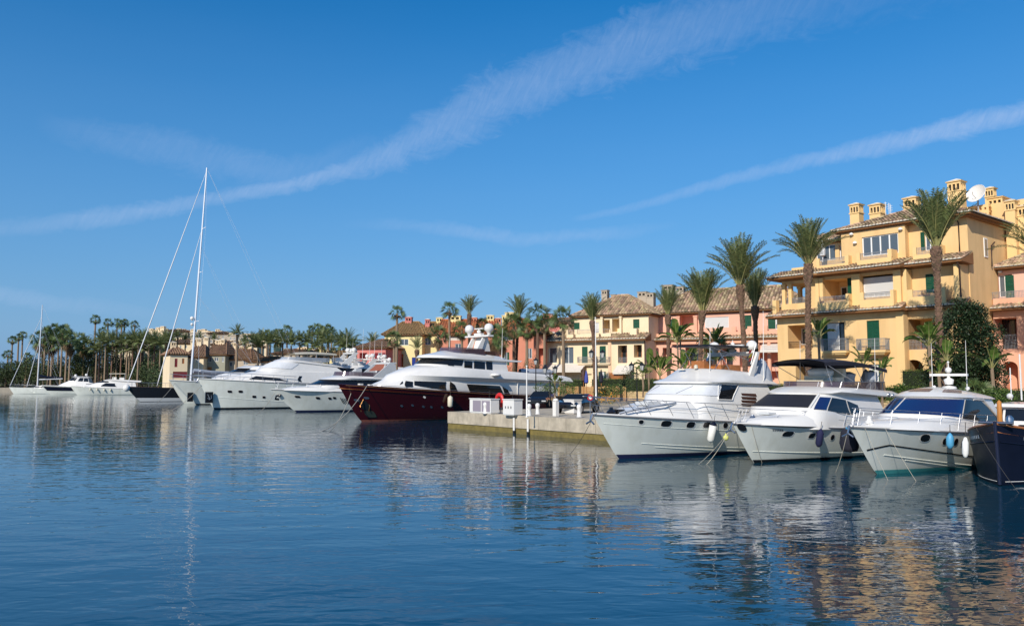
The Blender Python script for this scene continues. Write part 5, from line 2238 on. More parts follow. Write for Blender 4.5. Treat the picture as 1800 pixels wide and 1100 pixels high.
def leafy_tree(name, label, loc, blobs, n, leaf, m, seed=0, trunk=None, cat='tree', group=None, shell=.55, kindname='crown', core=True):
    """blobs: (x,y,z,rx,ry,rz) clumps filled with leaf faces"""
    r = random.Random(seed)
    t = thing(name, label, cat, loc, 0, group)
    mb = MB()
    vol = [b[3] * b[4] * b[5] for b in blobs]
    tot = sum(v ** .7 for v in vol)
    for b, v in zip(blobs, vol):
        k = int(n * v ** .7 / tot)
        pts = []
        for _ in range(k):
            while True:
                q = Vector((r.uniform(-1, 1), r.uniform(-1, 1), r.uniform(-1, 1)))
                l_ = q.length
                if 1e-3 < l_ <= 1:
                    break
            rad = l_ ** (1 - shell)
            q = q / l_ * rad
            nn = 1 + .38 * noise.noise(Vector((q.x * 2.4 + b[0], q.y * 2.4, q.z * 2.4 + b[2])) * 1.0)
            pts.append((b[0] + q.x * b[3] * nn, b[1] + q.y * b[4] * nn, b[2] + q.z * b[5] * nn))
        leaf_cloud(mb, pts, leaf, r)
    mb.build(kindname, m, t)
    if trunk:
        H, tr = trunk
        mb = MB()
        mb.tube([(0, 0, 0), (0.05, 0, H * .4), (0, 0.05, H)], [tr, tr * .8, tr * .5], 7)
        for b in blobs[:6]:
            mb.tube([(0, 0, H * .55), (b[0] * .5, b[1] * .5, lerp(H * .6, b[2], .5)), (b[0], b[1], b[2])], [tr * .45, tr * .3, tr * .12], 5)
        mb.build('trunk', BARK, t)
    return t


def paddle_leaf(L=1.5, W=.42, a0=1.2, bend=1.0, pet=.45, seed=0):
    r = random.Random(seed)
    mb = MB()
    N = 10
    P = []
    x = z = 0.0
    for i in range(N + 1):
        P.append(Vector((x, 0, z)))
        a = a0 - bend * (i / N) ** 1.6
        x += L / N * math.cos(a)
        z += L / N * math.sin(a)
    mb.cur = 1
    mb.tube(P, [lerp(.035, .008, i / N) for i in range(N + 1)], 4, caps=False)
    mb.cur = 0
    k0 = int(pet * N)
    for sd in (1, -1):
        for i in range(k0, N):
            t0, t1 = (i - k0) / (N - k0), (i + 1 - k0) / (N - k0)
            w0, w1 = W / 2 * math.sin(math.pi * min(1, t0 * .93 + .07)) ** .6, W / 2 * math.sin(math.pi * min(1, t1 * .93 + .05)) ** .6
            if i == N - 1:
                w1 = .01
            tr = r.uniform(-.04, .04)
            mb.face([P[i], P[i + 1], P[i + 1] + Vector((0, sd * w1, w1 * .45 + tr)), P[i] + Vector((0, sd * w0, w0 * .45 + tr))])
    me = bpy.data.meshes.new('leaf')
    me.from_pydata(mb.v, [], mb.f)
    me.materials.append(BANANA)
    me.materials.append(RACH)
    me.polygons.foreach_set('material_index', mb.m)
    me.update()
    return me


PAD = [paddle_leaf(1.7, .46, a, b, seed=i) for i, (a, b) in enumerate([(1.5, .3), (1.35, .7), (1.2, 1.0), (1.05, 1.4), (.9, 1.5), (.75, 1.7)])]


def banana_plant(px, foot_py, D, top_py, label, n=10, gz=None, seed=0, tr=.09, spread=1.0, name='bird_of_paradise_plant'):
    c0 = at(px, foot_py, D)
    gz = c0.z if gz is None else gz
    zt = at(px, top_py, D).z
    H = zt - gz
    t = thing(name, label, 'plant', (c0.x, D, gz))
    r = random.Random(seed)
    L = min(1.35, H * .42) * spread
    hh = H - L * .85
    mb = MB()
    if hh > .3:
        mb.tube([(0, 0, 0), (.05, .02, hh * .5), (0, 0, hh)], [tr * 1.2, tr, tr * .9], 7)
        mb.build('stem', TRUNKP, t)
    for i in range(n):
        o = link('leaf', PAD[min(5, max(0, int(i / n * 6 + r.uniform(-.7, .7))))], t, (0, 0, max(0, hh - .12)))
        o.rotation_euler = (r.uniform(-.15, .15), 0, i * 2.3 + r.uniform(-.4, .4))
        s = L / 1.7 * r.uniform(.75, 1.1)
        o.scale = (s, s, s)
    return t


def fan_shrub(px, D, gz, R, label, seed=0, n=1):
    c = at(px, 690, D)
    t = thing('fan_palm', label, 'palm shrub', (c.x, D, gz))
    g, d = FANS[seed % 4]
    o = link('crown', g, t, (0, 0, R * .45), seed)
    o.scale = (R, R, R)
    mb = MB()
    mb.tube([(0, 0, -.1), (0, 0, R * .45)], [.15, .12], 7)
    mb.build('trunk', TRUNKP, t)
    return t


def hedge(a, b, w, z0, h, label, seed=0, dens=260, leaf=.07, m=HEDGE):
    """clipped hedge along a line: dark core and a skin of leaves"""
    r = random.Random(seed)
    a, b = Vector(a), Vector(b)
    d = (b - a)
    L_ = d.length
    d.normalize()
    t = thing('hedge', label, 'hedge', (a.x, a.y, z0), math.atan2(d.y, d.x))
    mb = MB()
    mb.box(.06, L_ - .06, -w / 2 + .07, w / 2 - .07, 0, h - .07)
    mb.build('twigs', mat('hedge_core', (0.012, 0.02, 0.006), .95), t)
    mb = MB()
    pts = []
    for _ in range(int(L_ * h * dens)):
        pts.append((r.uniform(0, L_), -w / 2 + r.uniform(-.02, .07), r.uniform(0, h)))
    for _ in range(int(L_ * w * dens * .8)):
        x = r.uniform(0, L_)
        pts.append((x, r.uniform(-w / 2, w / 2), h - r.uniform(-.02, .07) + .05 * noise.noise(Vector((x * 1.5, 0, seed)))))
    for _ in range(int(w * h * dens * .6)):
        pts.append((r.choice((0, L_)) + r.uniform(-.05, .05), r.uniform(-w / 2, w / 2), r.uniform(0, h)))
    leaf_cloud(mb, pts, leaf, r, aspect=.7)
    mb.build('foliage', m, t)
    return t


ORD = ['leftmost', 'second from left', 'third from left', 'fourth from left', 'fifth from left', 'sixth from left', 'seventh from left', 'eighth from left', 'ninth from left', 'tenth from left',
       'eleventh from left', 'twelfth from left', 'thirteenth from left', 'fourteenth from left', 'fifteenth from left', 'sixteenth from left', 'seventeenth from left', 'eighteenth from left']


def place(xs, x):
    k = sorted(xs).index(x)
    return ORD[k] if k < len(xs) - 1 else 'rightmost'


# ---- the tall date palms on the promenade
date_palm(1645, 690, 432, 45, 326, 'tall date palm with brown boss in front of the right wing of the yellow house', seed=1, nf=74, wide=3.7)
date_palm(1421, 690, 462, 50, 376, 'tall date palm at the left end of the yellow house', seed=2, nf=76, wide=5.5, lean=(.2, 0))
date_palm(1300, 690, 500, 58, 408, 'tallest date palm with broad spread crown before the salmon house', seed=3, nf=80, wide=4.9, lean=(-.3, 0))
date_palm(1327, 690, 536, 63, 468, 'date palm close beside the broad crowned palm, a little lower', seed=4, nf=60, wide=2.9)
date_palm(1235, 690, 545, 67, 464, 'date palm in front of the white awning window of the salmon house', seed=5, nf=66, wide=3.9, lean=(.35, 0))
date_palm(1174, 690, 552, 79, 500, 'narrow date palm between the cream and salmon houses', seed=6, nf=54, wide=3.6)
date_palm(1041, 690, 562, 79, 511, 'date palm with clear brown boss in front of the cream house', seed=7, nf=54, wide=3.9, lean=(-.25, .1))
date_palm(825, 690, 551, 106, 514, 'slender date palm above the red yacht radar mast', seed=8, nf=40, wide=4.2, olive=.2)
date_palm(912, 690, 556, 98, 514, 'tallest palm of the cluster left of the cream house', seed=9, nf=48, wide=4.6, lean=(.4, 0))
date_palm(1826, 690, 450, 45, 358, 'date palm mostly beyond the right edge with fronds reaching in', seed=10, nf=60, wide=6.5)
# ---- fan palms near the colourful houses
for px, cy, D, R, tr, sk, lab in (
        (698, 551, 108, 1.15, .22, .5, 'fan palm with small round crown left of the lemon house roof'),
        (790, 546, 110, 1.3, .22, .5, 'fan palm with round crown right of the lemon house roof'),
        (990, 561, 84, 1.45, .2, .4, 'fan palm at the left corner of the cream house'),
        (770, 590, 106, 1.5, .25, 1.1, 'shaggy low fan palm in front of the terracotta house'),
        (812, 581, 104, 1.3, .2, 1.0, 'shaggy fan palm behind the left dome of the red yacht'),
        (868, 592, 102, 1.7, .25, 1.2, 'shaggy fan palm behind the right dome of the red yacht'),
        (903, 572, 97, 1.6, .22, 1.0, 'shaggy fan palm left below the tall cluster palm'),
        (926, 578, 95, 1.35, .22, 1.0, 'shaggy fan palm in the middle of the cluster'),
        (945, 556, 94, 1.6, .2, .8, 'dark trunked fan palm at the right of the cluster'),
        (957, 570, 93, 1.2, .2, .8, 'lower fan palm leaning out of the cluster to the right'),
        (883, 598, 96, 1.3, .2, 1.3, 'stout fan palm with brown skirt beside the blue shutters'),
        (693, 597, 104, 1.2, .2, .8, 'low fan palm in front of the lemon house left wall'),
        (848, 572, 108, 1.1, .2, .8, 'small fan palm between the two radar domes')):
    fan_palm(px, cy, D, R, lab, seed=px, tr=tr, skirt=sk, m=TRUNK if px in (945, 903) else TRUNKP)
date_palm(733, 690, 614, 100, 586, 'low date palm in front of the lemon house', seed=21, nf=34, wide=6.5, olive=.4)
date_palm(655, 690, 606, 128, 580, 'broad date palm crown behind the low rose red house', seed=22, nf=50, wide=7.5)
date_palm(688, 690, 601, 125, 580, 'date palm behind the left end of the lemon house', seed=23, nf=34, wide=5.5)
# ---- pale trunked palm in the middle distance and the grove behind the white yachts
far_palm(417, 588, 150, 1.9, 'tall pale trunked date palm before the brown roofed village', seed=3, tr=.3)
grove = [(444, 603, 165), (461, 600, 172), (474, 606, 160), (484, 598, 180), (497, 603, 165), (512, 607, 160), (527, 601, 170), (541, 604, 162), (566, 600, 168), (578, 604, 160), (598, 606, 158), (611, 604, 156), (603, 612, 150), (620, 615, 150), (454, 612, 155), (556, 613, 156)]
for i, (px, cy, D) in enumerate(grove):
    far_palm(px, cy, D, 2.3 + .3 * (i % 3), 'date palm of the grove behind the white yachts, ' + place([g[0] for g in grove], px), seed=i, group='date palms behind the white yachts')
tops = [(505, 582, 185), (549, 582, 180), (558, 579, 182), (567, 583, 178), (576, 580, 183), (583, 586, 176), (470, 590, 185), (488, 588, 186)]
for i, (px, cy, D) in enumerate(tops):
    fan_palm(px, cy, D, 1.5, 'tall fan palm rising above the grove, ' + place([g[0] for g in tops], px), seed=i, tr=.25, group='fan palms above the grove', skirt=.6)
# ---- the palms of the left shore
left_tall = [(168, 562, 215, 1.25), (190, 568, 212, 1.25), (206, 568, 214, 1.2), (214, 571, 210, 1.25), (219, 568, 216, 1.1), (237, 571, 216, 1.1), (182, 583, 205, 1.2), (22, 598, 225, 1.2), (33, 593, 228, 1.1), (40, 590, 230, 1.15), (14, 624, 215, 1.25), (47, 628, 210, 1.2)]
names = ['tallest fan palm standing clear above the left shore', 'second tall fan palm, right of the tallest one', 'fan palm left of the close pair above the left shore', 'front fan palm of the close pair', 'back fan palm of the close pair',
         'fan palm beside the square tower behind the left shore', 'lower fan palm under the tall row', 'left palm of the three at the far left', 'middle palm of the three at the far left', 'right palm of the three at the far left',
         'small fan palm at the left edge', 'low fan palm left of the small sailing boat mast']
for i, ((px, cy, D, R), nm) in enumerate(zip(left_tall, names)):
    fan_palm(px, cy, D, R * 1.15, nm, seed=i, tr=.28, skirt=.8 if i in (0, 7, 8) else .4)
rr_ = random.Random(3)
cl = [(70, 597), (80, 590), (88, 594), (96, 583), (104, 590), (110, 586), (118, 596), (76, 610), (92, 606), (124, 606), (140, 598), (148, 606), (136, 616), (156, 612)]
for i, (px, cy) in enumerate(cl):
    fan_palm(px, cy, 205 + rr_.uniform(-8, 12), 2.4, 'fan palm in the dense clump behind the motor boats, ' + place([g[0] for g in cl], px), seed=i + 3, tr=.26, skirt=1.2, group='fan palms of the dense clump')
cl2 = [(176, 600), (186, 606), (198, 600), (206, 612), (214, 603), (224, 606), (234, 600), (244, 604), (252, 598), (262, 606), (272, 602), (282, 608), (292, 600), (170, 618), (190, 622), (228, 618), (248, 616), (268, 620)]
for i, (px, cy) in enumerate(cl2):
    far_palm(px, cy, (195 if px < 218 else 186) + rr_.uniform(-3, 8), 2.8, 'date palm on the left shore by the dark sailing yacht, ' + place([g[0] for g in cl2], px), seed=i, group='date palms of the left shore', m=TRUNKP if i % 2 else TRUNK)
cl3 = [(300, 596), (312, 592), (326, 598), (350, 594), (430, 600), (376, 597)]
for i, (px, cy) in enumerate(cl3):
    far_palm(px, cy, 190 + i * 3, 1.8, 'date palm on the slope below the hill village, ' + place([g[0] for g in cl3], px), seed=i, group='date palms of the slope')


# ---- scrub and trees along the left shore
def shore_tree(px, D, w, h, label, seed, gz=1.4, leaf=.42, n=2400, group=None):
    c = at(px, 680, D)
    r = random.Random(seed)
    bl = [(r.uniform(-w * .3, w * .3), r.uniform(-1.5, 1.5), h * r.uniform(.35, .68), w * r.uniform(.26, .4), w * .3, h * r.uniform(.26, .36)) for _ in range(6)]
    bl.append((0, 0, h * .25, w * .5, w * .35, h * .28))
    return leafy_tree('broadleaf_tree', label, (c.x, D, gz), bl, n, leaf, BUSHM, seed, trunk=(h * .5, .2), group=group)


k = 0
for px in range(-30, 300, 13):
    hgt = (6.3 if px < 58 else 9.0 if px < 165 else 10.5) + 1.3 * math.sin(px * .05)
    shore_tree(px, 210 - max(0, px) * .03 + (k % 3) * 4, 6.5, hgt, 'dark broadleaf tree in the scrub of the left shore', k, group='dark trees of the left shore')
    k += 1
vt = [(250, 188, 6), (262, 187, 7), (275, 176, 6), (287, 166, 4.5), (296, 163, 5), (420, 175, 5), (445, 176, 6), (470, 176, 6), (500, 180, 7), (530, 176, 7), (560, 172, 7), (590, 168, 6), (612, 162, 6), (243, 188, 5)]
for i, (px, D, h_) in enumerate(vt):
    shore_tree(px, D, 5.5, h_, 'green broadleaf tree near the waterside village, ' + place([g[0] for g in vt], px), 100 + i, group='broadleaf trees of the village', leaf=.45, n=1100)

# ---- the big dark tree before the pink house
c = at(1698, 690, 46.5)
r = random.Random(77)
BT = 1.18
bl = [(0, 0, 3.3, 1.5, 1.3, 2.0), (-.75, 0, 2.3, 1.05, 1, 1.3), (.75, .2, 2.5, 1.1, 1, 1.4), (.1, 0, 4.9, .75, .7, .95), (-.3, 0, 4.3, .8, .8, .9), (.5, 0, 4.2, .8, .8, .9), (1.05, 0, 1.7, .8, .8, .9), (-1.0, 0, 1.6, .7, .8, .8), (0, -.4, 1.6, 1.2, 1.0, 1.1), (-.15, 0, 5.5, .3, .3, .45), (.3, 0, 5.2, .3, .3, .5)]
for _ in range(18):
    a_, z_ = r.uniform(0, 6.283), r.uniform(.7, 5.2)
    w_ = 1.75 * (1 - (abs(z_ - 2.4) / 3.6) ** 2)
    bl.append((math.cos(a_) * w_, math.sin(a_) * w_ * .8, z_, r.uniform(.25, .5), .4, r.uniform(.3, .55)))
bl = [tuple(v * BT * (1.1 if i in (0, 3) else .93) for i, v in enumerate(b)) for b in bl]
leafy_tree('magnolia_tree', 'big dark glossy leaved tree between the yellow and pink houses', (c.x, 46.5, 1.7), bl, 30000, .16, LEAFD, 5, trunk=(2.4, .14), shell=.35)

# ---- garden plants
for px, fy, D, ty, n, lab in (
        (1440, 640, 53, 556, 12, 'banana like plant with thick stem beside the left tall palm'),
        (1520, 690, 48, 608, 9, 'broad leaved plant in front of the green shuttered balcony'),
        (1550, 700, 44, 622, 8, 'slender single stemmed broad leaved plant by the hedge'),
        (1637, 700, 43.5, 562, 16, 'tallest broad leaved plant left of the dark tree'),
        (1668, 700, 42.5, 597, 10, 'broad leaved plant with bent yellow leaf before the dark tree'),
        (1652, 700, 43, 628, 10, 'low broad leaved plant at the foot of the dark tree'),
        (1746, 700, 42.5, 608, 8, 'broad leaved plant casting its shadow on the pink house'),
        (1140, 680, 74, 618, 12, 'dark broad leaved plant right of the cream house'),
        (1160, 680, 73, 622, 12, 'broad leaved plant just left of the narrow palm'),
        (1192, 680, 72, 563, 16, 'tall bushy broad leaved plant right of the narrow palm'),
        (1205, 680, 71, 612, 14, 'spreading broad leaved plant under the salmon loggia'),
        (1258, 660, 74, 572, 16, 'dark broad leaved plant in front of the white awning'),
        (975, 700, 70, 655, 12, 'broad leaved plant behind the left street lamp'),
        (985, 700, 72, 660, 10, 'smaller broad leaved plant right of the lamp plant'),
        (1130, 690, 66, 640, 9, 'young broad leaved plant by the garden wall')):
    banana_plant(px, fy, D, ty, lab, n=n, gz=GZ - .1, seed=px, spread=1.7 if 1130 < px < 1300 else 1.2 if n > 11 else 1.0)
banana_plant(1197, 680, 74, 570, 'second stem of the tall bushy broad leaved plant', n=12, gz=GZ, seed=9, spread=1.2)
for px, D, R, lab in ((1718, 41.5, 1.15, 'wide low fan palm at the foot of the pink house'), (1690, 41, .8, 'small low fan palm left of the wide one'), (1735, 40.5, .8, 'small low fan palm with brown stem near the blue boat'),
                      (1270, 73, 1.5, 'dark low fan palm under the salmon awning window'), (1240, 73, 1.3, 'dark low fan palm left of the tallest palm'), (935, 84, 1.4, 'low fan palm in the bushes behind the red yacht'), (1705, 43, .7, 'small low fan palm behind the wide one')):
    z = GZ if D < 72 or D > 80 else 5.2
    fan_shrub(px, D, z if px not in (1270, 1240) else 5.3, R, lab, seed=px)


def bush(px, D, w, h, gz, label, seed, m=HEDGE, n=1200, leaf=.12):
    c = at(px, 690, D)
    r = random.Random(seed)
    bl = [(r.uniform(-w * .3, w * .3), r.uniform(-.3, .3), h * r.uniform(.35, .6), w * .3, w * .3, h * .4) for _ in range(4)]
    return leafy_tree('shrub', label, (c.x, D, gz), bl, n, leaf, m, seed, cat='shrub', kindname='foliage')


for i, (px, D, w, h, m_, lab) in enumerate([
        (955, 82, 3.2, 3.4, BUSHM, 'tall dark shrub behind the stern of the red yacht'), (930, 86, 3, 4.2, BUSHM, 'dark shrub under the palm cluster'), (905, 88, 3, 3.6, BUSHM, 'dark shrub left under the palm cluster'),
        (1000, 66, 2.4, 1.3, HEDGE, 'low green shrub on the garden wall behind the bollards'), (1085, 62, 2.2, 1.1, HEDGE, 'low shrub left of the white yacht windscreen'),
        (1060, 62, 1.6, .9, BUSHM, 'dark low shrub beside the orange flowers'), (960, 68, 1.8, 1.2, HEDGE, 'round green shrub behind the dark car'), (1115, 72, 2.5, 2.6, BUSHM, 'dark shrub beside the cream house porch'),
        (1575, 45, 1.0, 1.2, HEDGE, 'small shrub in front of the yellow house pilaster'), (1750, 40, 1.4, 1.2, BUSHM, 'dark shrub beneath the plant by the pink house'), (1700, 39.5, 1.8, .8, HEDGE, 'low shrub along the wall behind the hardtop cruiser'),
        (1725, 39.2, 1.6, .9, HEDGE, 'second low shrub along the wall behind the hardtop cruiser'), (1538, 47, .8, .6, HEDGE, 'tuft of green on the garden wall'), (1762, 38.5, 1.6, 1.0, HEDGE, 'shrub above the blue wooden boat'), (885, 92, 2.5, 3, BUSHM, 'dark shrub before the terracotta house')]):
    bush(px, D, w, h, GZ, lab, i + 40, m_)
c = at(1068, 700, 60)
leafy_tree('flowering_shrub', 'shrub with orange flowers at the mole root', (c.x, 60, QZ), [(0, 0, .9, .9, .5, .45)], 500, .11, HEDGE, 4, cat='shrub', kindname='foliage')
mb = MB()
r = random.Random(2)
leaf_cloud(mb, [(r.gauss(0, .35), -.3 + r.uniform(-.2, .1), .9 + r.gauss(0, .2)) for _ in range(70)], .13, r, aspect=.8)
mb.build('orange_blossom', FLOW, bpy.data.objects['flowering_shrub'])

# hedges on the terrace edge
hedge(pf(YF, -13.8, -3.4), pf(YF, -8.4, -3.4), .7, GZ, 1.05, 'clipped hedge at the left end of the yellow house', 1)
hedge(pf(YF, -7.0, -3.4), pf(YF, -4.1, -3.4), .7, GZ, 1.05, 'clipped hedge below the green shuttered balcony', 2)
hedge(pf(YF, -3.2, -3.3), pf(YF, 1.0, -3.3), .7, GZ, .95, 'clipped hedge in front of the arched doorway', 3)
hedge(pf(YF, 1.4, -3.3), pf(YF, 8.5, -3.3), .7, GZ, .85, 'clipped hedge along the pink house', 4)
hedge(pf(YF, -3.4, -.6), pf(YF, -1.2, -.6), .5, GZ, 2.0, 'tall hedge filling the arched doorway', 5)
hedge(pf(CF, -10.0, -4.9), pf(CF, -5.6, -4.9), .8, GZ, 1.3, 'clipped hedge in front of the cream house left part', 6, dens=120, leaf=.11)
hedge(pf(CF, -4.6, -4.9), pf(CF, 4.0, -4.9), .8, GZ, 1.4, 'clipped hedge in front of the cream house right part', 7, dens=120, leaf=.11)
hedge(pf(CF, 4.4, -4.9), pf(CF, 11.5, -4.9), .8, GZ, 1.3, 'clipped hedge in front of the salmon house', 8, dens=120, leaf=.11)
# ------------------------------------------------------------------ placing boat details by where they are seen
def proj(w):
    d = w - Vector((0, 0, EYE))
    f_ = d.y * math.cos(PITCH) + d.z * math.sin(PITCH)
    u_ = -d.y * math.sin(PITCH) + d.z * math.cos(PITCH)
    return 900 + F * d.x / f_, 550 - F * u_ / f_


def search(fn, root, px, py, a0, a1, b0, b1, n=16):
    """parameters (a, b) of surface fn whose point is seen at the pixel"""
    best = None
    for _ in range(4):
        for i in range(n + 1):
            for j in range(n + 1):
                a, b = lerp(a0, a1, i / n), lerp(b0, b1, j / n)
                x, y = proj(to_world(root, fn(a, b)))
                e = (x - px) ** 2 + (y - py) ** 2
                if best is None or e < best[0]:
                    best = (e, a, b)
        da, db = (a1 - a0) / n * 1.2, (b1 - b0) / n * 1.2
        lo_a, hi_a, lo_b, hi_b = a0, a1, b0, b1
        a0, a1 = max(lo_a, best[1] - da), min(hi_a, best[1] + da)
        b0, b1 = max(lo_b, best[2] - db), min(hi_b, best[2] + db)
    return best[1], best[2]


def quad_patch(fn, root, corners, rng, name, m, off=0.015, mirror='q', N=10, M=4, smooth=True, frame=None, parent=None):
    """corners: bottom-left, bottom-right, top-right, top-left in photograph pixels"""
    uv = [search(lambda a, b: fn(a, b, 0.0), root, x, y, *rng) for x, y in corners]
    out = None
    for sg in (1, -1):
        if sg == -1 and not mirror:
            continue
        mb = MB()
        rows = []
        for i in range(N + 1):
            s_ = i / N
            bl = (lerp(uv[0][0], uv[1][0], s_), lerp(uv[0][1], uv[1][1], s_))
            tp = (lerp(uv[3][0], uv[2][0], s_), lerp(uv[3][1], uv[2][1], s_))
            r_ = []
            for j in range(M + 1):
                a, b = lerp(bl[0], tp[0], j / M), lerp(bl[1], tp[1], j / M)
                p = fn(a, b, off)
                r_.append(Vector((p.x, p.y * sg, p.z)))
            rows.append(r_)
        mb.grid(rows)
        o = mb.build(name, m, parent or root, smooth=smooth)
        out = out or o
        if frame:
            edge = [r_[0] for r_ in rows] + rows[-1][1:] + [r_[-1] for r_ in rows][::-1][1:] + rows[0][::-1][1:]
            mb = MB()
            mb.tube(edge, frame[1], 4)
            mb.build('frame', frame[0], o, smooth=True)
    return out


def hull_fn(h):
    return lambda a, b, off=0.0: h.H(a, b, 1, off)


def px_ports(root, h, lst, rimm=STEEL):
    """lst of (px, py, half width m, half height m, squareness, skew)"""
    L_ = []
    for px, py, a, b, sq, sk in lst:
        u, t = search(hull_fn(h), root, px, py, 0.05, 0.95, 0.05, 0.98)
        L_.append((u, t, a, b, sq, sk))
    portholes(root, h, L_, rimm=rimm)


def loft_obj(root, L_, name, m, **k):
    mb = MB()
    L_.mesh(mb, **k)
    return mb.build(name, m, root, smooth=True, merge=True, angle=0.6)


# ================================================================== yacht with covered windscreen
def yacht_a():
    t = boat('motor_yacht', 'white flybridge yacht with white cloth over its windscreen, alongside the mole', 'motor yacht', floor_at(1087, 806)[:2], (.8, .6), 13.5, None)
    h = Hull(15.0, 13.5, 4.6, 1.98, 1.32, um=.4, flare=.80, p=1.7, kt=2.7, kw=1.5)
    hull_parts(t, h, HULLW, NAVYA, (-0.3, 0.10), rub_r=.035)
    # spray rails and the knuckle line
    for t0, t1, u0, u1, r_ in ((.80, .66, .30, .985, .012), (.36, .10, .35, .90, .016), (.27, .04, .45, .86, .016)):
        mb = MB()
        h.edge(mb, r_, t=lambda u, a=t0, b=t1, c=u0, d=u1: lerp(b, a, (u - c) / (d - c)), u0=u0, u1=u1, off=.004)
        mb.build('spray_rail', HULLW, t, smooth=True)
    px_ports(t, h, [(1127, 741, 0.10, 0.09, 2.4, -0.04), (1171, 744, 0.23, 0.13, 3.5, -0.08), (1214, 746, 0.20, 0.13, 3.5, -0.08), (1242, 746, 0.18, 0.13, 3.5, -0.07), (1275, 747, 0.14, 0.13, 2.4, -0.04)], rimm=GEL)
    trunk = Loft([(1.88, 1.40, 13.9, 6.0, 1.85, 4.6, 2.0), (2.0, 2.2, 13.6, 7, 1.75, 4.4, 2.0), (2.12, 2.72, 13.2, 8.0, 1.5, 4.2, 2.1)])
    loft_obj(t, trunk, 'coachroof', GEL)
    cab = Loft([(1.5, 1.3, 10.9, 4.6, 2.0, 1.3, 2.6), (2.72, 2.55, 10.45, 4.8, 1.86, 1.2, 3.0), (3.26, 3.24, 9.72, 5.0, 1.62, 1.1, 3.0), (3.29, 3.27, 9.95, 5.0, 1.74, 1.1, 3.0), (3.36, 3.22, 9.9, 4.3, 1.8, 1.2, 3.0),
                (3.54, 3.15, 9.3, 3.9, 1.8, 1.5, 2.6, .1), (3.93, 3.72, 8.75, 5.0, 1.42, 1.4, 2.6, .1), (3.98, 3.78, 8.5, 5.2, 1.2, 1.4, 2.4, .1)])
    loft_obj(t, cab, 'superstructure', GEL)
    # cloth over the windscreen, wrapping round the corner
    mb = MB()
    cab.patch(mb, -.52, .46, 1.05, 1.94, off=.03, N=28, M=6)
    mb.build('windscreen_cover', CANVAS, t, smooth=True)
    mb = MB()
    cab.rim(mb, 2.45, .035, -.75, .75, n=5)
    mb.build('brow', GEL, t, smooth=True)
    mb = MB()
    for q in (-.2, .05):
        mb.tube([cab.S(q, 1.1, .05), cab.S(q + .1, 1.75, .05)], .012, 4)
    mb.build('wiper', STEEL, t)
    quad_patch(cab.S, t, [(1262, 702), (1286, 703), (1297, 677), (1262, 675)], (.3, 1, .8, 2.2), 'side_window', GLASS, off=.03, frame=(GEL, .03))
    # aft quarter with louvres
    for i in range(4):
        y0 = 691 + i * 6
        quad_patch(cab.S, t, [(1304, y0 + 4), (1330, y0 + 6), (1328, y0 + 1), (1302, y0)], (.3, 1, .1, 2.4), 'louvre_opening', BRN, off=.02)
    # hatch, cushion and dinghy gear on the foredeck
    mb = MB()
    mb.box(11.2, 12.0, -.4, .4, 2.3, 2.46)
    mb.build('deck_hatch', GELG, t)
    mb = MB()
    mb.lathe([(.2, 0), (.22, .1), (.1, .2), (.08, .3)], (13.9, 0, 1.95), 10)
    mb.box(13.3, 13.7, -.2, .2, 1.95, 2.15)
    mb.build('windlass', BLACKP, t, smooth=False)
    mb = MB()
    mb.tube([(13.9, .5, 2.0), (13.0, 1.1, 2.25), (12.0, 1.35, 2.35), (11.2, 1.3, 2.42)], .05, 6)
    mb.build('rolled_cover', GREYC, t, smooth=True)
    bow_rail(t, h, .42, .985, hgt=.78, n=9, lean=.55, r=.013)
    mb = MB()
    for i in range(7):
        x = 13.2 - i * .38
        mb.tube([(x, .9, 1.98), (x + .75, .95, 2.55)], .014, 4)
    mb.build('lounger_frame', STEEL, t)
    anchor(t, h, s=1.1)
    # flybridge: folded cover, windscreen posts, arch and gear
    mb = MB()
    for y in (-1.45, 1.45):
        mb.prism([(5.95, 3.3), (6.35, 3.3), (5.52, 4.72), (5.37, 4.72)], y - .06, y + .06)
    mb.tube([(5.45, -1.5, 4.70), (5.45, 1.5, 4.70)], .085, 8)
    mb.box(5.2, 5.7, -1.4, 1.4, 4.74, 4.80)
    mb.build('radar_arch', GEL, t)
    dome(t, 5.45, 1.15, 4.98, .26, .2)
    dome(t, 5.45, -1.15, 4.98, .26, .2)
    radar_bar(t, 5.45, 0, 4.98, 1.3)
    mb = MB()
    mb.ball((5.45, 0, 5.22), .10, 10)
    mb.tube([(5.45, 0, 5.2), (5.45, 0, 5.42)], .02, 5)
    mb.build('anchor_light', GEL, t, smooth=True)
    mb = MB()
    for y in (-1.05, 1.05):
        mb.tube([(8.2, y, 3.9), (7.6, y, 4.55), (6.4, y, 4.8)], .018, 5)
        mb.tube([(7.0, y, 3.8), (7.8, y, 4.75)], .018, 5)
        mb.tube([(5.6, y, 4.4), (8.6, y, 5.02)], .016, 5)
    mb.build('bimini_frame', STEEL, t)
    mb = MB()
    mb.box(5.0, 8.7, -1.15, 1.15, 5.02, 5.08)
    mb.build('folded_bimini', NAVY, t)
    mb = MB()
    mb.box(5.9, 7.4, -.8, .8, 3.8, 4.15)
    mb.box(7.3, 7.9, -.6, .2, 3.8, 4.35)
    mb.build('flybridge_seat', TEAK, t)
    whip(t, 8.6, 1.1, 3.6, 2.6, .1)
    whip(t, 5.2, 1.6, 3.4, 3.4, .1, .016)
    whip(t, 7.2, -.9, 3.8, 1.6, .3)
    mb = MB()
    mb.lathe([(.02, .2), (.09, .16), (.09, .02), (.03, 0)], (8.8, 0.45, 3.95), 8)
    mb.box(8.9, 9.0, -.5, -.1, 3.9, 3.97)
    mb.build('searchlight', CUSH, t)
    # tender cover aft of the arch
    mb = MB()
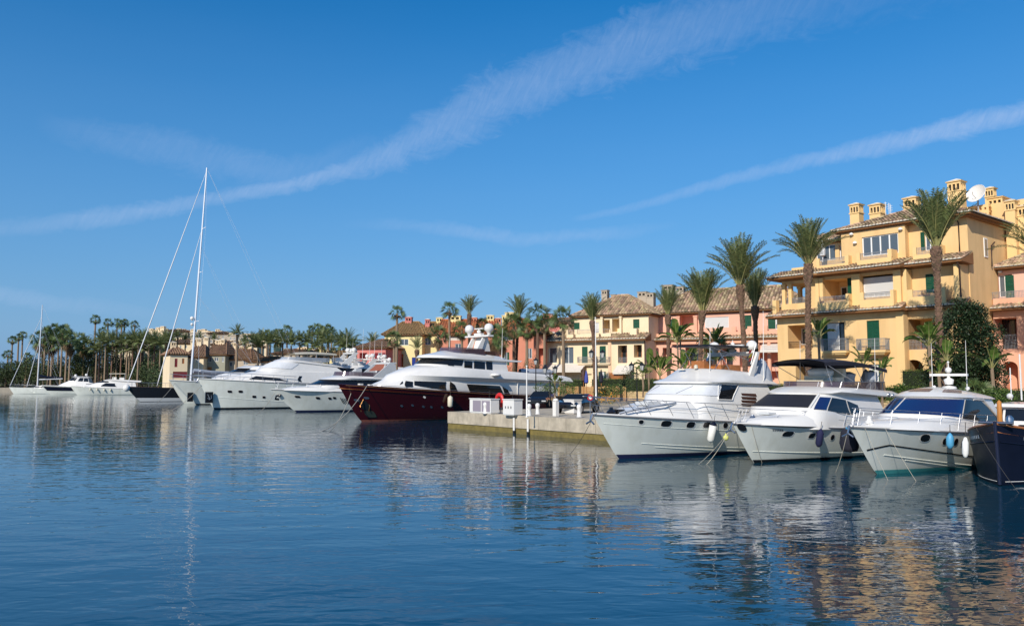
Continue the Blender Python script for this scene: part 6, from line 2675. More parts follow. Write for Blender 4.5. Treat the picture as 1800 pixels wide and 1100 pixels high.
    mb.lathe([(.5, 0), (.55, .2), (.45, .75), (.2, 1.25), (.03, 1.4)], (4.5, 1.0, 3.1), 10)
    mb.build('folded_cover', GREYC, t, smooth=True)
    mb = MB()
    mb.box(.3, 4.3, -2.0, 2.0, .9, 1.35)
    mb.build('cockpit', GEL, t)
    # flag
    mb = MB()
    mb.tube([(5.9, 1.4, 4.2), (5.6, 1.5, 5.2)], .014, 5)
    mb.build('flag_staff', STEEL, t)
    for zz, m_ in ((4.45, REDR), (4.63, mat('flag_yellow', (.75, .5, .03), .8)), (4.83, REDR)):
        mb = MB()
        mb.face([(5.88, 1.42, zz - .08), (6.15, 1.44, zz - .16), (6.05, 1.46, zz + .02), (5.82, 1.44, zz + .1)])
        mb.build('flag_stripe', m_, t)
    return t, h


YA, HA = yacht_a()


# ================================================================== yacht with black bimini
def yacht_b():
    t = boat('motor_yacht', 'white flybridge yacht with black bimini and dark wraparound windscreen', 'motor yacht', floor_at(1325, 813)[:2], (.78, .63), 11.5)
    h = Hull(12.9, 11.5, 4.2, 1.68, 1.18, um=.4, flare=.80, p=1.7, kt=2.7, kw=1.5)
    hull_parts(t, h, HULLW, BLACKP, (-0.3, 0.08), rub_r=.035, nt=12)
    mb = MB()
    h.edge(mb, .02, t=lambda u: lerp(.12, .3, (u - .3) / .68), u0=.3, u1=.98, off=.004)
    mb.build('spray_rail', HULLW, t, smooth=True)
    px_ports(t, h, [(1385, 762, 0.23, 0.11, 3.5, -0.10), (1427, 765, 0.15, 0.11, 3.5, -0.08), (1463, 768, 0.11, 0.12, 2.4, -0.04), (1482, 771, 0.11, 0.12, 2.4, -0.04)], rimm=GEL)
    trunk = Loft([(1.62, 1.25, 12.2, 4.5, 1.85, 4.2, 2.0), (1.80, 1.75, 11.9, 5, 1.75, 4.0, 2.0), (1.92, 2.2, 11.3, 6.0, 1.55, 3.6, 2.1)])
    loft_obj(t, trunk, 'coachroof', GEL)
    cab = Loft([(1.4, 1.2, 10.3, 3.6, 1.86, 1.5, 2.5), (2.25, 1.95, 9.95, 3.7, 1.76, 1.5, 2.6), (2.82, 2.72, 8.75, 3.9, 1.5, 1.3, 2.7), (2.88, 2.74, 8.75, 3.2, 1.62, 1.4, 2.7), (2.98, 2.62, 8.5, 2.5, 1.80, 1.8, 2.5),
                (3.10, 2.78, 8.1, 2.4, 1.78, 2.0, 2.4), (3.16, 2.9, 7.7, 2.6, 1.6, 2.0, 2.3)])
    loft_obj(t, cab, 'superstructure', GEL)
    mb = MB()
    qp, _ = search(lambda a, b: cab.S(a, b), t, 1429, 708, .1, .6, 1.1, 1.9)
    cab.patch(mb, -.50, qp - .012, 1.06, 1.95, off=.02, N=30, M=4)
    mb.build('windscreen', mat('windscreen_mesh_cover', (0.018, 0.018, 0.022), .55, var=.1, vscale=20), t, smooth=True)
    quad_patch(cab.S, t, [(1430, 719), (1452, 720), (1460, 699), (1441, 698)], (.2, 1, .2, 1.97), 'side_window', BLUEGLASS, off=.022)
    quad_patch(cab.S, t, [(1454, 721), (1494, 728), (1486, 703), (1462, 699)], (.2, 1, .2, 1.97), 'side_window', GLASS, off=.022)
    quad_patch(cab.S, t, [(1496, 728), (1511, 724), (1507, 712), (1488, 704)], (.2, 1, .2, 1.97), 'side_window', GLASS, off=.022)
    mb = MB()
    mb.tube([cab.S(qp, 1.05, .03), cab.S(qp, 1.98, .03)], .05, 5)
    mb.tube([cab.S(-.53, 1.05, .02), cab.S(-.53, 1.98, .02)], .05, 5)
    mb.build('windscreen_pillar', GEL, t, smooth=True)
    # badge letters on the bow
    fly = Loft([(3.0, 2.9, 7.75, 2.7, 1.5, 1.6, 2.6), (3.36, 3.34, 7.6, 2.9, 1.55, 1.6, 2.6)])
    mb = MB()
    fly.patch(mb, -.95, .95, 0, 1, off=0, N=40, M=1)
    mb.build('flybridge_screen', SMOKE, t, smooth=True)
    mb = MB()
    fly.rim(mb, 1, .018, -.95, .95)
    mb.build('screen_rail', STEEL, t, smooth=True)
    for q in [-.9 + .2 * i for i in range(10)]:
        mb = MB()
        mb.tube([fly.S(q, 0), fly.S(q, 1)], .012, 4)
        mb.build('screen_post', STEEL, t)
    mb = MB()
    mb.box(6.0, 6.9, -.75, .55, 3.0, 3.42)
    mb.box(5.9, 6.5, -.6, .4, 3.422, 3.62)
    mb.box(5.2, 5.9, -.85, .65, 3.0, 3.55)
    mb.box(5.1, 5.35, -.9, .7, 3.552, 3.95)
    mb.build('helm_seat', CUSH, t)
    mb = MB()
    mb.lathe([(.55, 0), (.62, .12), (.5, .25), (.56, .32), (.6, .5), (.45, .62)], (5.9, -.1, 3.35), 14)
    mb.build('helm_console', GEL, t, smooth=True)
    # grey covered seats
    mb = MB()
    mb.lathe([(.32, 0), (.2, .35), (.3, .5), (.26, .85), (.02, .95)], (3.2, .9, 2.95), 9)
    mb.lathe([(.3, 0), (.3, .3), (.36, .5), (.1, .62)], (4.4, .4, 3.2), 9)
    mb.lathe([(.2, 0), (.28, .5), (.12, .9), (.02, 1.0)], (2.7, .4, 2.95), 9)
    mb.build('covered_seat', GREYC, t)
    # bimini
    mb = MB()
    rows = []
    for i in range(9):
        x = lerp(8.0, 2.4, i / 8)
        zc = 4.36 + .16 * math.sin(i / 8 * math.pi) - .035 * i
        rows.append([(x, y, zc - .16 * (y / 1.3) ** 2) for y in [-1.3 + .26 * k for k in range(11)]])
    mb.grid(rows)
    mb.grid([[(p[0], p[1], p[2] - .045) for p in r_][::-1] for r_ in rows])
    mb.grid([[r_[0] for r_ in rows], [(r_[0][0], r_[0][1], r_[0][2] - .16) for r_ in rows]])
    mb.grid([[r_[-1] for r_ in rows], [(r_[-1][0], r_[-1][1], r_[-1][2] - .16) for r_ in rows]])
    mb.build('bimini', BLACKC, t, smooth=True)
    mb = MB()
    for y in (-1.28, 1.28):
        mb.tube([(4.4, y, 3.0), (7.9, y, 4.15)], .016, 5)
        mb.tube([(4.4, y, 3.0), (5.6, y, 4.3)], .016, 5)
        mb.tube([(4.4, y, 3.0), (2.5, y, 4.0)], .016, 5)
        mb.tube([(7.4, y, 3.2), (7.9, y, 4.15)], .012, 5)
        mb.tube([(2.9, y, 3.0), (2.5, y, 4.0)], .016, 5)
    mb.build('bimini_frame', STEEL, t)
    bow_rail(t, h, .30, .98, hgt=.62, n=8, lean=-.35, r=.011)
    anchor(t, h, s=1.0)
    mb = MB()
    mb.lathe([(.16, 0), (.17, .08), (.08, .18), (.06, .24)], (11.5, 0, 1.75), 10)
    mb.build('windlass', STEEL, t)
    # round black horn plates on the bow shoulder and on the roof edge
    u, v = search(hull_fn(h), t, 1299, 752, .5, .98, .3, 1)
    mb = MB()
    h.oval(mb, u, v, .16, .16, .05, 1, sq=2)
    mb.build('hawse_plate', BLACKP, t)
    mb = MB()
    for q, v in ((.86, 4.4), (.92, 4.3)):
        p = cab.S(q, v, .03)
        mb.ball((p.x, p.y, p.z), .09, 8)
    mb.build('deck_speaker', STEEL, t, smooth=True)
    mb = MB()
    mb.box(.3, 3.4, -1.8, 1.8, .9, 1.4)
    mb.build('cockpit', GEL, t)
    whip(t, 3.6, 1.3, 3.0, 2.4, .1)
    whip(t, 6.2, -1.0, 3.0, 2.3, .1)
    # name lettering high on the bow (dark marks)
    us, vs = search(hull_fn(h), t, 1358, 755, .3, .98, .3, 1)
    ue, ve = search(hull_fn(h), t, 1376, 757, .3, .98, .3, 1)
    r = random.Random(1)
    mb = MB()
    for i in range(6):
        u = lerp(us, ue, i / 5.5)
        w = (ue - us) / 9
        h.patch(mb, u, u + w, vs - .03, vs + .025, off=.014, N=1, M=1, sides=(1,))
    mb.build('name_lettering', RUBR, t)
    quad_patch(trunk.S, t, [(1308, 729), (1322, 730), (1323, 727), (1310, 726)], (.02, .9, .1, 1.9), 'deck_vent', BLACKP, off=.02, N=6, M=1)
    mb = MB()
    mb.box(10.2, 10.75, -.28, .28, 1.98, 2.06)
    mb.build('deck_hatch', GELG, t)
    return t, h


YB, HB = yacht_b()


# ================================================================== hardtop cruiser
def yacht_c():
    t = boat('motor_yacht', 'white hardtop sports cruiser with blue tinted windscreen and turquoise bottom paint', 'motor yacht', floor_at(1541, 833)[:2], (.78, .63), 9.6)
    h = Hull(11.4, 9.6, 3.9, 1.80, 1.25, um=.35, flare=.74, p=1.4, kt=2.7, kw=1.45)
    hull_parts(t, h, HULLW, TURQ, (-0.3, 0.09), rub_r=.03)
    for a, b, u0, u1 in ((.42, .05, .45, .93), (.30, .0, .5, .85)):
        mb = MB()
        h.edge(mb, .022, t=lambda u: lerp(b, a, (u - u0) / (u1 - u0)), u0=u0, u1=u1, off=.004)
        mb.build('spray_rail', HULLW, t, smooth=True)
    # dark styling line sweeping down aft
    mb = MB()
    h.patch(mb, .12, .985, lambda u: .08 + .62 * max(0, (u - .1) / .88) ** 1.1 - .018 - (max(0, u - .9) * 2.2), lambda u: .08 + .62 * max(0, (u - .1) / .88) ** 1.1 + .014 - (max(0, u - .9) * 2.2), off=.012, N=50, M=1)
    mb.build('styling_stripe', BLACKP, t, smooth=True)
    px_ports(t, h, [(1626, 769, 0.22, 0.14, 2.4, -0.05), (1661, 775, 0.14, 0.13, 2.4, -0.04), (1680, 776, 0.12, 0.14, 2.4, -0.04), (1692, 777, 0.11, 0.14, 2.4, -0.04)], rimm=GEL)
    trunk = Loft([(1.72, 1.30, 10.6, 3.0, 1.7, 4.0, 2.0), (1.86, 1.62, 10.3, 3.4, 1.62, 3.8, 2.0), (1.98, 2.08, 9.6, 4.2, 1.45, 3.4, 2.1)])
    loft_obj(t, trunk, 'coachroof', GEL)
    cab = Loft([(1.5, 1.2, 7.6, 1.6, 1.66, 1.9, 2.3), (2.12, 1.5, 7.4, 1.8, 1.60, 2.0, 2.3), (2.74, 2.62, 6.1, 2.5, 1.36, 1.6, 2.5), (2.80, 2.66, 6.2, 2.3, 1.44, 1.7, 2.5), (2.98, 2.75, 5.8, 2.35, 1.30, 1.9, 2.4), (3.12, 2.85, 5.1, 2.5, 1.0, 1.9, 2.3), (3.16, 2.9, 4.6, 2.7, .7, 1.8, 2.2)])
    loft_obj(t, cab, 'superstructure', GEL)
    mb = MB()
    cab.patch(mb, -.60, -.08, 1.05, 1.95, off=.02, N=24, M=4)
    mb.build('windscreen', BLUEGLASS, t, smooth=True)
    mb = MB()
    cab.patch(mb, -.065, .35, 1.05, 1.95, off=.02, N=20, M=4)
    mb.build('windscreen', BLUEGLASS, t, smooth=True)
    mb = MB()
    cab.patch(mb, .36, .95, lambda q: lerp(1.02, 1.15, (q - .36) / .59), lambda q: 1.95 - .85 * max(0, (q - .62) / .33) ** 1.8, off=.022, N=20, M=4)
    mb.build('side_window', GLASS, t, smooth=True)
    mb = MB()
    cab.patch(mb, -.95, -.62, lambda q: lerp(1.15, 1.02, (q + .95) / .33), lambda q: 1.95 - .85 * max(0, (-q - .62) / .33) ** 1.8, off=.022, N=20, M=4)
    mb.build('side_window', GLASS, t, smooth=True)
    # sweeping arch over the side glass
    for sd in (1, -1):
        mb = MB()
        mb.tube([cab.S(sd * q, 2.15 - 1.15 * max(0, (q - .55) / .43) ** 2.0, .03) for q in [.45 + .53 * i / 14 for i in range(15)]], .045, 6)
        mb.build('arch_frame', GEL, t, smooth=True)
    # three brown roof hatches
    for i in range(3):
        mb = MB()
        q0 = -.34 + i * .24
        cab.patch(mb, q0, q0 + .15, 3.95, 4.75, off=.02, N=4, M=4)
        mb.build('roof_hatch', mat('brown_acrylic', (.20, .13, .10), .25), t, smooth=True)
    # mast with radar
    mb = MB()
    mb.lathe([(.3, 0), (.26, .08), (.06, .12), (.05, .5)], (3.2, 0, 3.08), 10)
    mb.build('radar_mast', GEL, t, smooth=True)
    radar_bar(t, 3.2, 0, 3.5, 1.5)
    mb = MB()
    mb.ball((3.2, 0, 3.85), .13, 10)
    mb.tube([(3.2, 0, 3.9), (3.2, 0, 4.15)], .02, 5)
    mb.ball((3.2, 0, 4.18), .05, 8)
    mb.build('mast_light', GEL, t, smooth=True)
    mb = MB()
    mb.ball((2.5, .45, 3.08), .09, 8)
    mb.ball((4.8, .1, 3.16), .06, 8)
    mb.build('gps_dome', GEL, t, smooth=True)
    whip(t, 3.6, -.5, 3.0, 2.0, .05)
    whip(t, 2.8, .55, 3.0, 2.1, .05)
    bow_rail(t, h, .28, .985, hgt=.66, n=8, lean=-.28, r=.010)
    # foredeck hatch, windlass, coiled rope
    mb = MB()
    mb.lathe([(.36, 0), (.36, .06), (.3, .08), (.01, .1)], (8.6, 0, 1.98), 16)
    mb.build('deck_hatch', GELG, t, smooth=True)
    mb = MB()
    mb.lathe([(.14, 0), (.15, .1), (.08, .16), (.1, .26), (.02, .3)], (10.2, .1, 1.85), 10)
    mb.build('windlass', GEL, t, smooth=True)
    anchor(t, h, s=.95)
    mb = MB()
    mb.box(.1, 1.1, -1.7, 1.7, .5, .8)
    mb.build('bathing_platform', GEL, t)
    return t, h


YC, HC = yacht_c()


# ================================================================== blue wooden fishing boat
def blue_boat():
    b = floor_at(1758, 853)
    t = boat('fishing_boat', 'dark blue wooden fishing boat with varnished rail and white wheelhouse at the right edge', 'fishing boat', b[:2], (.67, .74), 8.2)
    h = Hull(8.5, 8.2, 2.9, 2.0, 1.25, um=.45, flare=.9, p=2.4, kt=3.6, kw=2.6, stemq=1.2, stern=.7)
    h.mesh().build('hull', NAVY, t, smooth=True, merge=True, angle=.8)
    mb = MB()
    h.deck(mb, drop=.25)
    mb.build('deck', TEAK, t)
    mb = MB()
    h.edge(mb, .05, t=1.0, off=-.02, lift=.02)
    mb.build('cap_rail', TEAK, t, smooth=True)
    mb = MB()
    h.edge(mb, .03, t=.72, u1=.99)
    mb.build('rubbing_strake', NAVY, t, smooth=True)
    p = h.H(1, 1)
    mb = MB()
    mb.tube([h.H(1, .02) + Vector((.03, 0, 0)), h.H(1, .5) + Vector((.03, 0, 0)), p + Vector((.02, 0, .1))], .055, 6)
    mb.build('stem_post', mat('navy_stem', (.012, .016, .04), .4), t, smooth=True)
    mb = MB()
    h.edge(mb, .012, t=.06, u1=.98, off=.005)
    mb.build('waterline_stripe', GEL, t, smooth=True)
    mb = MB()
    mb.lathe([(.09, -.6), (.085, .25), (.07, .72), (.01, .78)], (p.x - .75, 0, p.z), 8)
    mb.build('mooring_post', mat('orange_varnish', (.5, .2, .04), .4), t, smooth=True)
    mb = MB()
    mb.tube([(p.x - .1, -.5, p.z + .05), (p.x - .05, .5, p.z + .05)], .05, 6)
    mb.lathe([(.12, 0), (.13, .2), (.05, .3)], (p.x - .35, .35, p.z), 8)
    mb.build('bow_roller', STEEL, t, smooth=True)
    cab = Loft([(1.3, 1.1, 4.3, 1.0, .85, .4, 4), (1.9, 1.8, 4.25, 1.0, .85, .4, 4), (2.4, 2.4, 4.1, 1.0, .8, .4, 4), (2.45, 2.45, 4.3, .8, .95, .5, 3.5), (2.56, 2.56, 4.2, .8, .9, .5, 3)])
    loft_obj(t, cab, 'wheelhouse', GEL)
    for q0, q1 in ((-.38, -.15), (-.11, .11), (.15, .38), (.48, .72), (-.72, -.48)):
        mb = MB()
        cab.patch(mb, q0, q1, 1.1, 1.92, off=.015, N=6)
        mb.build('window', GLASS, t, smooth=True)
    mb = MB()
    mb.tube([(4.0, 0, 2.7), (4.0, 0, 4.4)], .03, 6)
    mb.tube([(3.6, -.4, 2.7), (3.6, -.4, 3.9)], .02, 6)
    mb.build('mast', GEL, t)
    mb = MB()
    mb.ball((4.4, -.3, 2.85), .11, 8)
    mb.build('searchlight', GEL, t, smooth=True)
    # deck clutter in front of the wheelhouse
    r = random.Random(5)
    mb = MB()
    for i in range(8):
        x, y = r.uniform(5.3, 7.1), r.uniform(-.7, .7)
        mb.box(x, x + r.uniform(.1, .4), y, y + r.uniform(.1, .4), 1.2, 1.55 + r.uniform(0, .5))
    mb.build('deck_gear', BLACKP, t)
    for side, txt_u in ((1, .80), (-1, .80)):
        mb = MB()
        for i in range(7):
            u = txt_u + i * .017
            h.patch(mb, u, u + .010, .80, .86, off=.012, N=1, M=1, sides=(side,))
        mb.build('name_lettering', GELG, t)
    return t, h


BB, HBB = blue_boat()


# ================================================================== the dark red motor yacht
def red_yacht():
    t = boat('motor_yacht', 'large dark red hulled motor yacht with white superstructure left of the mole', 'motor yacht', floor_at(632, 741)[:2], (.76, .65), 23)
    h = Hull(25.0, 22.8, 6.0, 3.05, 1.75, um=.45, flare=.88, p=1.5, kt=2.8, kw=1.7, stemq=.85)
    h.mesh(nt=10).build('hull', REDP, t, smooth=True, merge=True, angle=.7)
    mb = MB()
    h.deck(mb, drop=.35)
    mb.build('deck', TEAK, t)
    mb = MB()
    h.patch(mb, 0, .998, -.3, .05, off=.01, N=40)
    mb.build('boot_stripe', REDA, t, smooth=True)
    mb = MB()
    h.edge(mb, .05, t=1.0, off=0)
    mb.build('cap_rail', REDP, t, smooth=True)
    mb = MB()
    h.edge(mb, .02, t=.985, off=.045, u1=.98)
    mb.build('gold_line', mat('dark_gold_line', (.25, .12, .05), .4), t, smooth=True)
    F_ = 1
    low = Loft([(2.4, 1.5, 22.2, 3.0, 2.45, 7.0, 1.9), (3.0, 2.35, 21.9, 3.2, 2.5, 7.0, 1.9), (3.35, 3.0, 20.9, 3.4, 2.45, 6.5, 1.9), (3.62, 3.02, 20.6, 1.6, 2.62, 6.3, 1.9),
                (3.8, 3.2, 20.4, 1.3, 2.78, 6.2, 1.9), (4.35, 3.55, 18.9, 1.6, 2.68, 5.4, 2.0), (4.62, 3.75, 17.9, 2.4, 2.45, 4.6, 2.1)])
    loft_obj(t, low, 'main_superstructure', GEL)
    up = Loft([(4.4, 3.9, 17.6, 8.8, 2.0, 2.4, 2.3), (4.74, 4.25, 17.3, 8.9, 1.98, 2.3, 2.3), (5.22, 4.95, 16.6, 9.0, 1.82, 2.0, 2.4), (5.30, 5.0, 17.2, 7.4, 2.05, 2.6, 2.2), (5.52, 5.12, 17.0, 7.2, 2.02, 2.8, 2.2), (5.72, 5.2, 15.8, 8.6, 1.6, 2.8, 2.2), (6.0, 5.5, 14.6, 9.2, 1.2, 2.6, 2.2)])
    loft_obj(t, up, 'upper_superstructure', GEL)
    mb = MB()
    up.patch(mb, -.5, .5, 1.05, 1.95, off=.03, N=30, M=3)
    mb.build('windscreen', GLASS, t, smooth=True)
    for c in ([(787, 642), (798, 643), (796, 633), (787, 632)],):
        quad_patch(up.S, t, c, (.3, 1, .6, 2.3), 'side_window', GLASS, off=.03)
    for k_, (xa, xb) in enumerate(((816, 830), (833, 852), (855, 865))):
        quad_patch(up.S, t, [(xa, 647 + k_ * 1.6), (xb, 650 + k_ * 1.2), (xb, 635.5 + k_ * .7), (xa, 634 + k_ * .8)], (.4, 1, .2, 2.4), 'side_window', GLASS, off=.03)
    # main deck windows
    for c, nm in (([(702, 680), (708, 681), (708, 670), (706, 671)], 'fore'), ([(713, 681), (726, 682), (726, 670), (713, 669)], 'a'), ([(728, 682), (784, 687), (784, 671), (728, 668)], 'b'), ([(791, 687), (804, 689), (799, 675), (791, 674)], 'c'),
                  ([(826, 690), (885, 695), (878, 678), (820, 675)], 'd'), ([(887, 696), (897, 697), (892, 685), (882, 679)], 'e')):
        quad_patch(low.S, t, c, (.05, 1, 0.3, 2.8), 'side_window', GLASS, off=.04)
    # bow detail
    for i, (px, py) in enumerate(((627, 703), (644, 699))):
        u, v = search(hull_fn(h), t, px, py, .6, .99, .2, 1)
        mb = MB()
        h.oval(mb, u, v, .22, .1, .03, 1)
        mb.build('fairlead', STEEL, t)
    u, v = search(hull_fn(h), t, 641, 712, .7, .99, .2, 1)
    p = h.H(u, v, 1, .12)
    for dx in (-.22, .22):
        mb = MB()
        mb.tube([p + Vector((dx * 1.7, .05, -.45)), p + Vector((dx * 1.9, .02, .0)), p + Vector((dx * .6, 0, .5))], .045, 6)
        mb.build('anchor_fluke', GOLD, t, smooth=True)
    mb = MB()
    h.oval(mb, u, v, .34, .42, .03, 1, sq=4)
    mb.build('anchor_pocket', BLACKP, t)
    mb = MB()
    h.oval(mb, u - .002, v - .24, .42, .28, .05, 1, sq=5)
    mb.build('chafe_plate', mat('dark_green_plate', (.02, .03, .025), .5), t)
    for px, py in ((746, 697), (706, 712), (725, 712), (744, 714), (758, 715), (777, 716)):
        u, v = search(hull_fn(h), t, px, py, .2, .95, .2, 1)
        mb = MB()
        h.oval(mb, u, v, .12, .1, .03, 1)
        mb.build('porthole', STEEL if px != 746 else GEL, t)
    # flybridge
    fly = Loft([(5.75, 5.5, 14.9, 10.5, 1.35, 1.6, 2.4), (6.25, 6.15, 14.6, 10.9, 1.4, 1.6, 2.4)])
    mb = MB()
    fly.patch(mb, -.9, .9, 0, 1, off=0, N=30, M=1)
    mb.build('flybridge_screen', SMOKE, t, smooth=True)
    mb = MB()
    mb.box(10.9, 13.2, -1.1, 1.1, 5.6, 6.1)
    mb.box(9.8, 10.9, -1.2, 1.2, 5.4, 5.95)
    mb.build('flybridge_seat', BRN, t)
    mb = MB()
    for y in (-.75, .75):
        mb.prism([(11.9, 5.6), (11.2, 5.6), (10.55, 7.25), (10.85, 7.25)], y - .09, y + .09)
    mb.box(10.4, 11.0, -1.75, 1.75, 7.27, 7.42)
    mb.box(10.5, 10.9, -.5, .5, 7.42, 7.62)
    mb.build('radar_mast', GEL, t)
    mb = MB()
    mb.prism([(11.0, 5.5), (9.8, 5.4), (10.2, 7.2), (10.5, 7.25)], -.7, .7)
    mb.build('mast_fairing', GEL, t)
    dome(t, 10.7, 1.45, 7.85, .42, .42)
    dome(t, 10.7, -1.45, 7.85, .42, .42)
    radar_bar(t, 10.7, 0, 7.9, 1.2)
    # aft: deck supports, tender and crane on the upper deck, stairs
    for sd in (1, -1):
        mb = MB()
        mb.prism([(4.9, 1.9), (4.5, 1.9), (5.9, 3.1), (6.5, 3.1)], sd * 2.35 - .05, sd * 2.35 + .05)
        mb.prism([(3.9, 1.9), (3.7, 1.9), (2.6, 3.05), (3.4, 3.05)], sd * 2.35 - .05, sd * 2.35 + .05)
        mb.tube([(8.2, sd * 2.5, 1.9), (8.2, sd * 2.55, 3.1)], .04, 6)
        mb.build('deck_support', GEL, t)
    mb = MB()
    mb.box(6.2, 8.3, 1.45, 2.4, 3.9, 3.98)
    mb.build('hatch_cover', GELG, t)
    tn = MB()
    rows = []
    for i in range(11):
        x = lerp(3.0, 6.6, i / 10)
        w = .7 * math.sin(min(1, (i + 1.5) / 7) * math.pi / 2)
        w = .7 * (1 - max(0, (i - 5) / 6) ** 2)
        rows.append([(x, 1.0 + w * math.cos(a), 4.1 + .32 * math.sin(a)) for a in [math.pi * 2 * k / 8 for k in range(9)]])
    tn.grid(rows)
    tn.face(rows[0][:-1])
    tn.build('tender', GREYC, t, smooth=True)
    mb = MB()
    mb.lathe([(.12, 0), (.2, .2), (.22, .55), (.12, .8), (.02, .85)], (3.6, 1.3, 4.0), 8)
    mb.box(3.2, 3.6, 1.0, 1.5, 4.0, 4.4)
    mb.build('outboard_motor', BLACKP, t)
    mb = MB()
    for sd in (1, -1):
        mb.tube([(lerp(6, 22.5, i / 12), sd * h.H(lerp(6, 22.5, i / 12) / 25, 1).y * .97, h.sheer(lerp(6, 22.5, i / 12) / 25) + .12) for i in range(13)], .02, 5)
    mb.build('handrail', STEEL, t)
    mb = MB()
    for x in (21.2, 22.3, 23.2, 19.9):
        mb.box(x, x + .3, .5, .85, h.sheer(x / 25) - .05, h.sheer(x / 25) + .18)
    mb.build('deck_locker', GEL, t)
    whip(t, 9.4, 1.7, 5.3, 2.8, .1, .02)
    whip(t, 13.2, -1.2, 5.9, 1.5, .1, .02)
    mb = MB()
    p = low.S(.55, 4.6, .1)
    mb.ball((p.x, p.y, p.z), .5, 10, .35)
    mb.build('bridge_wing', GEL, t, smooth=True)
    return t, h


YR, HR = red_yacht()


# ================================================================== the two large white yachts and the one before them
def yacht_e():
    t = boat('motor_yacht', 'largest white motor yacht with dark fender board at its bow and cream sun awning', 'motor yacht', floor_at(376, 719)[:2], (.8, .6), 21.5)
    h = Hull(23.4, 21.5, 5.8, 3.5, 2.0, um=.42, flare=.82, p=.9, kt=2.6, kw=1.5)
    hull_parts(t, h, HULLW, BLACKP, (-.3, .05), rub_r=.03)
    mb = MB()
    h.edge(mb, .03, t=lambda u: lerp(.12, .4, (u - .35) / .6), u0=.35, u1=.95)
    mb.build('spray_rail', HULLW, t, smooth=True)
    px_ports(t, h, [(404, 688, 0.25, 0.15, 3.5, -0.03), (423, 688, 0.25, 0.15, 3.5, -0.03), (447, 697, 0.23, 0.15, 3.5, -0.03), (464, 698, 0.18, 0.13, 3.5, -0.03)], rimm=GEL)
    low = Loft([(3.3, 2.6, 20.8, 2.5, 2.5, 7.5, 1.9), (3.5, 3.2, 20.4, 3, 2.45, 7.3, 1.9), (4.1, 3.9, 18.2, 3.2, 2.3, 6, 2.0), (4.35, 4.1, 17.2, 3.2, 2.25, 5.2, 2.1)])
    loft_obj(t, low, 'main_superstructure', GEL)
    up = Loft([(4.2, 3.9, 16.9, 6.2, 2.1, 3, 2.3), (4.75, 4.2, 16.3, 6.4, 2.0, 2.8, 2.3), (5.5, 4.9, 14.7, 7.4, 1.75, 2.4, 2.4), (5.7, 4.8, 14.4, 6.2, 1.85, 2.6, 2.3), (5.95, 5.1, 13.4, 7.0, 1.4, 2.4, 2.2)])
    loft_obj(t, up, 'upper_superstructure', GEL)
    mb = MB()
    up.patch(mb, -.5, .44, 1.02, 1.95, off=.04, N=24)
    mb.build('windscreen_cover', CANVAS, t, smooth=True)
    low.side_window
    quad_patch(low.S, t, [(438, 669), (508, 670), (492, 663), (450, 661)], (.15, 1, .2, 2.8), 'side_window', GLASS, off=.03, N=16)
    quad_patch(low.S, t, [(526, 671), (531, 671), (531, 661), (526, 661)], (.15, 1, .1, 2.9), 'side_window', GLASS, off=.03)
    bow_rail(t, h, .55, .985, hgt=.85, n=9, lean=0, r=.022, inset=.1)
    fly = Loft([(5.6, 5.4, 13.9, 5, 1.5, 2, 2.3), (6.1, 5.9, 13.6, 5.4, 1.5, 2, 2.3)])
    mb = MB()
    fly.patch(mb, -.7, .7, 0, 1, off=0, N=24, M=1)
    mb.build('flybridge_screen', mat('pale_acrylic', (.35, .38, .42), .2, alpha=.75), t, smooth=True)
    mb = MB()
    rows = []
    for i in range(9):
        x = lerp(12.6, 7.2, i / 8)
        rows.append([(x, y, 6.62 + .12 * math.sin(i / 8 * math.pi) - .12 * (y / 1.5) ** 2) for y in (-1.5, -.9, -.3, .3, .9, 1.5)])
    mb.grid(rows)
    mb.grid([[(p[0], p[1], p[2] - .16) for p in r_][::-1] for r_ in rows])
    mb.grid([[r_[-1] for r_ in rows], [(r_[-1][0], r_[-1][1], r_[-1][2] - .16) for r_ in rows]])
    mb.build('bimini', CUSH, t, smooth=True)
    mb = MB()
    for x in (12.2, 9.8, 7.6):
        for y in (-1.4, 1.4):
            mb.tube([(x, y, 5.5), (x, y, 6.5)], .03, 5)
    mb.build('bimini_frame', STEEL, t)
    mb = MB()
    for x, y, a, b_, z in ((11, 0, .5, .5, .5), (9.5, .5, .6, .5, .4), (8.2, -.3, .5, .8, .45), (6.6, .4, .5, .6, .5)):
        mb.box(x - a, x + a, y - b_, y + b_, 5.5, 5.6 + z)
    mb.build('flybridge_seat', GEL, t)
    mb = MB()
    for y in (-1.4, 1.4):
        mb.prism([(6.6, 5.3), (5.4, 5.3), (4.4, 6.6), (4.9, 6.6)], y - .1, y + .1)
    mb.box(4.3, 5.0, -1.5, 1.5, 6.62, 6.76)
    mb.build('radar_arch', GEL, t)
    dome(t, 4.6, .9, 6.95, .3)
    radar_bar(t, 4.6, 0, 7.1, 1.3)
    dome(t, 4.6, -.9, 6.95, .3)
    anchor(t, h, s=1.3)
    # the dark fender board carried at the bow
    u, v = search(hull_fn(h), t, 367, 697, .6, .99, .1, 1)
    p = h.H(u, v, 1, .35)
    mb = MB()
    mb.box(p.x - .42, p.x + .42, p.y + .1, p.y + .3, p.z - .62, p.z + .62)
    o = mb.build('anchor_guard', BLACKP, t)
    mb = MB()
    mb.tube([(p.x - .2, p.y + .32, p.z + .25), (p.x - .22, p.y + .33, p.z - .1), (p.x, p.y + .35, p.z - .25), (p.x + .22, p.y + .33, p.z - .05)], .05, 5)
    mb.tube([(p.x + .2, p.y + .33, p.z + .35), (p.x - .05, p.y + .33, p.z - .2)], .045, 5)
    mb.build('anchor', STEEL, o)
    return t, h


YE, HE = yacht_e()


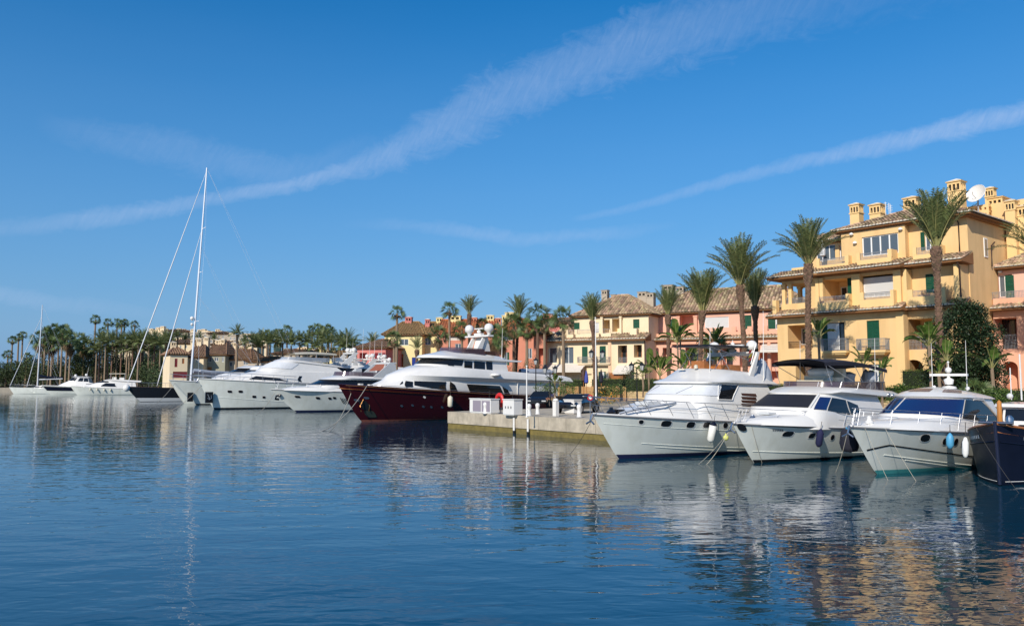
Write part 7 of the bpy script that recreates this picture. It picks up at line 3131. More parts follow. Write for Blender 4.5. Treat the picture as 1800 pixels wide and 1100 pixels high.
def yacht_f():
    t = boat('motor_yacht', 'white yacht whose bow shows left of the largest white yacht', 'motor yacht', floor_at(345, 711)[:2], (.8, .6), 19)
    h = Hull(22.6, 19, 5.2, 3.3, 2.0, um=.42, flare=.82, p=1.2, kt=2.6, kw=1.5)
    hull_parts(t, h, HULLW, BLACKP, (-.3, .04), rub_r=.03)
    low = Loft([(3.0, 2.4, 18, 2.5, 2.3, 6, 1.9), (3.7, 3.4, 16.5, 3, 2.1, 5, 2.0), (4.3, 4.1, 14.0, 3.2, 1.9, 4, 2.0)])
    loft_obj(t, low, 'superstructure', GEL)
    up = Loft([(4.2, 4.0, 12.8, 4, 1.85, 3, 2.2), (4.7, 4.6, 11.9, 4, 1.7, 3, 2.2), (5.1, 5.0, 11.6, 3.6, 1.75, 3, 2.2), (5.3, 5.2, 10.6, 4.2, 1.2, 3, 2.2)])
    loft_obj(t, up, 'pilothouse', GEL)
    mb = MB()
    up.patch(mb, -.98, .98, .1, .95, off=.03, N=36)
    mb.build('windscreen', GLASS, t, smooth=True)
    bow_rail(t, h, .5, .985, hgt=.8, n=8, lean=.1, r=.022)
    u, v = search(hull_fn(h), t, 334, 696, .5, .99, .05, 1)
    p = h.H(u, v, 1, .3)
    mb = MB()
    mb.box(p.x - .36, p.x + .36, p.y + .1, p.y + .28, p.z - .6, p.z + .6)
    o = mb.build('anchor_guard', BLACKP, t)
    mb = MB()
    mb.tube([(p.x - .15, p.y + .3, p.z + .1), (p.x, p.y + .31, p.z - .2), (p.x + .2, p.y + .3, p.z + .2)], .05, 5)
    mb.build('anchor', GOLD, o)
    r = random.Random(8)
    mb = MB()
    for i in range(9):
        x = r.uniform(15.5, 21)
        y = r.uniform(-.8, .8)
        z = h.sheer(x / 22.6)
        mb.box(x, x + r.uniform(.2, .6), y, y + r.uniform(.2, .5), z - .1, z + r.uniform(.25, .6))
    mb.build('deck_gear', GREYC, t)
    return t, h


YFT, HF = yacht_f()


def yacht_d():
    t = boat('motor_yacht', 'white yacht with dark windscreen and grey arch, left of the red yacht', 'motor yacht', floor_at(521, 724)[:2], (.8, .6), 15.2)
    h = Hull(18.0, 15.2, 5.0, 2.4, 1.85, um=.42, flare=.80, p=1.6, kt=2.4, kw=1.45)
    hull_parts(t, h, HULLW, NAVYA, (-.3, .08), rub_r=.03)
    px_ports(t, h, [(523, 697, 0.27, 0.12, 3.5, -0.03), (559, 699, 0.23, 0.13, 3.5, -0.03), (580, 700, 0.18, 0.12, 3.5, -0.03), (588, 700, 0.18, 0.12, 3.5, -0.03)], rimm=GEL)
    for i in range(4):
        u, v = search(hull_fn(h), t, 601 + i * 3, 705, .2, .9, .1, .9)
        mb = MB()
        h.oval(mb, u, v, .05, .35, .02, 1, sq=3)
        mb.build('hull_vent', BLACKP, t)
    trunk = Loft([(2.3, 1.8, 17.2, 4, 2.2, 6, 1.9), (2.5, 2.5, 16.6, 4, 2.1, 5.8, 1.9), (2.7, 2.75, 15.4, 5, 1.9, 5, 2.0)])
    loft_obj(t, trunk, 'coachroof', GEL)
    cab = Loft([(2.4, 2.2, 14.4, 3.2, 2.1, 2.4, 2.2), (2.78, 2.7, 14.0, 3.3, 2.05, 2.4, 2.2), (3.35, 3.25, 12.5, 3.5, 1.8, 2.0, 2.3), (3.4, 3.25, 12.7, 2.6, 2.0, 2.2, 2.3), (3.62, 3.3, 12.2, 2.0, 2.1, 2.6, 2.2), (3.85, 3.45, 11.0, 2.2, 1.8, 2.6, 2.2)])
    loft_obj(t, cab, 'superstructure', GEL)
    mb = MB()
    cab.patch(mb, -.55, .75, 1.05, 1.93, off=.03, N=36)
    mb.build('windscreen', GLASS, t, smooth=True)
    fly = Loft([(3.8, 3.6, 11.0, 3.5, 1.7, 2, 2.3), (4.25, 4.1, 10.8, 3.8, 1.7, 2, 2.3)])
    mb = MB()
    fly.patch(mb, -.8, .8, 0, 1, off=0, N=24, M=1)
    mb.build('flybridge_screen', SMOKE, t, smooth=True)
    mb = MB()
    r = random.Random(6)
    for i in range(8):
        x, y = r.uniform(4.2, 9.8), r.uniform(-1.2, 1.0)
        mb.box(x, x + r.uniform(.3, .8), y, y + r.uniform(.3, .7), 3.7, 4.2 + r.uniform(.0, .5))
    mb.build('flybridge_seat', GELG, t)
    mb = MB()
    for y in (-1.85, 1.85):
        mb.prism([(7.6, 3.4), (4.4, 3.3), (4.6, 5.0), (5.2, 5.3)], y - .09, y + .09)
    mb.box(4.5, 5.3, -1.9, 1.9, 5.1, 5.28)
    mb.build('radar_arch', GELG, t)
    radar_bar(t, 4.9, 0, 5.5, 1.3)
    dome(t, 4.9, 1.0, 5.5, .22, .2)
    mb = MB()
    mb.face([(5.8, 1.2, 4.4), (7.6, 1.3, 4.3), (6.6, 1.2, 5.05), (5.6, 1.2, 5.1)])
    mb.build('orange_cushion', mat('coral_canvas', (.62, .2, .12), .8), t)
    bow_rail(t, h, .45, .98, hgt=.7, n=8, lean=-.2, r=.018)
    # black anchor roller bracket
    u, v = search(hull_fn(h), t, 479, 694, .6, .99, .3, 1)
    p = h.H(.985, .75)
    mb = MB()
    mb.tube([(p.x - .1, .3, p.z), (p.x + .35, .1, p.z - .1), (p.x + .3, -.2, p.z - .4), (p.x - .05, -.2, p.z - .45)], .11, 7)
    mb.build('anchor', BLACKP, t, smooth=True)
    return t, h


YD, HD = yacht_d()


def rear_boats():
    # boats whose upper works show behind the white yachts
    c = at(425, 664, 118)
    t = thing('motor_yacht', 'yacht with dark wraparound pilothouse glass showing behind the largest white yacht', 'motor yacht', (c.x + 5.6, 122.2, 0), math.atan2(-.6, -.8))
    h = Hull(17, 15, 4.8, 3.2, 2.2)
    h.mesh(nu=24, nt=6).build('hull', HULLW, t, smooth=True, merge=True)
    low = Loft([(2.8, 2.5, 12.5, 0, 2.2, 4, 2), (4.0, 4.0, 10.5, 0, 2.0, 4, 2), (4.35, 4.3, 9.0, 0, 1.9, 3.2, 2.2), (4.95, 4.8, 7.5, 0, 1.7, 2.8, 2.2), (5.0, 4.85, 7.9, -.5, 1.9, 3, 2.2), (5.4, 5.1, 6.6, 0, 1.5, 3, 2.2)])
    loft_obj(t, low, 'superstructure', GEL)
    mb = MB()
    low.patch(mb, -.98, .98, 2.05, 2.95, off=.03, N=36)
    mb.build('windscreen', GLASS, t, smooth=True)
    for px, py, D, lab, k in ((590, 640, 112, 'yacht superstructure with white hardtop behind the sun awning', 0), (618, 640, 104, 'yacht flybridge crowded with domes left of the rose red house', 1), (640, 645, 108, 'yacht with radar arch partly hidden by the red yacht', 2)):
        c = at(px, py, D)
        t = thing('motor_yacht', lab, 'motor yacht', (c.x + 4.4, D + 3.3, 0), math.atan2(-.6, -.8))
        h = Hull(17, 15, 4.8, 3.0, 2.0)
        h.mesh(nu=24, nt=6).build('hull', HULLW, t, smooth=True, merge=True)
        low = Loft([(2.6, 2.4, 14.5, 0, 2.2, 5, 2), (3.4, 3.3, 12.5, 0, 2.1, 5, 2), (4.2, 4.0, 10.5, 0, 1.9, 4, 2.2), (4.8 + .1 * k, 4.7, 8.6, 0, 1.7, 3, 2.2), (5.1 + .1 * k, 5.0, 7.2, 0.4, 1.5, 3, 2.2)])
        loft_obj(t, low, 'superstructure', GEL)
        mb = MB()
        low.patch(mb, -.9, .9, 2.1, 2.9, off=.03, N=30)
        mb.build('windscreen', GLASS, t, smooth=True)
        mb = MB()
        for y in (-1.3, 1.3):
            mb.prism([(4.6, 4.9), (3.2, 4.9), (2.6, 5.9), (3.2, 5.9)], y - .1, y + .1)
        mb.box(2.5, 3.3, -1.4, 1.4, 5.92, 6.05)
        mb.build('radar_arch', GEL, t)
        dome(t, 2.9, .8, 6.3, .3 if k else .2)
        dome(t, 2.9, -.8, 6.3, .26)
        radar_bar(t, 2.9, 0, 6.45, 1.2)
        if k != 1:
            mb = MB()
            mb.box(4.6, 8.4, -1.6, 1.6, 6.0, 6.1)
            for x in (4.9, 8.1):
                for y in (-1.5, 1.5):
                    mb.tube([(x, y, 4.9), (x, y, 6.0)], .03, 5)
            mb.build('hardtop', GEL, t)
        mb = MB()
        r = random.Random(k)
        for i in range(6):
            x, y = r.uniform(4, 8), r.uniform(-1.2, 1.2)
            mb.box(x, x + .5, y, y + .5, 4.8, 5.3 + r.uniform(0, .5))
        mb.build('flybridge_seat', GELG, t)
        whip(t, 3.6, 1.2, 5.5, 3.0, .1, .02)
        whip(t, 3.4, -1.2, 5.5, 4.5, .1, .02)


rear_boats()


# ================================================================== sailing yachts
def sail_yacht(bow, aft, L, label, hullm, H, mast_u, zb, zs, B, rake, sp, boom=True, stripe=True, stays=((.995, .99), (.82, .72)), mr=.17, cover=GREYC, domes=True):
    t = boat('sailing_yacht', label, 'sailing yacht', bow, aft, L * .93)
    h = Hull(L, L * .93, B, zb, zs, um=.45, flare=.86, p=1.2, kt=2.1, kw=1.8)
    h.mesh().build('hull', hullm, t, smooth=True, merge=True, angle=.7)
    mb = MB()
    h.deck(mb)
    mb.build('deck', TEAK if L > 20 else GEL, t)
    if stripe:
        mb = MB()
        h.patch(mb, 0, .998, .02, .26, off=.012, N=40)
        mb.build('boot_stripe', GELG, t, smooth=True)
    cab = Loft([(zs + .1, zs, L * .66, L * .28, B * .28, 2.5, 2), (zs + .65, zs + .5, L * .62, L * .3, B * .24, 2.2, 2.1)])
    loft_obj(t, cab, 'coachroof', GEL)
    mb = MB()
    cab.patch(mb, -.9, .9, .3, .8, off=.02, N=30)
    mb.build('cabin_window', GLASS, t, smooth=True)
    mx = L * mast_u
    z0 = h.sheer(mast_u)
    top = Vector((mx - rake, 0, H))
    foot = Vector((mx, 0, z0 - .2))
    mb = MB()
    mb.tube([foot, foot.lerp(top, .5), top], [mr, mr * .9, mr * .62], 8)
    mb.build('mast', ALU, t, smooth=True)
    for f_, w in sp:
        p = foot.lerp(top, f_)
        mb = MB()
        mb.tube([p + Vector((-.25, -w, .05)), p, p + Vector((-.25, w, .05))], .045 * mr / .17, 5)
        mb.build('spreader', ALU, t)
    bowp = h.H(.995, 1.0)
    for k, (ub, fm) in enumerate(stays):
        a = h.H(ub, 1.0)
        a = Vector((a.x, 0, a.z + .15))
        b = foot.lerp(top, fm)
        mb = MB()
        rr_ = .085 * mr / .17
        mb.tube([a, a.lerp(b, .06), a.lerp(b, .5), b], [.03, rr_, rr_, .03], 6)
        mb.build('furled_sail', CANVAS, t, smooth=True)
    mb = MB()
    w = B / 2 * .9
    for sd in (1, -1):
        pts = [Vector((mx - .5, sd * w, z0))]
        for f_, ww in sp:
            pts.append(foot.lerp(top, f_) + Vector((-.25, sd * ww, .05)))
        pts.append(top)
        mb.tube(pts, .008 * mr / .1, 4)
        mb.tube([top, Vector((.3, sd * w * .6, zs))], .007 * mr / .1, 4)
        for f_, ww in sp[:2]:
            mb.tube([foot.lerp(top, f_ + .12), Vector((L * .25, sd * w, zs))], .006 * mr / .1, 4)
    mb.build('rigging', ALU, t)
    if boom:
        mb = MB()
        a = Vector((mx - .3, 0, z0 + 1.9))
        b = Vector((mx - L * .36, 0, z0 + 2.1))
        mb.tube([a, b], .12, 6)
        mb.build('boom', ALU, t)
        mb = MB()
        mb.tube([a + Vector((-.1, 0, .75)), a.lerp(b, .3) + Vector((0, 0, .42)), b + Vector((0, 0, .22))], [.42, .34, .16], 7)
        mb.build('sail_cover', cover, t, smooth=True)
    if domes:
        p = foot.lerp(top, .31)
        dome(t, p.x + .5, 0, p.z, .3, .25)
        dome(t, p.x + .5, 0, p.z - .9, .22, .2)
    bow_rail(t, h, .6, .985, hgt=.65, n=5, lean=0, r=.018 if L > 20 else .014)
    return t, h


sb = floor_at(246, 706)
SY, HS = sail_yacht((sb.x, sb.y), (.8, .6), 29.0, 'large dark hulled sailing yacht with the tallest mast', BLACKP, 37.2, .682, 2.3, 1.5, 6.0, 1.5,
                    [(.30, 1.25), (.52, 1.15), (.72, 1.0)], stays=((.995, .985), (.85, .72)))
mb = MB()
mb.ball((28.9, 0, 2.1), .5, 10, 1.1)
mb.build('bow_fender', GEL, SY, smooth=True)
s2 = floor_at(24, 692)
G_, HG = sail_yacht((s2.x, s2.y), (.97, .25), 14.5, 'small white sailing yacht with navy sail cover at the far left', HULLW, 20.5, .60, 1.5, 1.2, 4.0, .25,
                    [(.4, .75), (.68, .6)], stripe=False, stays=((.99, .86), (.75, .6)), mr=.15, cover=NAVY, domes=False)


def left_motor_boats():
    p = floor_at(82, 693)
    t = boat('motor_boat', 'white motor boat with navy striped hull and glazed wheelhouse at the left', 'motor boat', (p.x, p.y), (.97, .25), 13.4)
    h = Hull(14.6, 12.6, 4.4, 2.0, 1.5, um=.4, p=1.2)
    hull_parts(t, h, HULLW, None, rub_r=.02)
    mb = MB()
    h.patch(mb, .02, .985, lambda u: .42, lambda u: .9, off=.015, N=30)
    mb.build('navy_band', NAVY, t, smooth=True)
    low = Loft([(1.7, 1.6, 11.6, 3, 1.9, 4, 2), (2.3, 2.2, 10.6, 3, 1.8, 3.6, 2), (2.9, 2.6, 9.2, 4.6, 1.6, 2, 2.4), (3.8, 3.7, 8.2, 4.9, 1.45, 1.6, 2.6), (3.9, 3.8, 8.5, 4.6, 1.6, 1.6, 2.6), (4.0, 3.9, 8.1, 4.9, 1.4, 1.5, 2.6)])
    loft_obj(t, low, 'wheelhouse', GEL)
    for q0 in (-.85, -.5, -.18, .14, .46, .74):
        mb = MB()
        low.patch(mb, q0, q0 + .24, 2.15, 2.9, off=.03, N=6)
        mb.build('window', GLASS, t, smooth=True)
    mb = MB()
    mb.box(.3, 5.2, -1.8, 1.8, 1.5, 2.35)
    mb.build('cockpit_cover', NAVY, t)
    mb = MB()
    for x, y, z in ((7.6, .6, 4.15), (5.6, 0, 4.3)):
        mb.ball((x, y, z), .28, 8)
    mb.build('gps_dome', GEL, t, smooth=True)
    whip(t, 5.2, 1.2, 3.9, 2.2, .3, .02)
    p = floor_at(136, 694)
    t = boat('motor_yacht', 'white flybridge yacht with small cream awning beside the dark sailing yacht', 'motor yacht', (p.x, p.y), (.93, .37), 13.6)
    h = Hull(15.0, 13.6, 4.4, 1.9, 1.2, um=.4, p=1.5)
    hull_parts(t, h, HULLW, None, rub_r=.02)
    low = Loft([(1.7, 1.2, 12.6, 2, 1.9, 5, 2), (2.2, 1.7, 11.4, 2.2, 1.8, 4.4, 2), (3.0, 2.6, 8.8, 2.4, 1.5, 3, 2.2), (3.15, 2.7, 8.6, 1.4, 1.7, 3, 2.2), (3.4, 3.0, 7.6, 1.2, 1.3, 3, 2.2)])
    loft_obj(t, low, 'superstructure', GEL)
    low_quad = [(165, 675), (206, 680), (200, 673), (180, 672)]
    quad_patch(low.S, t, [(177, 679), (206, 680), (202, 674), (186, 673)], (.2, 1, .2, 2.2), 'side_window', GLASS, off=.03, N=12)
    quad_patch(low.S, t, [(168, 673), (192, 672), (188, 669), (180, 669)], (.05, 1, 1.0, 3), 'windscreen', GLASS, off=.03, N=12)
    mb = MB()
    mb.box(4.4, 7.6, -1.2, 1.2, 4.45, 4.6)
    mb.build('bimini', CUSH, t)
    mb = MB()
    for x in (4.6, 7.4):
        for y in (-1.1, 1.1):
            mb.tube([(x, y, 3.2), (x, y, 4.45)], .03, 5)
    mb.build('bimini_frame', STEEL, t)
    mb = MB()
    mb.box(4.6, 5.6, -.8, .8, 3.2, 3.7)
    mb.box(6.2, 7.0, -.6, .6, 3.2, 3.8)
    mb.build('flybridge_seat', GEL, t)
    for px in (161, 172, 185, 195):
        u, v = search(hull_fn(h), t, px, 684, .1, .95, .3, 1)
        q = to_world(t, h.H(u, .95, 1, .14))
        fender(q, FCREAM, .14, .6, .3, label='cream fender on the white yacht with small cream awning', group='cream fenders of the awning yacht')
    # the grey mast domes of a boat hidden behind
    q = floor_at(148, 691)
    t = boat('motor_boat', 'dark covered motor boat hidden behind the two white boats at the left', 'motor boat', (q.x + 2, q.y + 9), (.9, .4), 12)
    h = Hull(13, 12, 4.2, 1.7, 1.3)
    h.mesh(nu=24, nt=6).build('hull', HULLW, t, smooth=True, merge=True)
    mb = MB()
    mb.prism([(.5, 1.2), (10, 1.5), (8, 2.6), (3, 3.0), (.5, 2.4)], -1.6, 1.6)
    mb.build('canvas_cover', NAVY, t)
    dome(t, 6, .3, 4.0, .42)
    mb = MB()
    mb.tube([(6, .3, 2.6), (6, .3, 3.9)], .07, 6)
    mb.build('dome_mast', GEL, t)


left_motor_boats()


# ------------------------------------------------------------------ fenders, buoy, mooring lines
def hang(root, h, px, py, m, L=.75, r=.14, tip=None, label='', drop=.1, group=None, tilt=.05, out=.16):
    u, v = search(hull_fn(h), root, px, py, .03, .97, .3, 1.0)
    P = h.H(u, v, 1, r + out * .2)
    top = h.H(u, 1.0, 1, 0.0)
    w = to_world(root, P)
    f_ = fender(w, m, r, L, max(.1, top.z - P.z + .25), tip, label, tilt, group)
    return f_


hang(YA, HA, 1250, 733, FWHITE, .95, .17, NAVY, 'large white fender with navy ends on the yacht with covered windscreen', tilt=.16)
hang(YB, HB, 1438, 742, FNAVY, .78, .14, None, 'left navy fender on the yacht with black bimini', tilt=.12)
hang(YB, HB, 1479, 745, FNAVY, .78, .14, None, 'right navy fender on the yacht with black bimini', tilt=.12)
hang(YC, HC, 1663, 757, FBLUE, .58, .13, None, 'light blue fender on the hardtop cruiser', tilt=.02)
fender(at(1697, 768, 27.2), FWHITE, .10, .68, .5, None, 'white fender between the hardtop cruiser and the blue boat', .03)
hang(YR, HR, 789, 693, FCREAM, 1.0, .22, None, 'first cream fender on the red yacht, left of the mole', tilt=0)
hang(YR, HR, 857, 700, FCREAM, .9, .22, None, 'second cream fender on the red yacht, above the glass locker', tilt=0)
hang(YR, HR, 898, 704, FCREAM, .9, .22, None, 'third cream fender on the red yacht, above the white chest', tilt=0)
w = to_world(YB, HB.H(.97, .42, -1)) + Vector((-.55, -.2, 0))
w = at(1276, 769, 33.8)
t = thing('mooring_buoy', 'pale yellow ball buoy hanging at the bow of the yacht with black bimini', 'buoy', w)
mb = MB()
mb.ball((0, 0, 0), .12, 12)
mb.lathe([(.04, .1), (.03, .18)], (0, 0, 0), 8)
mb.build('ball', YEL, t, smooth=True)
mb = MB()
mb.tube([(0, 0, .16), (.3, .1, .6)], .012, 5)
mb.build('lanyard', DROPE, t)
# big black fender hidden between the yachts
w = at(1493, 772, 31.8)
t = thing('fender', 'big black fender between the bimini yacht and the hardtop cruiser', 'fender', w)
mb = MB()
mb.lathe([(.05, .42), (.25, .38), (.32, .25), (.34, -.3), (.28, -.45), (.05, -.5)], (0, 0, 0), 14)
mb.build('fender_body', BLACKC, t, smooth=True)
mb = MB()
mb.lathe([(.12, .5), (.13, .4), (.06, .34)], (0, 0, 0), 10)
mb.build('end_cap', FBLUE, t, smooth=True)


def bow_line(root, h, side, px, py, label, sag=.15, r=.011, m=ROPE, u=.93):
    a = to_world(root, h.H(u, 1.0, side))
    b = floor_at(px, py, -.05)
    rope(label, a, b, sag, r, m)


bow_line(YA, HA, 1, 1225, 818, 'right mooring line of the yacht with covered windscreen', u=.55)
bow_line(YB, HB, -1, 1240, 818, 'left mooring line of the yacht with black bimini', u=.97)
bow_line(YA, HA, -1, 1000, 800, 'long mooring line from the bow of the yacht with covered windscreen', m=DROPE, u=.98)
bow_line(YC, HC, -1, 1468, 832, 'left mooring line of the hardtop cruiser', u=.97)
bow_line(YC, HC, 1, 1562, 846, 'mooring line down the stem of the hardtop cruiser', u=.96, sag=.05, r=.008)
bow_line(YC, HC, 1, 1612, 848, 'second mooring line of the hardtop cruiser, running aft', u=.90, sag=.05, r=.008)
bow_line(YB, HB, 1, 1340, 815, 'line down the bow of the yacht with black bimini', u=.95, sag=.05, r=.01)
bow_line(YR, HR, 1, 560, 760, 'mooring line from the bow of the red yacht', u=.92, sag=.6, r=.03)
bow_line(YR, HR, -1, 575, 762, 'second mooring line from the bow of the red yacht', u=.92, sag=.6, r=.03)
bow_line(YD, HD, -1, 448, 730, 'mooring line of the white yacht with grey arch', u=.96, sag=.4, r=.025)
bow_line(YE, HE, -1, 300, 722, 'mooring line of the largest white yacht', u=.95, sag=.4, r=.025)
bow_line(YFT, HF, -1, 262, 718, 'mooring line of the yacht behind the largest white yacht', u=.95, sag=.4, r=.025)
bow_line(BB, HBB, -1, 1794, 870, 'mooring line beside the blue wooden boat', u=.9, sag=.1, m=DROPE, r=.007)
# ------------------------------------------------------------------ things on the mole and the quay
def on_mole(px, py):
    p = floor_at(px, py, QZ)
    return p


mole_rot = math.atan2((MOLE_B - MOLE_A).y, (MOLE_B - MOLE_A).x)


def bollard(px, py, label, hgt=.62, r=.13):
    p = on_mole(px, py)
    t = thing('bollard', label, 'bollard', (p.x, p.y, QZ), 0)
    mb = MB()
    mb.lathe([(r * 1.4, 0), (r * 1.4, .04), (r, .05), (r * .9, hgt * .6), (r * 1.15, hgt * .72), (r * 1.15, hgt * .85), (r * .8, hgt * .95), (.01, hgt)], (0, 0, 0), 14)
    mb.build('post', GEL, t, smooth=True)
    mb = MB()
    mb.lathe([(r * 1.7, .0), (r * 1.7, .02), (0.01, .021)], (0, 0, 0), 14)
    mb.build('base_plate', STEEL, t)


bollard(853, 727, 'white bollard in front of the glass fronted locker', .78)
bollard(930, 731, 'white bollard beside the thin flagpole on the mole', .78)
bollard(945, 728, 'white bollard further back on the mole behind the flagpole', .75)
bollard(1018, 733, 'white bollard at the right end of the mole edge', .8)
bollard(985, 721, 'white bollard behind the service pedestal', .7)


def locker(px0, px1, py, d, hgt, label, glassf, dep=.7):
    a, b = on_mole(px0, py), on_mole(px1, py)
    ax = (MOLE_B - MOLE_A).normalized()
    p = a + Vector((-ax.y, ax.x, 0)) * .75
    W = (b - a).dot(ax)
    W = abs((px1 - px0) / F * p.y) / .80
    t = thing('dock_locker', label, 'dock locker', (p.x, p.y, QZ), mole_rot)
    mb = MB()
    mb.box(0, W, 0, dep, .06, hgt)
    mb.box(.05, W - .05, .05, dep - .05, 0, .058)
    mb.build('cabinet', GEL, t)
    mb = MB()
    mb.box(-.04, W + .04, -.04, dep + .04, hgt + .003, hgt + .06)
    mb.build('lid', GEL, t)
    if glassf:
        for k in range(2):
            mb = MB()
            x0 = W * (.16 + .42 * k)
            mb.box(x0, x0 + W * .38, -.02, -.003, .14, hgt - .08)
            mb.build('glass_panel', mat('grey_panel', (.28, .24, .28), .3), t)
    else:
        mb = MB()
        for k in range(3):
            mb.box(W * (.2 + .25 * k), W * (.28 + .25 * k), -.02, -.003, hgt * .45, hgt * .6)
        mb.build('latch', RUBR, t)


locker(810, 858, 726, 0, .95, 'long white dock locker with grey glass panels at the left of the mole', True)
locker(868, 892, 730, 0, .98, 'white dock chest with lid right of the red life ring', False)
locker(977, 997, 727, 0, .9, 'white dock chest in front of the black car', False)
p = on_mole(977, 731)
t = thing('service_pedestal', 'slim white power and water pedestal on the mole edge', 'power pedestal', (p.x, p.y, QZ), mole_rot)
mb = MB()
mb.box(-.15, .15, -.13, .13, 0, .95)
mb.build('pedestal', GEL, t)
mb = MB()
mb.lathe([(.18, 0), (.2, .06), (.1, .14), (.01, .16)], (0, 0, .952), 10)
mb.build('cap', GEL, t, smooth=True)
# life ring on its stand
p = on_mole(880, 726)
t = thing('life_ring', 'red horseshoe life ring on a stand on the mole', 'life ring', (p.x, p.y, QZ), mole_rot)
mb = MB()
R1, R2 = .34, .13
rows = []
for i in range(25):
    a = -.35 * math.pi + 1.7 * math.pi * i / 24 + math.pi * .5 - math.pi * .5
    a = math.radians(-60) + math.radians(300) * i / 24
    rows.append([(math.cos(a) * (R1 + R2 * math.cos(b)), R2 * .8 * math.sin(b) - .1, .85 + math.sin(a) * 1.15 * (R1 + R2 * math.cos(b))) for b in [2 * math.pi * k / 10 for k in range(11)]])
mb.grid(rows)
mb.face(rows[0][:-1])
mb.face(rows[-1][:-1][::-1])
mb.build('ring', REDR, t, smooth=True)
mb = MB()
mb.box(-.03, .03, 0, .05, 0, 1.35)
mb.box(-.25, .25, 0, .04, .5, .56)
mb.build('stand', STEEL, t)


# white ladder pipes / pilings on the mole face
def face_pipe(px, py0, py1, label):
    r_ = MOLE_A
    P = Plane(q2(MOLE_A), q2(MOLE_B - MOLE_A))
    x, z1 = P.p(px, py0, -.2)
    _, z0 = P.p(px, py1, -.2)
    w = pf(P, x, -.2)
    t = thing('fender_pile', label, 'fender pile', (w.x, w.y, 0))
    mb = MB()
    mb.tube([(0, 0, .2), (0, 0, z1)], .075, 8)
    mb.build('sleeve', GEL, t, smooth=True)
    mb = MB()
    mb.tube([(0, 0, -1.0), (0, 0, .198)], .085, 8)
    mb.build('wet_foot', BLACKP, t, smooth=True)


face_pipe(903.5, 734, 760, 'left white piling against the mole face')
face_pipe(928, 736, 762, 'right white piling against the mole face')


def lamp_post(px, base_py, D, top_py, label, lanterns=((-.42, 0), (.42, 0)), crown=False, gz=QZ, m=IRONB):
    c = at(px, base_py, D)
    z1 = at(px, top_py, D).z
    t = thing('street_lamp', label, 'street lamp', (c.x, D, gz), 0)
    H = z1 - gz
    mb = MB()
    mb.lathe([(.16, 0), (.14, .5), (.07, .6), (.05, H * .5), (.04, H - .3), (.06, H - .25), (.02, H + .1)], (0, 0, 0), 8)
    mb.tube([(-.42, 0, H - .1), (-.2, 0, H - .28), (0, 0, H - .4), (.2, 0, H - .28), (.42, 0, H - .1)], .025, 5)
    mb.build('post', m, t, smooth=True)
    for dx, dz in lanterns:
        z = H + dz - .05
        mb = MB()
        mb.lathe([(.05, 0), (.11, .04), (.18, .38), (.2, .4)], (dx, 0, z), 6)
        o = mb.build('lantern', LAMPG, t)
        mb = MB()
        mb.lathe([(.23, .40), (.16, .5), (.05, .58), (.04, .66), (.005, .7)], (dx, 0, z), 6)
        mb.build('lantern_cap', IRONB, o)
        mb = MB()
        for k in range(6):
            a = k * math.pi / 3
            mb.tube([(dx + .11 * math.cos(a), .11 * math.sin(a), z + .04), (dx + .19 * math.cos(a), .19 * math.sin(a), z + .4)], .012, 4)
        mb.build('lantern_frame', IRONB, o)


lamp_post(967, 716, 66, 655, 'double lantern street lamp at the left corner of the cream house')
lamp_post(1050, 716, 60, 628, 'double lantern street lamp beside the boss trunked palm')
lamp_post(1120, 700, 63, 650, 'double lantern street lamp behind the foredeck of the white yacht')
lamp_post(942, 716, 72, 640, 'lamp post among the palms behind the red yacht', lanterns=((0, 0),))
# slim white flagpoles
for px, py, top, lab in ((926, 733, 645, 'thin white flagpole on the mole edge'), (1048, 722, 560, 'tall thin white pole near the double lantern lamp')):
    D = 52 if px == 926 else 58
    p = on_mole(px, py) if px == 926 else at(px, py, 58)
    D = p.y
    H = at(px, top, D).z - QZ
    t = thing('flagpole', lab, 'flagpole', (p.x, p.y, QZ))
    mb = MB()
    mb.lathe([(.09, 0), (.05, .05), (.04, H * .7), (.025, H), (.01, H + .02)], (0, 0, 0), 8)
    mb.build('pole', GEL, t, smooth=True)
    mb = MB()
    mb.ball((0, 0, H + .05), .06, 8)
    mb.build('finial', GEL, t, smooth=True)
# closed parasols
for px, D, y0, y1, m_, lab in ((1031, 76, 690, 652, mat('blue_parasol', (.05, .07, .3), .8), 'closed blue parasol in the garden of the cream house'), (1026, 78, 690, 646, BRN, 'closed brown parasol left of the blue one'), (1057, 77, 690, 650, BLACKC, 'closed dark parasol by the green shuttered door')):
    c = at(px, y0, D)
    H = at(px, y1, D).z - GZ
    t = thing('parasol', lab, 'parasol', (c.x, D, GZ))
    mb = MB()
    mb.tube([(0, 0, 0), (0, 0, H + .1)], .03, 6)
    mb.build('pole', TEAK, t)
    mb = MB()
    mb.lathe([(.06, H * .45), (.2, H * .5), (.17, H * .75), (.05, H), (.01, H + .05)], (0, 0, 0), 8)
    mb.build('canopy', m_, t)


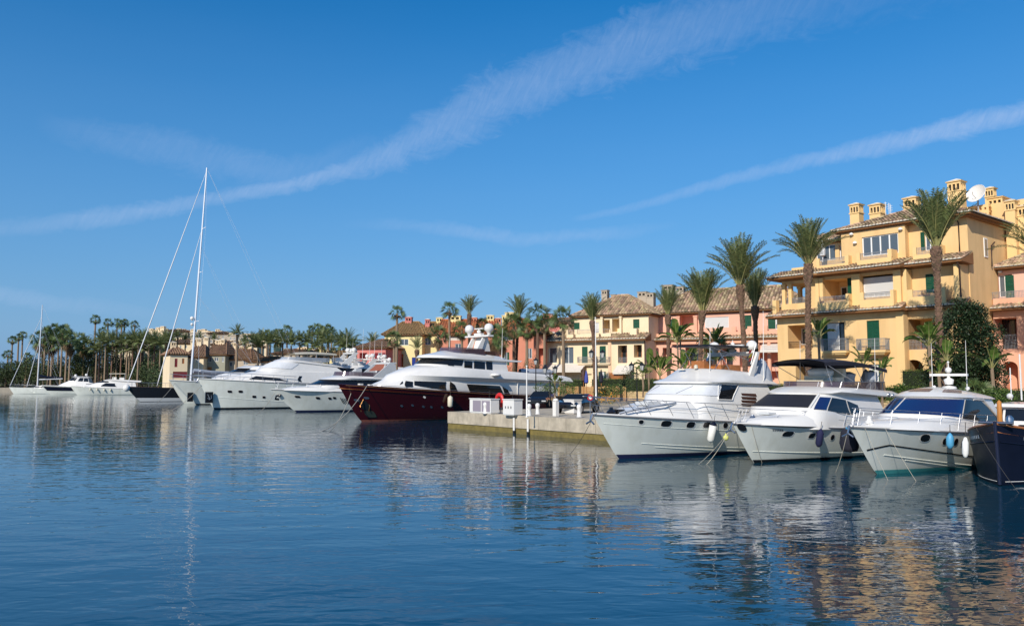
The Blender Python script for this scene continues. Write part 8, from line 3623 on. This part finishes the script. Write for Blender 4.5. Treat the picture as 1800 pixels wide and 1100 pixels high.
# ------------------------------------------------------------------ cars
def car(x, y, rot, label, L=4.2, W=1.8, H=1.28):
    t = thing('parked_car', label, 'car', (x, y, QZ), rot)

    def prof(k):
        return k
    sec = [(0.0, .35, .62, .70), (.12, .30, .78, .84), (.9, .28, .86, .88), (1.35, .28, .90, .9), (2.9, .28, .92, .9), (3.5, .28, .90, .88), (4.05, .32, .78, .82), (4.2, .36, .62, .68)]
    mb = MB()
    rows = []
    for xs, zl, zt, w in sec:
        w *= W / 2 / .9
        rows.append([(xs - L / 2, -w * .92, zl), (xs - L / 2, -w, zl + .15), (xs - L / 2, -w, zt - .18), (xs - L / 2, -w * .9, zt), (xs - L / 2, w * .9, zt), (xs - L / 2, w, zt - .18), (xs - L / 2, w, zl + .15), (xs - L / 2, w * .92, zl)])
    mb.grid(rows)
    mb.face(rows[0])
    mb.face(rows[-1][::-1])
    mb.build('body', CARP, t, smooth=False)
    gh = [(1.0, .86, .84), (1.75, H, .62), (2.75, H + .01, .62), (3.75, .86, .78)]
    mb = MB()
    rows = []
    for xs, z, w in gh:
        w *= W / 2 / .9
        rows.append([(xs - L / 2, -w, z), (xs - L / 2, w, z)])
    a, b, c_, d = rows
    mb.face([b[0], b[1], c_[1], c_[0]])
    mb.build('roof', CARP, t)
    for nm, q in (('windscreen', (a[0], a[1], b[1], b[0])), ('rear_window', (c_[0], c_[1], d[1], d[0])), ('side_window', (a[0], b[0], c_[0], d[0])), ('side_window', (a[1], d[1], c_[1], b[1]))):
        mb = MB()
        mb.face(q)
        mb.build(nm, GLASS, t)
    for wx in (.8, 3.4):
        for sy in (-1, 1):
            mb = MB()
            yc = sy * (W / 2 - .1)
            for r0, r1, y0, y1 in ((.32, .32, -.11, .11),):
                rr = []
                for yy in (yc + y0, yc + y1):
                    rr.append([(wx - L / 2 + .32 * math.cos(k * math.pi / 8), yy, .32 + .32 * math.sin(k * math.pi / 8)) for k in range(17)])
                mb.grid(rr)
                mb.face(rr[0][:-1])
                mb.face(rr[1][:-1][::-1])
            o = mb.build('wheel', TYRE, t)
            mb = MB()
            yy = yc + sy * .115
            mb.face([(wx - L / 2 + .2 * math.cos(k * math.pi / 8), yy, .32 + .2 * math.sin(k * math.pi / 8)) for k in range(16)])
            mb.build('rim', STEEL, o)
    for xs, m_ in ((.03, LAMPG), (4.17, REDR)):
        for sy in (-1, 1):
            mb = MB()
            mb.box(xs - L / 2 - .04, xs - L / 2 + .04, sy * .62 - .17, sy * .62 + .17, .5, .6)
            mb.build('headlight' if xs < 1 else 'tail_light', m_, t)


c = at(1009, 715, 55)
car(c.x + .3, 56, math.radians(62), 'low black car parked on the mole behind the white dock chest')
c = at(960, 715, 66)
car(c.x - .3, 67, math.radians(75), 'black car behind the stern of the red yacht')
# small red and white sign near the bow of the covered yacht
c = at(1046, 722, 47)
t = thing('sign', 'small round red sign beside the bow of the yacht with covered windscreen', 'sign', (c.x - .3, 46.8, QZ))
mb = MB()
mb.tube([(0, 0, 0), (0, 0, 1.2)], .025, 6)
mb.build('post', STEEL, t)
mb = MB()
n = 16
mb.face([(.17 * math.cos(k * 2 * math.pi / n), -.04, 1.25 + .17 * math.sin(k * 2 * math.pi / n)) for k in range(n)])
mb.build('sign_face', REDR, t)
mb = MB()
mb.face([(.10 * math.cos(k * 2 * math.pi / n), -.045, 1.25 + .10 * math.sin(k * 2 * math.pi / n)) for k in range(n)])
mb.build('sign_centre', GEL, t)
# stone planter walls / timber fence behind the cars
P = Plane(q2(pf(CF, -12, -6.4)), (0.87, -0.5))
t = thing('timber_fence', 'ochre timber screen fence along the garden of the cream house', 'fence', (P.o.x, P.o.y, QZ), P.rot)
r = random.Random(12)
FM = mat('ochre_timber', (.45, .27, .10), .8, island=.2)
base = MB()
base.box(0, .14, 0, .03, 0, 1.5)
b0 = base.build('plank', FM, t)
for i in range(1, 70):
    x = i * .17
    if 3.0 < x < 3.9:
        continue
    o = link('plank', b0.data, t, (x, r.uniform(0, .01), 0))
    o.scale = (1, 1, r.uniform(.94, 1.02))
mb = MB()
for z in (.3, 1.2):
    mb.box(0, 11.9, .035, .09, z, z + .08)
mb.build('rail', FM, t)
